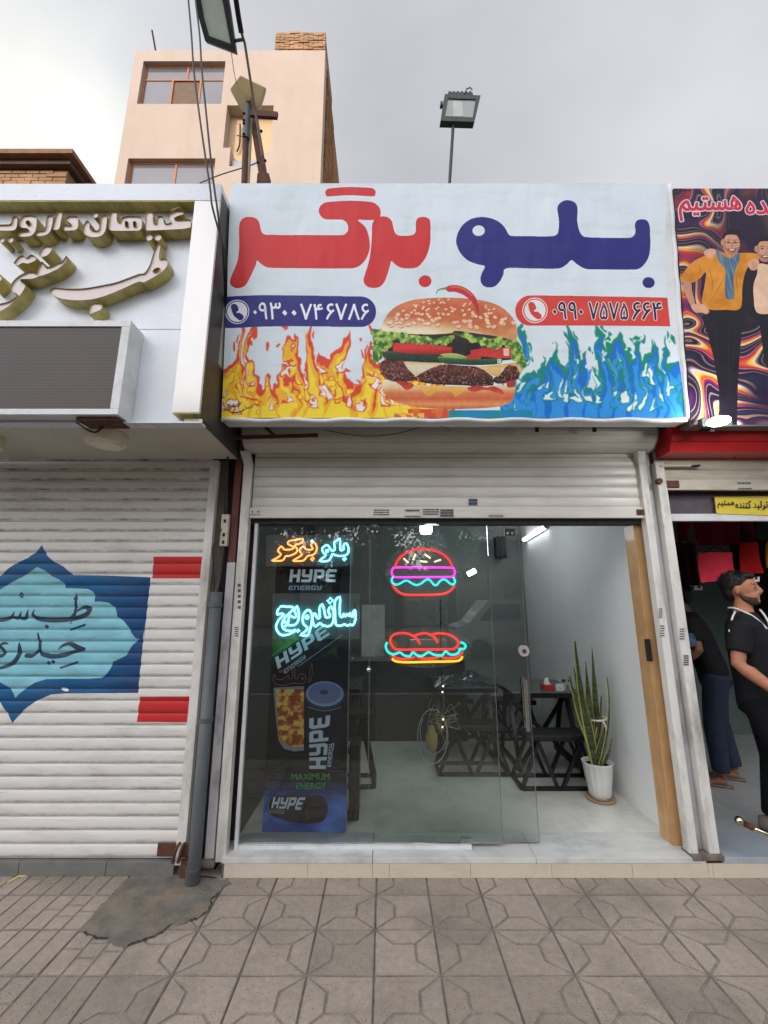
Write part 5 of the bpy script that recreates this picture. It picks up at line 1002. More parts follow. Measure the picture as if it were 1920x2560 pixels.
neon(NB, 'lettuce_tube', [(372, 512), (358, 535), (365, 565), (395, 583), (430, 575), (470, 552), (500, 548), (540, 572), (580, 587), (620, 575), (660, 545), (690, 537), (715, 555), (740, 585), (765, 585), (790, 555), (820, 537), (850, 545), (880, 570), (905, 582), (925, 570), (928, 545), (915, 517)], n_cyan)
neon(NB, 'bottom_bun_tube', [(365, 575), (390, 622), (440, 662), (500, 675), (600, 676), (720, 675), (820, 668), (880, 645), (928, 592)], n_red)
for a, b in (((465, 345), (508, 387)), ((573, 305), (550, 360)), ((615, 372), (678, 378)), ((655, 308), (708, 345)), ((742, 378), (802, 358))): neon(NB, 'seed_tube', [a, b], n_cream, .0065)
standoffs(NB, [(320, 492), (958, 485), (640, 212), (648, 710)])
board(NB, circ(642, 470, 340, 272, 40), ZN)
NS = thing('neon_sandwich', 'glowing long sandwich shaped neon sign in red, cyan and yellow behind the glass', 'neon sign', F(*ZN([(650, 1290)])[0], YN))
neon(NS, 'bread_tube', [(345, 1100), (352, 1062), (390, 1030), (450, 1020), (510, 1027), (556, 1046), (600, 1030), (660, 1022), (714, 1036), (760, 1025), (830, 1025), (900, 1045), (950, 1085), (960, 1120), (930, 1155), (880, 1166), (650, 1168), (420, 1168), (370, 1145)], n_red, closed=True)
neon(NS, 'bread_tube', [(545, 1043), (585, 1075), (612, 1118)], n_red); neon(NS, 'bread_tube', [(708, 1036), (750, 1065), (772, 1108)], n_red)
neon(NS, 'lettuce_tube', [(317, 1103), (304, 1140), (325, 1190), (375, 1212), (430, 1195), (470, 1220), (520, 1228), (550, 1193), (582, 1217), (632, 1226), (690, 1193), (740, 1215), (810, 1220), (845, 1186), (880, 1210), (930, 1213), (968, 1188), (968, 1164), (1008, 1163), (1025, 1138), (1008, 1113), (980, 1103)], n_cyan)
for P in ([(360, 1227), (420, 1250), (500, 1253), (565, 1236)], [(590, 1236), (640, 1250), (720, 1250), (780, 1238)], [(808, 1236), (860, 1250), (940, 1238), (988, 1208), (998, 1182)]): neon(NS, 'tomato_tube', P, n_red, .0065)
neon(NS, 'base_tube', [(360, 1252), (400, 1275), (500, 1283), (700, 1279), (900, 1275), (970, 1265), (998, 1230)], n_yel)
standoffs(NS, [(268, 1172), (1068, 1136), (642, 982), (733, 1318)])
board(NS, circ(665, 1150, 420, 190, 40), ZN)
l_cy, l_or, l_off = emat('led_cyan', (.20, .80, 1.0), 3.4), emat('led_orange', (1.0, .36, .09), 1.9), mat('led_unlit', (146, 96, 58), .5)
DI = lambda x, y, r: [(x, y-r), (x+r, y), (x, y+r), (x-r, y)]
def ledtext(par, shapes, m, r=.0062):
    for P, n in shapes: neon(par, 'led_letter', P, m, r, True, ZT, n)
BL_ = thing('led_sign', 'glowing orange and cyan LED lettering at the top left of the shop glass', 'led sign', F(*ZT([(800, 540)])[0], YN), 'LED word signs on the glass')
ledtext(BL_, [([(925, 532), (985, 480), (1012, 447), (985, 432), (965, 402), (963, 366), (990, 340), (1020, 323), (1048, 342), (1064, 374), (1085, 395), (1110, 396), (1125, 380), (1120, 330), (1116, 288), (1150, 268), (1190, 240), (1194, 320), (1196, 380), (1206, 394), (1225, 390), (1242, 376), (1234, 336), (1265, 302), (1290, 322), (1303, 370), (1300, 420), (1275, 450), (1230, 465), (1170, 465), (1120, 450), (1095, 441), (1072, 490), (1045, 525), (1000, 535)], 2), (circ(1025, 400, 13, n=8), 1), (DI(1250, 505, 20), 1)], l_cy)
ledtext(BL_, [([(305, 528), (380, 490), (430, 442), (385, 402), (432, 338), (465, 380), (520, 384), (565, 378), (598, 352), (515, 310), (535, 273), (620, 258), (714, 243), (692, 300), (640, 312), (602, 336), (638, 370), (634, 410), (600, 440), (530, 466), (490, 466), (470, 500), (440, 526), (370, 530)], 2), ([(580, 530), (650, 486), (702, 446), (665, 396), (715, 342), (745, 376), (800, 386), (842, 374), (815, 322), (850, 286), (886, 330), (892, 380), (870, 430), (830, 456), (770, 466), (745, 500), (710, 528), (640, 532)], 2), (DI(835, 502, 22), 1)], l_or)
ledtext(BL_, [(DI(828, 272, 12), 1)], l_cy); standoffs(BL_, [(708, 575), (1282, 575)], ZT)
board(BL_, [(230, 190), (1370, 190), (1370, 600), (230, 600)], ZT)
SW = thing('led_sign', 'glowing cyan LED lettering in the middle of the left pane', 'led sign', F(*ZT([(880, 1500)])[0], YN), 'LED word signs on the glass')
ledtext(SW, [([(1126, 1052), (1190, 995), (1191, 1100), (1190, 1220), (1202, 1255), (1226, 1254), (1240, 1212), (1264, 1254), (1284, 1215), (1305, 1246), (1320, 1202), (1345, 1254), (1370, 1236), (1358, 1208), (1384, 1164), (1394, 1220), (1390, 1300), (1360, 1364), (1322, 1355), (1290, 1370), (1250, 1352), (1200, 1372), (1150, 1364), (1131, 1320), (1128, 1200)], 2),
    ([(835, 1282), (850, 1226), (872, 1214), (900, 1275), (932, 1258), (924, 1152), (960, 1090), (990, 1180), (1005, 1258), (1040, 1262), (1066, 1245), (1040, 1172), (1076, 1120), (1110, 1190), (1110, 1290), (1080, 1360), (1030, 1378), (960, 1360), (930, 1336), (882, 1380), (850, 1356)], 2), (DI(1065, 1045, 36), 1),
    ([(672, 1494), (735, 1452), (771, 1396), (720, 1352), (708, 1290), (720, 1220), (770, 1165), (810, 1186), (830, 1240), (825, 1330), (800, 1430), (770, 1496)], 2), (circ(765, 1260, 20, n=8), 1),
    ([(545, 1240), (592, 1264), (630, 1246), (604, 1182), (634, 1115), (658, 1195), (655, 1290), (620, 1350), (562, 1366), (515, 1352), (530, 1270)], 2), ([(420, 1120), (500, 1126), (572, 1126), (590, 1152), (545, 1200), (480, 1262), (440, 1345), (462, 1412), (530, 1438), (600, 1438), (530, 1482), (440, 1492), (386, 1450), (362, 1380), (400, 1290), (470, 1218), (410, 1216), (384, 1228), (375, 1196)], 2)]+[(DI(x, y, 17), 1) for x, y in ((605, 1436), (648, 1436))]+[(DI(x, y, 13), 1) for x, y in ((474, 1322), (512, 1322), (492, 1368))], l_cy, .0068)
standoffs(SW, [(1385, 1112), (408, 1528), (1360, 1790)], ZT)
board(SW, [(310, 950), (1450, 950), (1450, 1545), (310, 1545)], ZT)
OM = thing('led_sign', 'unlit brown dotted LED lettering low on the left pane', 'led sign', F(*ZT([(580, 2140)])[0], YN), 'LED word signs on the glass')
ledtext(OM, [([(800, 1960), (828, 1856), (834, 1930), (832, 2000), (815, 2080), (784, 2112), (796, 2040)], 2), ([(335, 2092), (325, 2040), (346, 1996), (366, 2060), (450, 2066), (526, 2016), (532, 2054), (576, 2040), (570, 1900), (602, 1870), (606, 2040), (642, 2050), (666, 2006), (720, 2000), (750, 2050), (740, 2100), (700, 2122), (620, 2116), (560, 2116), (480, 2140), (400, 2140), (356, 2126)], 2), (circ(415, 1962, 14, n=8), 1), (circ(452, 1962, 14, n=8), 1), (circ(706, 2052, 14, n=8), 1)], l_off, .003)

# ================================================================== energy drink banner
YH_ = 3.30; HP = VP(YH_); hx0, hx1 = HP.ab(655, 2090)[0], HP.ab(864, 2089)[0]; hz0 = ZF+.002; hz1 = HP.ab(760, 1360)[1]
rh = Ras(HP, hx0, hx1, hz0, hz1, 620, (20, 22, 30))
ZH = lambda P: crop(P, 540, 1640, 2.592)
XX, YY = rh.X/rh.H, rh.Y/rh.H
b_ = np.clip((.18-YY)/.10, 0, 1)[..., None]; nb = fbm(XX*9, YY*13, 4, 3)[..., None]
rh.A[:] = rh.A*(1-b_)+(np.array((84, 124, 216))+(nb-.45)*np.array((170, 200, 220)))*b_/255.
gr_ = np.clip(1-((XX-.12)/.17)**2-((YY-.61)/.10)**2, 0, 1)*np.clip((fbm(XX*16+YY*8, YY*10, 4, 8)-.42)*6, 0, 1); gr_ = gr_[..., None]
rh.A[:] = rh.A*(1-gr_)+np.array((96, 190, 90))/255.*gr_
HY = {'H': ([(0, 0), (.27, 0), (.27, .36), (.65, .36), (.65, 0), (.92, 0), (.92, 1), (.65, 1), (.65, .6), (.27, .6), (.27, 1), (0, 1)], []), 'Y': ([(0, 1), (.27, 1), (.27, .6), (.65, .6), (.65, 1), (.92, 1), (.92, .16), (.78, 0), (.0, 0), (.0, .21), (.65, .21), (.65, .38), (.15, .38), (0, .5)], []), 'P': ([(0, 0), (.27, 0), (.27, .3), (.78, .3), (.92, .44), (.92, .86), (.78, 1), (0, 1)], [[(.27, .52), (.65, .52), (.65, .78), (.27, .78)]]),
      'E': ([(.15, 0), (.9, 0), (.9, .22), (.28, .22), (.28, .4), (.8, .4), (.8, .6), (.28, .6), (.28, .78), (.9, .78), (.9, 1), (.15, 1), (0, .85), (0, .15)], []), 'N': ([(0, 0), (.25, 0), (.25, .75), (.65, .75), (.65, 0), (.9, 0), (.9, .85), (.75, 1), (0, 1)], []), 'R': ([(0, 0), (.25, 0), (.25, .3), (.5, .3), (.65, 0), (.92, 0), (.75, .32), (.92, .5), (.92, .86), (.78, 1), (0, 1)], [[(.25, .52), (.65, .52), (.65, .78), (.25, .78)]]), 'G': ([(.15, 0), (.9, 0), (.9, .55), (.5, .55), (.5, .38), (.66, .38), (.66, .2), (.27, .2), (.27, .78), (.9, .78), (.9, 1), (.15, 1), (0, .85), (0, .15)], [])}
def logo(word, quad, col, C, sh=.12):
    n = len(word)
    for i, ch in enumerate(word):
        o, hs = HY[ch]; mp = lambda P: C([bil(quad, (i+.04+x*.94+sh*(y-.5))/n, y) for x, y in P]); rh.poly(mp(o), col, holes=[mp(h) for h in hs])
lc = (228, 234, 242)
logo('HYPE', [(535, 640), (1160, 640), (1160, 805), (535, 805)], lc, ZT); logo('ENERGY', [(525, 850), (962, 850), (962, 908), (525, 908)], (150, 164, 182), ZT)
for i in range(3):
    for j in range(3): rh.poly(ZT(circ(985+i*16, 865+j*20, 3, n=6)), (150, 164, 182))
rh.poly(ZT([(345, 1775), (640, 1560), (1250, 1480), (1250, 1560), (640, 1980), (390, 1960)]), lambda X, Y: np.array((22, 30, 40))+((fbm(X/60, Y/60, 3, 5)-.4)*40)[..., None]*np.array((.6, 1.3, 1.)))
logo('HYPE', [(340, 1790), (1010, 1335), (1085, 1470), (385, 1935)], lc, ZT, .04); logo('ENERGY', [(450, 1950), (735, 1742), (760, 1785), (480, 2000)], (170, 182, 196), ZT, .04)
rh.stroke(ZT([(300, 1765), (560, 1562)]), .004, (150, 160, 160), sm=False); rh.stroke(ZT([(650, 1898), (1220, 1490)]), .005, (160, 170, 170), sm=False)
def tea(X, Y): n = fbm(X/40+fbm(X/30, Y/30, 2, 3), Y/34, 4, 6)[..., None]; q = np.clip((n-.35)/.3, 0, 1); return np.array((170, 66, 26))*(1-q)+np.array((250, 206, 96))*q
rh.poly(ZH([(374, 205), (570, 195), (570, 612), (505, 618), (440, 600), (405, 545), (388, 400)]), (150, 156, 172)); rh.poly(ZH([(390, 215), (570, 215), (570, 585), (500, 590), (430, 560), (404, 520)]), tea)
rh.poly(ZH([(574, 245), (836, 250), (826, 420), (775, 740), (600, 735)]), lambda X, Y: np.array((22, 30, 46))+((fbm(X/30, Y/90, 2, 4)-.5)*18)[..., None]); rh.poly(ZH(circ(705, 255, 130, 92)), (52, 62, 92)); rh.poly(ZH(circ(705, 245, 122, 82)), (150, 170, 214)); rh.poly(ZH(circ(705, 240, 108, 68)), (112, 130, 178)); rh.poly(ZH(circ(700, 236, 30, 16)), (60, 70, 104)); rh.stroke(ZH([(596, 330), (700, 356), (812, 332)]), .006, (120, 136, 176))
logo('HYPE', [(604, 735), (604, 395), (742, 372), (712, 735)], (214, 226, 246), ZH, .0); logo('ENERGY', [(722, 718), (732, 570), (768, 560), (744, 720)], (190, 206, 236), ZH, 0.)
rh.text('MAXIMUM', ZH([(490, 762), (736, 758), (736, 804), (490, 802)]), (80, 200, 90), .0); rh.text('ENERGY', ZH([(520, 820), (712, 820), (712, 862), (520, 860)]), (80, 200, 90), .0)
rh.poly(ZH(cr([(335, 940), (420, 905), (600, 905), (700, 935), (722, 1000), (690, 1070), (560, 1085), (400, 1050), (335, 1010)], 4)), (20, 28, 32)); rh.poly(ZH(circ(655, 990, 70, 92)), (30, 28, 40)); rh.stroke(ZH([(350, 930), (335, 975), (350, 1020)]), .006, (120, 150, 140)); rh.stroke(ZH([(600, 915), (580, 980), (600, 1060)]), .006, (40, 90, 60))
logo('HYPE', [(368, 915), (586, 915), (556, 998), (358, 985)], (216, 230, 248), ZH, .1); logo('ENERGY', [(352, 994), (446, 998), (440, 1026), (350, 1016)], (120, 140, 166), ZH, .05)
HB = thing('standing_banner', 'dark drink banner with cans and iced glass standing behind the left pane', 'banner', ((hx0+hx1)/2, YH_, hz0))
sheet_on('printed_panel', imgmat('drink_print', rh.done('drink_art'), .35), HP, (hx0, hx1, hz0, hz1), HB, .001)
MB().box(hx0, hx1, YH_+.0, YH_+.03, hz0, hz1).build('board', mat('board_black', (22, 22, 24), .6), HB); MB().box(hx1+.0005, hx1+.004, YH_-.004, YH_+.034, hz0, hz1).build('edge_trim', mat('trim_grey', (150, 152, 150), .35), HB); MB().box(hx1+.005, hx1+.08, YH_+.15, YH_+.35, ZF, .62).build('stand_box', M_black, HB, bev=.01)

# ================================================================== furniture inside
def vframe(b, x, y0, y1, z0, z1, t=.03):
    b.bar((x, y0, z0+t/2), (x, y1, z0+t/2), t); b.bar((x, y0+.02, z0+t), (x, y1-.10, z1), t); b.bar((x, y1-.02, z0+t), (x, y0+.10, z1), t)
def table(x0, x1, y0, y1, label, zt=.80):
    t = thing('table', label, 'table', ((x0+x1)/2, (y0+y1)/2, ZF), 'black tables in the burger shop')
    MB().box(x0, x1, y0, y1, zt, zt+.012).build('table_top', mat('grey_table_top', (88, 92, 92), .25, var=.08, dirt=.2), t, bev=.003); MB().box(x0+.02, x1-.02, y0+.02, y1-.02, zt-.045, zt-.001).build('apron', M_black, t)
    for x in (x0+.05, x1-.05):
        b = MB(); b.bar((x, y0+.02, ZF+.018), (x, y1-.02, ZF+.018), .036); b.bar((x, y0+.04, ZF+.03), (x, y0+.30, zt-.04), .036); b.bar((x, y1-.04, ZF+.03), (x, y1-.30, zt-.04), .036); b.build('leg', M_black, t)
    b = MB(); b.bar((x0+.05, y0+.06, ZF+.03), (x1-.05, (y0+y1)/2, zt-.1), .03).bar((x1-.05, y0+.06, ZF+.03), (x0+.05, (y0+y1)/2, zt-.1), .03); b.build('brace', M_black, t); return t
def stool(x0, x1, y0, y1, zt, label):
    t = thing('stool', label, 'stool', ((x0+x1)/2, (y0+y1)/2, ZF), 'black stools in the burger shop')
    MB().box(x0+.06, x1-.02, y0+.01, y1-.01, zt-.05, zt).build('seat', mat('black_seat', (26, 26, 28), .5), t, bev=.012); f_ = MB(); z = ZF+.014; w_ = .028
    f_.bar((x0, y0, z), (x1, y0, z), w_).bar((x0, y1, z), (x1, y1, z), w_).bar((x0, y0, z), (x0, y1, z), w_).bar((x1, y0, z), (x1, y1, z), w_); f_.build('base_frame', M_black, t); xm = (x0+x1)/2
    for y in (y0, y1):
        b = MB()
        for a, c in ((x0, x0+.16), (xm-.02, x0+.16), (xm+.02, x1-.12), (x1, x1-.12)): b.bar((a, y, z), (c, y, zt-.05), w_)
        b.build('leg', M_black, t)
    return t
table(1.22, 1.90, 4.32, 5.02, 'black table nearest the white plant pot with a grey top'); table(.52, 1.16, 4.55, 5.25, 'black table covered by crumpled clear plastic left of the near table')
s1 = stool(1.16, 1.80, 3.96, 4.24, .53, 'wide black stool in front, right beside the plant pot')
for k, (dx, dy, lb) in enumerate(((-.66, .30, 'black stool left of the front stool, before the plastic covered table'), (.0, 1.32, 'black stool at the back behind the near table'), (-.72, 1.40, 'black stool at the back behind the plastic covered table'))): copy_tree(s1, (dx, dy, 0), label=lb)
table(-.92, -.22, 4.5, 5.2, 'black table in the dark left half behind the standing banner'); s2 = stool(-.55, -.08, 4.0, 4.24, .70, 'tall black stool seen just right of the standing banner')
pl_ = MB(); r = random.Random(3)
def crumple(u, v):
    x = .50+.70*u; y = 4.5+.6*v; return Vector((x, y, .826+.16*max(0, math.sin(math.pi*u))*(.3+.7*float(fbm(np.array(u*7.), np.array(v*7.), 4, 3)))*math.sin(math.pi*min(1, v+.15))))
M_plas = glassmat('clear_plastic', (.86, .90, .90), 1.5, .12)
tag(MB().grid(crumple, 26, 18).build('plastic_sheet', M_plas, smooth=False, fix=False), 'crumpled clear plastic sheet lying over the left black table', 'plastic sheet')
tb = thing('tissue_box', 'small red and white tissue box on the table beside the plant leaves', 'box', (1.60, 4.46, .813)); MB().box(1.56, 1.66, 4.40, 4.50, .8125, .862).build('carton', mat('red_carton', (186, 60, 52), .6), tb); MB().loft([((1.61, 4.45, .862), .03, .03, (1, 0, 0), (0, 1, 0)), ((1.605, 4.45, .9), .022, .02, (1, 0, 0), (0, 1, 0)), ((1.615, 4.45, .925), .006, .004, (1, 0, 0), (0, 1, 0))], 8).build('tissue', mat('tissue', (226, 226, 224), .9), tb)
tg = thing('paper_note', 'small white card standing between the tissue box and the shakers', 'card', (1.69, 4.4, .813)); MB().box(1.672, 1.745, 4.385, 4.395, .8125, .875).build('card', mat('card_white', (222, 224, 224), .7), tg); MB().bar((1.70, 4.384, .84), (1.72, 4.384, .832), .004).build('print', M_ink, tg)
for i, x in enumerate((1.765, 1.825)):
    s = thing('shaker', ('dark lidded' if i == 0 else 'pale tall')+' glass shaker beside the white card on the table', 'shaker', (x, 4.42, .8125), 'shakers on the near table'); MB().lathe([(.018, 0), (.02, .01), (.017, .06), (.017, .075)], (x, 4.42, .8125), 14).build('jar', mat('shaker_glass', (170, 176, 174), .15), s); MB().lathe([(.018, 0), (.018, .018), (.01, .024)], (x, 4.42, .888), 14).build('lid', M_black if i == 0 else M_steel, s)
# back of the shop
ct = thing('counter', 'dark kitchen counter along the back wall of the burger shop', 'counter', (.1, 5.5, ZF)); MB().box(-.9, .95, 5.25, 5.8, ZF, .98).build('body', mat('counter_dark', (58, 56, 54), .5, var=.15), ct); MB().box(-.92, .97, 5.2, 5.82, .981, 1.02).build('worktop', mat('worktop', (120, 122, 120), .3), ct)
b0_, b1_ = F(905, 1512, 5.35), F(962, 1580, 5.35); ap = thing('white_board', 'white notice board standing on the counter left of the neon burger', 'board', (b0_.x, 5.3, 1.02)); MB().box(b0_.x, b1_.x, 5.33, 5.36, 1.0205, b0_.z).build('panel', mat('board_white', (190, 192, 188), .5), ap)
ob = thing('orange_jar', 'small orange jar on the counter below the neon burger', 'jar', (b1_.x+.06, 5.3, 1.02)); MB().lathe([(.06, 0), (.075, .05), (.07, .16), (.045, .2)], (b1_.x+.07, 5.3, 1.021), 16).build('jar', mat('orange_jar', (206, 120, 40), .4), ob); MB().lathe([(.05, 0), (.05, .03)], (b1_.x+.07, 5.3, 1.222), 16).build('lid', M_black, ob)
cf = thing('fryer', 'steel fryer on the counter right of the orange jar', 'fryer', (.45, 5.5, 1.02)); MB().box(.3, .75, 5.3, 5.7, 1.0205, 1.22).build('tank', M_steel, cf, bev=.01); MB().tube([(.5, 5.3, 1.26), (.5, 5.1, 1.3)], .012, 8).build('handle', M_black, cf)
sh_ = F(1250, 1368, 5.8); sp2 = thing('wall_speaker', 'black wall speaker high on the back wall near the right corner', 'speaker', (sh_.x, 5.8, sh_.z-.14)); MB().box(sh_.x-.07, sh_.x+.07, 5.72, 5.86, sh_.z-.15, sh_.z+.14).build('cabinet', M_black, sp2, bev=.008); MB().box(sh_.x-.02, sh_.x+.02, 5.86, 5.9, sh_.z-.03, sh_.z+.03).build('bracket', M_steel, sp2)
# lamps
M_tubel = emat('lamp_tube_white', (.92, .97, 1.0), 9.0)
a, b = XW(1312, 1352, 1.90), XW(1366, 1314, 1.90); tl = thing('tube_lamp', 'lit white tube lamp slanting along the right wall inside the burger shop', 'lamp', (1.9, 5.3, a.z))
a.x = b.x = 1.885; zz = (a.z+b.z)/2; a.z = zz-.02; b.z = zz+.02; MB().tube([a, b], .022, 12).build('tube', M_tubel, tl); MB().bar(a+Vector((.03, 0, .0)), b+Vector((.03, 0, .0)), .028, .045).build('batten', mat('batten_white', (210, 210, 208), .5), tl)
for p in (a+(a-b)*.01, b+(b-a)*.03): MB().ball(p, .03, n=6).build('end_cap', mat('cap_grey', (120, 120, 118), .5), tl)
c = F(1065, 1322, 4.3); bl2 = thing('ceiling_lamp', 'lit white round lamp just under the top of the second pane', 'lamp', (c.x, 4.3, c.z-.04)); MB().lathe([(.03, -.055), (.052, -.05), (.062, -.03), (.062, .03)], c, 20).build('diffuser', M_tubel, bl2, smooth=True); MB().tube([c+Vector((0, 0, .03)), Vector((c.x, c.y, 2.95))], .025, 12).build('stem', mat('stem_white', (200, 200, 198), .5), bl2)
for nm, loc, e_ in (('lamp_light', (1.1, 4.5, 2.45), 7.), ('lamp_light', (.45, 4.0, 2.2), 7.)):
    l = bpy.data.lights.new(nm, 'POINT'); l.energy = e_; l.color = (.86, .95, 1.0); l.shadow_soft_size = .15; o = bpy.data.objects.new(nm, l); COL.objects.link(o); o.location = loc
q = F(1179, 1432, 5.7); sl2 = thing('spot_lamp', 'small lit white lamp right of the neon burger at the back', 'lamp', (q.x, 5.7, q.z)); MB().tube([q+Vector((-.05, 0, -.02)), q+Vector((.05, 0, .03))], .034, 10).build('tube', M_tubel, sl2); MB().bar(q+Vector((-.05, .04, -.02)), q+Vector((.05, .04, .03)), .05).build('batten', M_dark, sl2)
q = F(682, 1452, 5.6); q.x = max(q.x, -.9); sl3 = thing('spot_lamp', 'small square lit lamp left of the top drink lettering at the back', 'lamp', q); MB().box(q.x-.05, q.x+.05, 5.6, 5.62, q.z-.045, q.z+.05).build('diffuser', M_tubel, sl3); MB().box(q.x-.06, q.x+.06, 5.621, 5.64, q.z-.055, q.z+.06).build('frame', M_dark, sl3)
# hanging fairy light decoration
hp = thing('pendant_decoration', 'hanging rope bundle of wires and tiny lights with a wire hoop behind the second pane', 'decoration', F(1104, 1900, 3.45)); ZI = lambda x, y: F(900+x/2.86, 1600+y/2.86, 3.45)
MB().tube([ZI(575, -300), ZI(580, 150), ZI(592, 400)], .006, 8).build('cord', mat('cord_dark', (50, 46, 44), .7), hp); MB().tube(cr([ZI(592, 380), ZI(598, 480), ZI(560, 560), ZI(530, 650)], 5, False), [.008]*8+[.014]*8, 8).build('rope', mat('rope_brown', (110, 92, 68), .9), hp)
MB().tube([ZI(520+108*math.sin(t), 690-195*math.cos(t)) for t in np.linspace(0, 2*math.pi, 33)[:-1]], .0034, 6, closed=True).build('hoop', mat('pale_hoop', (214, 214, 206), .4), hp); MB().tube([ZI(525+95*math.sin(t), 660-155*math.cos(t)) for t in np.linspace(.6, 5.4, 26)], .0026, 6).build('hoop', mat('pale_hoop', (214, 214, 206)), hp)
p = ZI(512, 720); MB().lathe([(.02, -.06), (.042, -.045), (.046, .03), (.03, .07), (.022, .10)], p, 16).build('bulb', mat('amber_bulb', (206, 170, 112), .3), hp, smooth=True)
wr = MB(); rr = random.Random(5)
for k in range(16): a0 = ZI(590+rr.uniform(-20, 20), 600+rr.uniform(-80, 60)); wr.tube(cr([a0, a0+Vector((rr.uniform(-.1, .12), rr.uniform(-.05, .05), rr.uniform(.02, .1))), a0+Vector((rr.uniform(-.14, .14), rr.uniform(-.05, .05), rr.uniform(-.12, .14)))], 4, False), .0016, 5)
wr.build('wires', mat('copper_wire', (200, 186, 160), .35, metal=.3), hp)['kind'] = 'stuff'
M_fairy = emat('fairy_light', (1.0, .68, .36), 4.0)
for x, y in ((592, 328), (588, 370), (592, 565), (588, 620)): MB().ball(ZI(x, y)+Vector((0, -.012, 0)), .006, n=6).build('fairy_light', M_fairy, hp)
# plant
PX, PY = 1.735, 3.80; pn = thing('potted_plant', 'tall snake plant tied with ribbon in a white ribbed pot by the open doorway', 'plant', (PX, PY, ZF))
MB().lathe([(.072, .012), (.082, .05), (.098, .16), (.110, .26), (.116, .275), (.110, .278), (.104, .262), (.100, .24), (.001, .235)], (PX, PY, ZF), 64, rib=16, ra=.05).build('pot', mat('white_pot', (216, 216, 212), .35, var=.03, dirt=.2), pn, smooth=True)
MB().lathe([(.001, .0), (.10, .0), (.112, .006), (.115, .016), (.108, .016), (.10, .008), (.001, .006)], (PX, PY, ZF), 28).build('saucer', mat('terracotta_saucer', (172, 148, 120), .7), pn)
MB().lathe([(.001, .0), (.098, .0)], (PX, PY, ZF+.246), 20).build('soil', M_dark, pn)
M_snake = bpy.data.materials.new('snake_leaf'); M_snake.use_nodes = True; t3 = NT(M_snake); p3 = t3.N['Principled BSDF']; uvn = t3.n('ShaderNodeUVMap'); su = t3.n('ShaderNodeSeparateXYZ'); t3.L.new(uvn.outputs[0], su.inputs[0])
ed = t3.m('GREATER_THAN', t3.m('ABSOLUTE', t3.m('SUBTRACT', su.outputs[0], .5)), .40); bd = t3.ramp(t3.noise(26, 3, stretch=(.4, .4, 2.2)), .4, .62)
t3.put(p3.inputs['Base Color'], t3.mix(ed, t3.mix(bd, lin((36, 52, 36)), lin((78, 92, 60))), lin((176, 170, 84)))); p3.inputs['Roughness'].default_value = .4
def leaf(base, tip, wd, bend, tw):
    base, tip = Vector(base), Vector(tip); d = tip-base; sd = Vector((math.cos(tw), math.sin(tw), 0)); bn_ = d.cross(sd).normalized()
    def fn(u, v):
        wv_ = wd*(.55+.45*math.sin(math.pi*min(1, v*1.15+.1)))*(1-max(0, (v-.62)/.38)**1.7)+.001; return base+d*v+bn_*bend*math.sin(math.pi*v*.9)+sd*(u-.5)*wv_+bn_*(.35*wd*(2*abs(u-.5))**2)
    o = MB().grid(fn, 6, 18).build('leaf', M_snake, pn, smooth=True, fix=False); return o
tip = lambda x, y, dy=0.: F(x, y, PY+dy)
for i, (x, y, dy, wd, bend, tw) in enumerate(((1441, 1603, -.02, .062, .03, .2), (1480, 1616, .06, .05, -.02, -.3), (1428, 1690, .02, .055, .03, .4), (1437, 1668, .07, .05, .02, 0.), (1514, 1692, .0, .035, -.05, .8), (1465, 1655, -.05, .058, -.01, -.2), (1453, 1720, -.06, .05, .04, -.5), (1503, 1740, .05, .045, -.03, .2), (1530, 1845, -.03, .036, -.02, .1), (1518, 1800, -.06, .038, -.01, -.4))):
    leaf((PX+random.uniform(-.05, .04), PY+random.uniform(-.05, .05), ZF+.24), tip(x, y, dy), wd*1.12, bend, tw)
rc_ = F(1497, 1797, PY); rt = MB(); rt.tube([rc_+Vector((.062*math.cos(t), .055*math.sin(t), .008*math.cos(t))) for t in np.linspace(0, 2*math.pi, 25)[:-1]], .008, 6, closed=True); rt.tube(cr([rc_+Vector((0, -.06, 0)), rc_+Vector((.01, -.075, -.03)), rc_+Vector((.02, -.07, -.065))], 4, False), .006, 6); rt.build('ribbon', mat('ribbon_cream', (214, 204, 180), .7), pn)

# ================================================================== clothes shop on the right
KS = thing('clothes_shop', 'open fronted clothes shop with a red fascia at the right edge', 'shop', (3.2, 3.3, 0))
MB().box(2.03, 4.6, 3.30, 5.6, 0, .1095).build('floor', mat('grey_shop_floor', (178, 180, 178), .3, var=.08, dirt=.3, ds=2), KS)
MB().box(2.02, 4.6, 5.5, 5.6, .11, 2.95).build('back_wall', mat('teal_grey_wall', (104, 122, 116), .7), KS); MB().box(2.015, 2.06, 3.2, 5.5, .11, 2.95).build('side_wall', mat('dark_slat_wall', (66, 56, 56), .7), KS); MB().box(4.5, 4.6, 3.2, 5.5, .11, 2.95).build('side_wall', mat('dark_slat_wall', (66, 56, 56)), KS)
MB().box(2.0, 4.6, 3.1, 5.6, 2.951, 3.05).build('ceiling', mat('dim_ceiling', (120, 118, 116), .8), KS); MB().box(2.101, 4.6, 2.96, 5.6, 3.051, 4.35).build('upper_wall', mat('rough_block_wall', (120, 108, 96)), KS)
dsk = MB().box(2.09, 4.6, 3.012, 3.30, 0, .078).build('doorstep', M_bed, KS); MB().box(2.092, 3.4, 3.004, 3.297, .0785, ZF).build('slab', mat('blue_grey_marble', (160, 168, 176), .3, var=.08, vs=4, dirt=.5, dcol=(110, 116, 124), ds=2.4), dsk, bev=.003); MB().box(3.403, 4.6, 3.004, 3.297, .0785, ZF).build('slab', mat('blue_grey_marble', (160, 168, 176)), dsk, bev=.003)
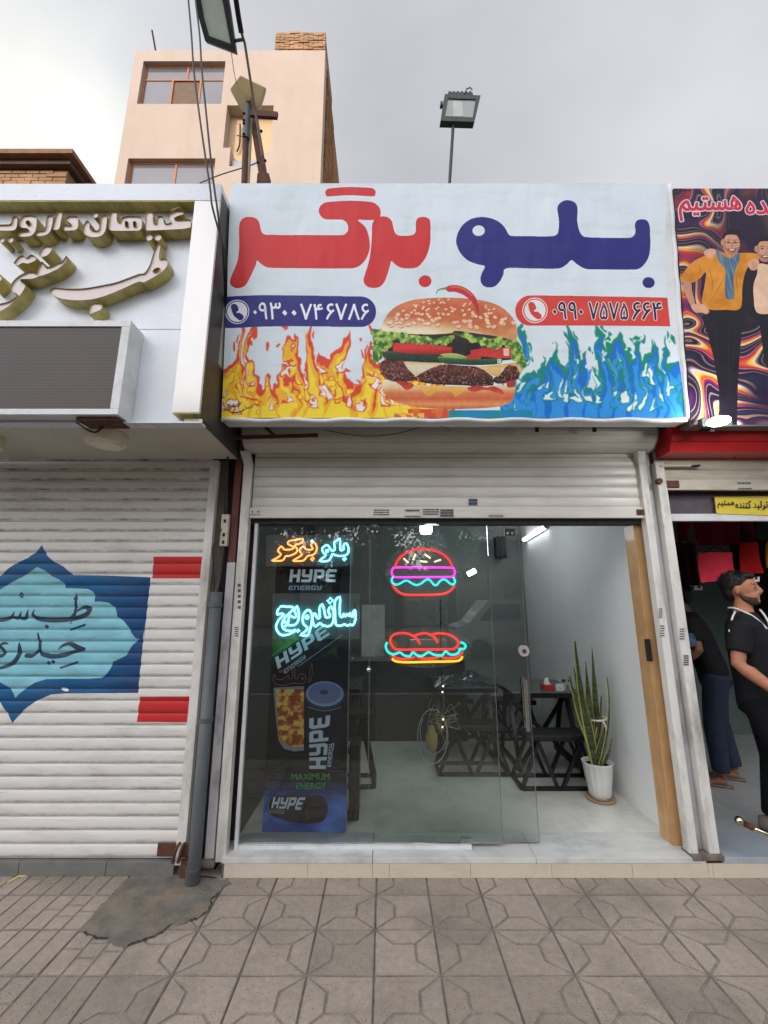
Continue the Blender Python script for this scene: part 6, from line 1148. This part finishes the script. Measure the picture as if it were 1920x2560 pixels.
for a, b in ((1.992, 2.02), (2.022, 2.75), (2.753, 3.5), (3.503, 4.3)): MB().box(a, b, 3.005, 3.012, .001, .0778).build('riser_tile', M_riser, dsk)
RF_ = mat('red_fascia_paint', (196, 40, 42), .3, var=.08, dirt=.25, dcol=(110, 34, 34), ds=5, coat=.2); zf0, zf1, zf2 = F(1800, 1130, 2.9).z, F(1800, 1103, 2.87).z, F(1800, 1062, 2.83).z
MB().hexa([(2.06, 2.90, zf0), (4.5, 2.90, zf0), (4.5, 3.05, zf0), (2.06, 3.05, zf0), (2.06, 2.87, zf1-.003), (4.5, 2.87, zf1-.003), (4.5, 3.05, zf1-.003), (2.06, 3.05, zf1-.003)]).build('fascia_panel', RF_, KS); MB().hexa([(2.06, 2.865, zf1), (4.5, 2.865, zf1), (4.5, 3.05, zf1), (2.06, 3.05, zf1), (2.06, 2.83, zf2), (4.5, 2.83, zf2), (4.5, 3.05, zf2), (2.06, 3.05, zf2)]).build('fascia_panel', RF_, KS)
R4 = lambda x, y: (1560+x/3.686, 1040+y/3.686)
KR = thing('roller_shutter', 'half raised cream roller shutter of the clothes shop with a rusty latch', 'roller shutter', (3.2, 3.06, 2.4), 'roller shutters of the shop row')
zb0, zb1 = F(1800, 1226, 3.05).z, F(1800, 1200, 3.05).z; z = zb1+.001; hh = .082
M_slatR = mat('cream_shutter_slat', (190, 184, 168), .45, var=.05, dirt=.45, dcol=(126, 116, 98), ds=3, dst=(1, 1, 6))
for k in range(5): slat('slat', 2.04, 4.3, 3.06, z, z+hh-.001, M_slatR, KR, .007); z += hh
kb = MB().box(2.06, 4.3, 3.035, 3.072, zb0, zb1).build('bottom_bar', M_slatR, KR, bev=.004); MB().box(2.022, 2.088, 3.018, 3.09, ZF+.012, zb1+.13).build('guide_rail', M_white, KR, bev=.004)
q0, q1 = F(*R4(375, 595), 3.03), F(*R4(512, 660), 3.03); lt = MB().box(q0.x, q1.x, 3.022, 3.035, q1.z, q0.z).build('bar_latch', M_rust, KR, bev=.008); p = F(*R4(325, 600), 3.01); MB().tube([(p.x, 3.0, p.z), (p.x, 3.03, p.z)], .022, 12).build('rail_bolt', M_rust, KR)
for i, (a, b, c, d) in enumerate(((1035, 606, 1175, 632), (1042, 660, 1183, 678))): (xa, ya), (xb, yb) = R4(a, b), R4(c, d); sticker(xa, ya, xb, yb, VP(3.034), kb, M_stk, 1, i+60)
for i, (x0, y0, x1, y1) in enumerate(((1698, 1570, 1712, 1600), (1708, 1637, 1722, 1664))): sticker(x0, y0, x1, y1, VP(3.017), [o for o in KR.children if o.name.startswith('guide_rail')][0], M_white if i == 0 else M_stk, 5, i+70)
sb = F(*R4(315, 462), 3.0); MB().bar(F(*R4(330, 462), 3.02), F(*R4(690, 460), 3.02), .022, .014).build('lift_bar', M_slatR, KR); MB().bar(F(*R4(620, 462), 3.012), F(*R4(695, 458), 3.012), .024, .012).build('lift_bar_end', M_dark, KR)
# transom and yellow notice
tz0, tz1 = F(1800, 1303, 3.13).z, F(1800, 1285, 3.13).z; MB().box(2.09, 4.3, 3.12, 3.16, tz0, tz1).build('transom_rail', M_frame, KS, bev=.003); MB().box(2.09, 4.3, 3.135, 3.145, tz1, zb0+.03).build('transom_panel', mat('dark_transom', (74, 62, 72), .25, var=.35, vs=5), KS)
YS = thing('yellow_notice', 'yellow notice with black Persian writing in the transom of the clothes shop', 'notice', F(*R4(1080, 905), 3.11)); yp = VP(3.118)
yq = [R4(832, 745), R4(1560, 738), R4(1560, 925), R4(850, 900)]; plate('card', mat('notice_yellow', (222, 200, 62), .45, var=.08), yp, yq, .004, .004, YS)
def words(body, quad, pl, m_, par, off, bold=.01, nm='writing'):
    out, hol = text_loops(farsi(body)); b_ = MB(); k = 0
    for l in out:
        xs = [p[0] for p in l]; ys = [p[1] for p in l]; hs = [h for h in hol if min(xs) < h[0][0] < max(xs) and min(ys) < h[0][1] < max(ys)]
        for dx, dy in ((0, 0), (.7, .4), (-.7, -.4)):
            tp = lambda L: [pl.pt(*pl.ab(*(np.array(bil(quad, a, b))+(dx, dy))), off+k*.0003) for a, b in L]
            b_.prism(tp(l), (0, .0002, 0), holes=[tp(h) for h in hs]); k += 1
    return b_.build(nm, m_, par, fix=False)
for body, a, b in (('هستیم', 858, 1002), ('کننده', 1022, 1158), ('تولید', 1184, 1312)): words(body, [R4(a, 786), R4(b, 782), R4(b, 852 if body != 'تولید' else 868), R4(a, 852 if body != 'تولید' else 868)], yp, M_ink, YS, .006, .03)
# lit lamp on the red ledge
lq = F(1797, 1053, 2.55); LS = thing('spot_lamp', 'blazing white LED lamp lying on the red fascia under the poster', 'lamp', lq); MB().box(lq.x-.10, lq.x+.10, 2.562, 2.60, lq.z-.03, lq.z+.03).build('body', M_lampb, LS, bev=.006)
rm = Matrix.Rotation(.22, 3, 'Y').inverted(); MB().ball(lq+Vector((0, .0, 0)), .085, .022, .034, 10, Matrix.Rotation(-.22, 3, 'Y')).build('lens', emat('led_white', (1, 1, 1), 12.), LS, smooth=True); MB().bar(lq+Vector((0, .06, -.03)), Vector((lq.x, 2.86, zf2)), .03).build('bracket', M_dark, LS)
l = bpy.data.lights.new('spot_lamp_light', 'POINT'); l.energy = 8; l.shadow_soft_size = .05; o = bpy.data.objects.new('spot_lamp_light', l); COL.objects.link(o); o.location = lq+Vector((0, -.10, -.02))
# hanging garments
def cloth(pq, Y, folds=3, amp=.02, th=.05):
    P = [F(*R4(*p), Y) for p in pq]; b = MB(); n = 14
    def fn(u, v, s): c = (P[3]*(1-u)+P[2]*u)*(1-v)+(P[0]*(1-u)+P[1]*u)*v; return c+Vector((0, s*th*math.sin(math.pi*u)**.5+amp*math.sin(u*folds*6.28+v*2)*(1.2-v), 0))
    g1 = MB().grid(lambda u, v: fn(u, v, -.5), n, 10); g2 = MB().grid(lambda u, v: fn(u, v, .5), n, 10); b.add(g1.v, g1.f); b.add(g2.v, [tuple(reversed(f)) for f in g2.f]); return b
def garment(pq, Y, col, label, sleeves=(), tagpx=None, folds=2):
    P0 = F(*R4(*pq[0]), Y); t = thing('garment', label, 'garment', P0, 'clothes hanging in the shop'); m_ = mat('cloth_%d_%d_%d' % col, col, .9, var=.12, vs=6, bump=.3, bs=200, spec=.1); cloth(pq, Y, folds).build('front', m_, t, smooth=True, fix=False)
    for s_ in sleeves: cloth(s_, Y+.01, 1, .01).build('sleeve', m_, t, smooth=True, fix=False)
    a, b = F(*R4(*pq[0]), Y), F(*R4(*pq[1]), Y); mid = (a+b)/2; MB().tube([a+(mid-a)*.3, mid+Vector((0, 0, .05)), b+(mid-b)*.3], .006, 6).tube([mid+Vector((0, 0, .05)), mid+Vector((.01, 0, .1)), mid+Vector((.03, 0, .09))], .003, 6).build('hanger', M_black, t)
    if tagpx:
        x0, y0, x1, y1 = tagpx; plate('price_tag', mat('tag_white', (214, 214, 210), .6), VP(Y-.04), [R4(x0, y0), R4(x1, y0), R4(x1, y1), R4(x0, y1)], .002, .0, t); plate('tag_print', M_ink, VP(Y-.043), [R4(x0+(x1-x0)*.4, y0), R4(x0+(x1-x0)*.75, y0), R4(x0+(x1-x0)*.75, y0+(y1-y0)*.55), R4(x0+(x1-x0)*.4, y0+(y1-y0)*.55)], .001, .0, t)
garment([(640, 940), (1070, 940), (1085, 1185), (680, 1190)], 3.75, (124, 24, 52), 'dark crimson shirt with spread sleeves hanging under the transom', [[(490, 960), (620, 960), (580, 1145), (505, 1140)], [(1085, 960), (1190, 960), (1222, 1135), (1160, 1130)]])
garment([(682, 1262), (1000, 1256), (1036, 1500), (712, 1536)], 3.6, (214, 58, 76), 'bright pinkish red folded shirt hanging above the man in black', (), (884, 1525, 965, 1572), 1)
garment([(1070, 1172), (1240, 1166), (1282, 1445), (1080, 1462)], 3.62, (166, 28, 30), 'deep red folded garment hanging right of the bright pinkish one', (), (1176, 1482, 1250, 1526), 1)
garment([(1225, 950), (1600, 950), (1600, 1150), (1235, 1135)], 3.9, (60, 76, 76), 'dull teal garment hanging at the right edge under the transom', (), None)
garment([(1312, 1160), (1480, 1160), (1480, 1400), (1318, 1395)], 3.65, (196, 120, 34), 'orange garment just showing at the right edge', (), None, 1)
garment([(470, 1170), (660, 1180), (690, 1560), (500, 1560)], 4.1, (56, 22, 32), 'very dark maroon clothes hanging by the left side wall of the shop', (), (648, 1566, 724, 1604))
tag(MB().tube([(2.06, 3.68, 2.5), (4.5, 3.68, 2.5)], .014, 10).build('clothes_rail', M_steel), 'steel clothes rail under the transom of the clothes shop', 'rail')
rod = thing('metal_rod', 'shiny round headed metal rod slanting in from the right edge near the doorway', 'rod', F(1848, 2052, 3.0)); a = F(1848, 2052, 3.0); e_ = G(2120, 2190, .0); MB().ball(a, .024, .024, .026, 8).build('head', mat('chrome', (210, 200, 170), .15, metal=1), rod, smooth=True); MB().tube([a+(e_-a)*.05, a+(e_-a)*.12], .018, 12).build('collar', M_rust, rod); MB().tube([a+(e_-a)*.12, F(1920, 2086, 2.98), e_], .011, 10).build('shaft', mat('chrome', (210, 200, 170)), rod, smooth=True)

# ================================================================== people
def remeshed(mb, name, m_, parent, vox, it=4):
    me = bpy.data.meshes.new('raw'); me.from_pydata([Vector(v) for v in mb.v], [], mb.f); bm = bmesh.new(); bm.from_mesh(me); bmesh.ops.recalc_face_normals(bm, faces=bm.faces); bm.to_mesh(me); bm.free(); o = bpy.data.objects.new('raw', me); COL.objects.link(o)
    r = o.modifiers.new('r', 'REMESH'); r.mode = 'VOXEL'; r.voxel_size = vox; s = o.modifiers.new('s', 'SMOOTH'); s.iterations = it; s.factor = .5
    ev = o.evaluated_get(bpy.context.evaluated_depsgraph_get()); m2 = bpy.data.meshes.new_from_object(ev); A = np.empty(len(m2.vertices)*3); m2.vertices.foreach_get('co', A); A = A.reshape(-1, 3); bpy.data.objects.remove(o)
    b = MB(); b.v = [tuple(v) for v in A]; b.f = [tuple(p.vertices) for p in m2.polygons]; return b.build(name, m_, parent, smooth=True, fix=False)
def person(label, X, Y, ang, skin, shirt, trouser, shoe, hairc, lean=0., arms=None, feet=None, sandals=False, collar=False, H=1.0):
    f = Vector((math.cos(ang), math.sin(ang), 0)); l = Vector((-math.sin(ang), math.cos(ang), 0)); O = Vector((X, Y, ZF)); t = thing('person', label, 'person', O); U = Vector((0, 0, 1))
    def P(a, b, c):
        a2 = a+(max(0, c-.9)*math.tan(lean)); return O+(f*a2+l*b+U*(c-(max(0, c-.9)*(1-math.cos(lean)))*1))*H
    fx = feet or ((.22, -.10), (-.10, .10)); ar = arms or (((-.03, -.25, 1.13), (.17, -.22, .95)), ((.02, .25, 1.12), (.16, .2, .94)))
    S = lambda a, z, rf, rl: (P(a, 0, z), rf, rl, f, l)
    body = MB(); body.loft([S(0, .86, .10, .15), S(0, 1.0, .105, .145), S(0, 1.15, .11, .155), S(0, 1.3, .115, .175), S(0, 1.4, .095, .175), S(-.005, 1.455, .07, .10), S(0, 1.50, .056, .058), S(.012, 1.57, .054, .054)])
    hc = lambda a, b, c: P(a, b, c)
    body.ball(hc(.005, 0, 1.65), .098, .076, .096, 12, Matrix((f, l, U)).transposed()); R3 = Matrix((f, l, U)).transposed()
    body.ball(hc(.038, 0, 1.585), .066, .058, .066, 10, R3); body.ball(hc(.078, 0, 1.545), .028, .03, .022, 8, R3)
    body.tube([hc(.092, 0, 1.662), hc(.112, 0, 1.63), hc(.120, 0, 1.612)], [.012, .014, .015], 8); body.ball(hc(.108, 0, 1.606), .016, .020, .011, 6, R3); body.ball(hc(.088, 0, 1.675), .016, .055, .011, 8, R3)
    body.ball(hc(.096, 0, 1.581), .012, .024, .006, 6, R3); body.ball(hc(.093, 0, 1.568), .012, .022, .007, 6, R3)
    for s in (-1, 1): body.ball(hc(-.002, s*.078, 1.625), .020, .009, .033, 8, R3)
    for s, (el, wr_) in zip((-1, 1), ar):
        sh = P(0, s*.185, 1.405); e = P(*el); w_ = P(*wr_); body.tube([sh, sh+(e-sh)*.5, e, e+(w_-e)*.25, w_], [.058, .050, .042, .045, .029], 12)
        d = (w_-e).normalized(); sd = d.cross(l).normalized(); pc_ = w_+d*.055; body.tube([w_, w_+d*.03, pc_, w_+d*.095], [.028, .034, .040, .036], 10)
        for k in range(4):
            b0 = w_+d*.09+sd*(.027-.018*k); ln = (.075, .085, .08, .062)[k]; body.tube([b0, b0+d*ln*.45-l*s*.012, b0+d*ln*.7-l*s*.035, b0+d*ln*.62-l*s*.055], [.0105, .010, .0095, .008], 8)
        b0 = w_+d*.03+sd*.030; body.tube([b0, b0+d*.03+sd*.022, b0+d*.06+sd*.026-l*s*.012], [.012, .011, .009], 8)
    legs = []
    for s, (ff, ll) in zip((-1, 1), fx):
        hip = P(0, s*.085, .90); an_ = P(ff-.03, ll, .085); kn = (hip+an_)/2+f*.035; legs.append((hip, kn, an_)); body.tube([hip, hip+(kn-hip)*.5, kn, kn+(an_-kn)*.35, an_], [.085, .072, .054, .055, .036], 12); body.loft([(P(ff-.06, ll, .035), .03, .03, l, U), (P(ff, ll, .04), .042, .036, l, U), (P(ff+.11, ll, .022), .045, .02, l, U), (P(ff+.16, ll, .016), .03, .012, l, U)], 10)
    remeshed(body, 'body', skin, t, .0075, 5)
    for s in (-1, 1): MB().ball(hc(.083, s*.031, 1.645), .0120, n=8).build('eye', mat('eye_white', (150, 140, 132), .3), t, smooth=True); MB().ball(hc(.0895, s*.032, 1.645), .0078, n=6).build('iris', mat('eye_dark', (40, 28, 22), .2), t, smooth=True); MB().tube([hc(.094, s*.014, 1.672), hc(.090, s*.034, 1.678), hc(.076, s*.052, 1.670)], [.004, .005, .003], 6).build('eyebrow', hairc, t)
    hr = MB(); hr.ball(hc(-.020, 0, 1.674), .103, .083, .088, 12, R3); hr.ball(hc(.052, 0, 1.728), .046, .062, .028, 8, R3); hr.ball(hc(-.055, 0, 1.62), .055, .066, .075, 8, R3); rr = random.Random(9)
    for k in range(60): a = rr.uniform(0, 6.28); c = hc(-.01+.075*math.cos(a), .062*math.sin(a), 1.70+rr.uniform(-.03, .045)); hr.ball(c, .018, n=5)
    ho = remeshed(hr, 'hair', hairc, t, .008, 2); hs = MB()
    for k in range(900):                                    # loose locks standing off the scalp
        d = Vector((rr.gauss(0, 1), rr.gauss(0, 1), abs(rr.gauss(.35, .8)))).normalized(); c = hc(-.022, 0, 1.674)+f*d.x*.098+l*d.y*.079+U*d.z*.088
        if d.x > .55 and d.z < .5: continue
        g = (f*(d.x+.5)+l*d.y+U*d.z*.7+Vector((rr.gauss(0, .4), rr.gauss(0, .4), rr.gauss(0, .3)))).normalized(); e = c+g*rr.uniform(.012, .030); s_ = g.orthogonal().normalized()*.0022; s2_ = g.cross(s_).normalized()*.0022
        hs.add([c+s_, c-s_*.5+s2_, c-s_*.5-s2_, e], [(0, 1, 3), (1, 2, 3), (2, 0, 3)])
    hs.build('hair_strands', hairc, ho, fix=False)['kind'] = 'stuff'
    bd = MB(); bd.ball(hc(.036, 0, 1.570), .0655, .0585, .060, 10, R3); bd.ball(hc(.077, 0, 1.544), .0285, .031, .0225, 8, R3)
    for s in (-1, 1): bd.tube([hc(.0, s*.071, 1.62), hc(.012, s*.066, 1.585), hc(.04, s*.052, 1.556)], [.006, .010, .016], 8)
    bo = bd
    remeshed(bo, 'beard', mat('beard_stubble', (70, 50, 42), .9, var=.35, vs=90), t, .007, 3) if collar else None
    sm = MB(); sm.loft([S(0, .83, .125, .175), S(0, .95, .125, .172), S(0, 1.1, .128, .172), S(0, 1.28, .132, .192), S(0, 1.39, .115, .195), S(-.005, 1.45, .085, .125), S(-.008, 1.475, .07, .085)])
    for s, (el, wr_) in zip((-1, 1), ar): sh = P(0, s*.175, 1.40); e = P(*el); m3 = sh+(e-sh)*.72; sm.tube([sh, sh+(m3-sh)*.5, m3], [.078, .075, .072], 14)
    remeshed(sm, 'shirt', shirt, t, .009, 4)
    tr_ = MB(); tr_.loft([S(0, .80, .12, .165), S(0, .9, .122, .168), S(0, .97, .118, .160)])
    for hip, kn, an_ in legs: tr_.tube([hip, hip+(kn-hip)*.5, kn, kn+(an_-kn)*.4, an_+Vector((0, 0, .03))], [.105, .096, .080, .076, .066], 14)
    remeshed(tr_, 'trousers', trouser, t, .009, 4)
    for s, (ff, ll) in zip((-1, 1), fx):
        so_ = MB()
        if sandals: so_.loft([(P(ff-.10, ll, .010), .038, .010, l, U), (P(ff+.05, ll, .010), .048, .010, l, U), (P(ff+.17, ll, .009), .036, .008, l, U)], 12); so_.tube([P(ff+.06, ll-.05, .014), P(ff+.065, ll, .068), P(ff+.06, ll+.05, .014)], .012, 8)
        else: so_.loft([(P(ff-.115, ll, .045), .032, .042, l, U), (P(ff-.06, ll, .055), .044, .054, l, U), (P(ff+.03, ll, .045), .050, .044, l, U), (P(ff+.13, ll, .03), .050, .030, l, U), (P(ff+.185, ll, .022), .030, .018, l, U)], 12)
        so_.build('sandal' if sandals else 'shoe', shoe, t, smooth=True)
    if collar:
        w_ = mat('white_collar', (206, 206, 204), .7)
        for P_ in ([P(-.075, -.05, 1.50), P(-.02, -.085, 1.495), P(.06, -.075, 1.44), P(.118, -.045, 1.36)], [P(.085, .045, 1.49), P(.112, .02, 1.44), P(.136, .0, 1.36), P(.140, -.01, 1.28)]): MB().tube(cr(P_, 5, False), [.007]*8+[.010]*8 if len(cr(P_, 5, False)) == 16 else .007, 8).build('collar', w_, t, smooth=True)
        a, b = P(-.0, -.175, 1.46), P(-.045, -.235, 1.36); MB().tube(cr([P(-.02, -.15, 1.475), P(-.03, -.215, 1.43), P(-.05, -.252, 1.34)], 4, False), .006, 6).build('sleeve_piping', w_, t); MB().bar(P(.131, -.04, .98), P(.131, -.035, .95), .006).build('zip_pull', w_, t)
    return t
M_skin = mat('warm_skin', (172, 118, 90), .55, var=.12, vs=26, spec=.3, dirt=.25, dcol=(140, 84, 66), ds=14, bump=.25, bs=420); M_skin2 = mat('brown_skin', (128, 88, 68), .55, var=.06, vs=20)
M_hair = mat('black_hair', (22, 18, 17), .6, var=.3, vs=60, bump=.8, bs=160); M_bshirt = mat('black_shirt_cloth', (21, 22, 25), .8, var=.25, vs=9, bump=1., bs=11, spec=.25)
person('man in a black short sleeved shirt with white collar looking right in the shop doorway', 2.61, 3.16, math.radians(-50), M_skin, M_bshirt, mat('black_trousers', (18, 20, 24), .85, var=.15, spec=.15), mat('grey_shoe', (120, 112, 100), .7), M_hair, collar=True, H=1.0, feet=((.24, -.10), (-.02, .12)))
p2 = person('man in dark blue jeans and printed black shirt bending behind the man in black', 3.02, 4.10, math.radians(150), M_skin2, mat('black_shirt_cloth', (20, 21, 24)), mat('dark_jeans', (36, 46, 66), .85, var=.2, vs=7), mat('sandal_brown', (120, 108, 100), .7), M_hair, lean=math.radians(15), sandals=True, feet=((-.02, -.12), (.10, .12)), arms=(((.10, -.24, 1.14), (.30, -.18, 1.02)), ((.06, .26, 1.13), (.24, .2, 1.0))))
sp_c = F(1727, 1600, 3.86); MB().ball(sp_c, .05, .012, .06, 8).build('shirt_print', mat('shirt_print', (70, 92, 112), .8, var=.6, vs=26), p2, smooth=True)

# grit and dry crumbs gathered along the foot of the shops
gb = MB(); rg = random.Random(12)
for k in range(700):
    x = rg.uniform(-3.0, 3.2); y = 3.0-abs(rg.gauss(0, .03))-.004 if k < 430 else rg.uniform(1.6, 2.98)
    if k >= 560: x = rg.gauss(-1.2, .18); y = min(2.99, rg.gauss(2.93, .06))
    s = rg.uniform(.0012, .0042)*(1.6 if k >= 560 else 1); c = Vector((x, y, .003+s*.4)); P = [c+Vector((rg.uniform(-1, 1), rg.uniform(-1, 1), rg.uniform(-.5, .8)))*s for _ in range(4)]
    gb.add(P, [(0, 1, 2), (0, 3, 1), (1, 3, 2), (0, 2, 3)])
tag(gb.build('grit', mat('grit_brown', (92, 82, 70), .95, var=.4, vs=30)), 'small crumbs of grit scattered on the pavement along the doorsteps', 'grit', kind='stuff')
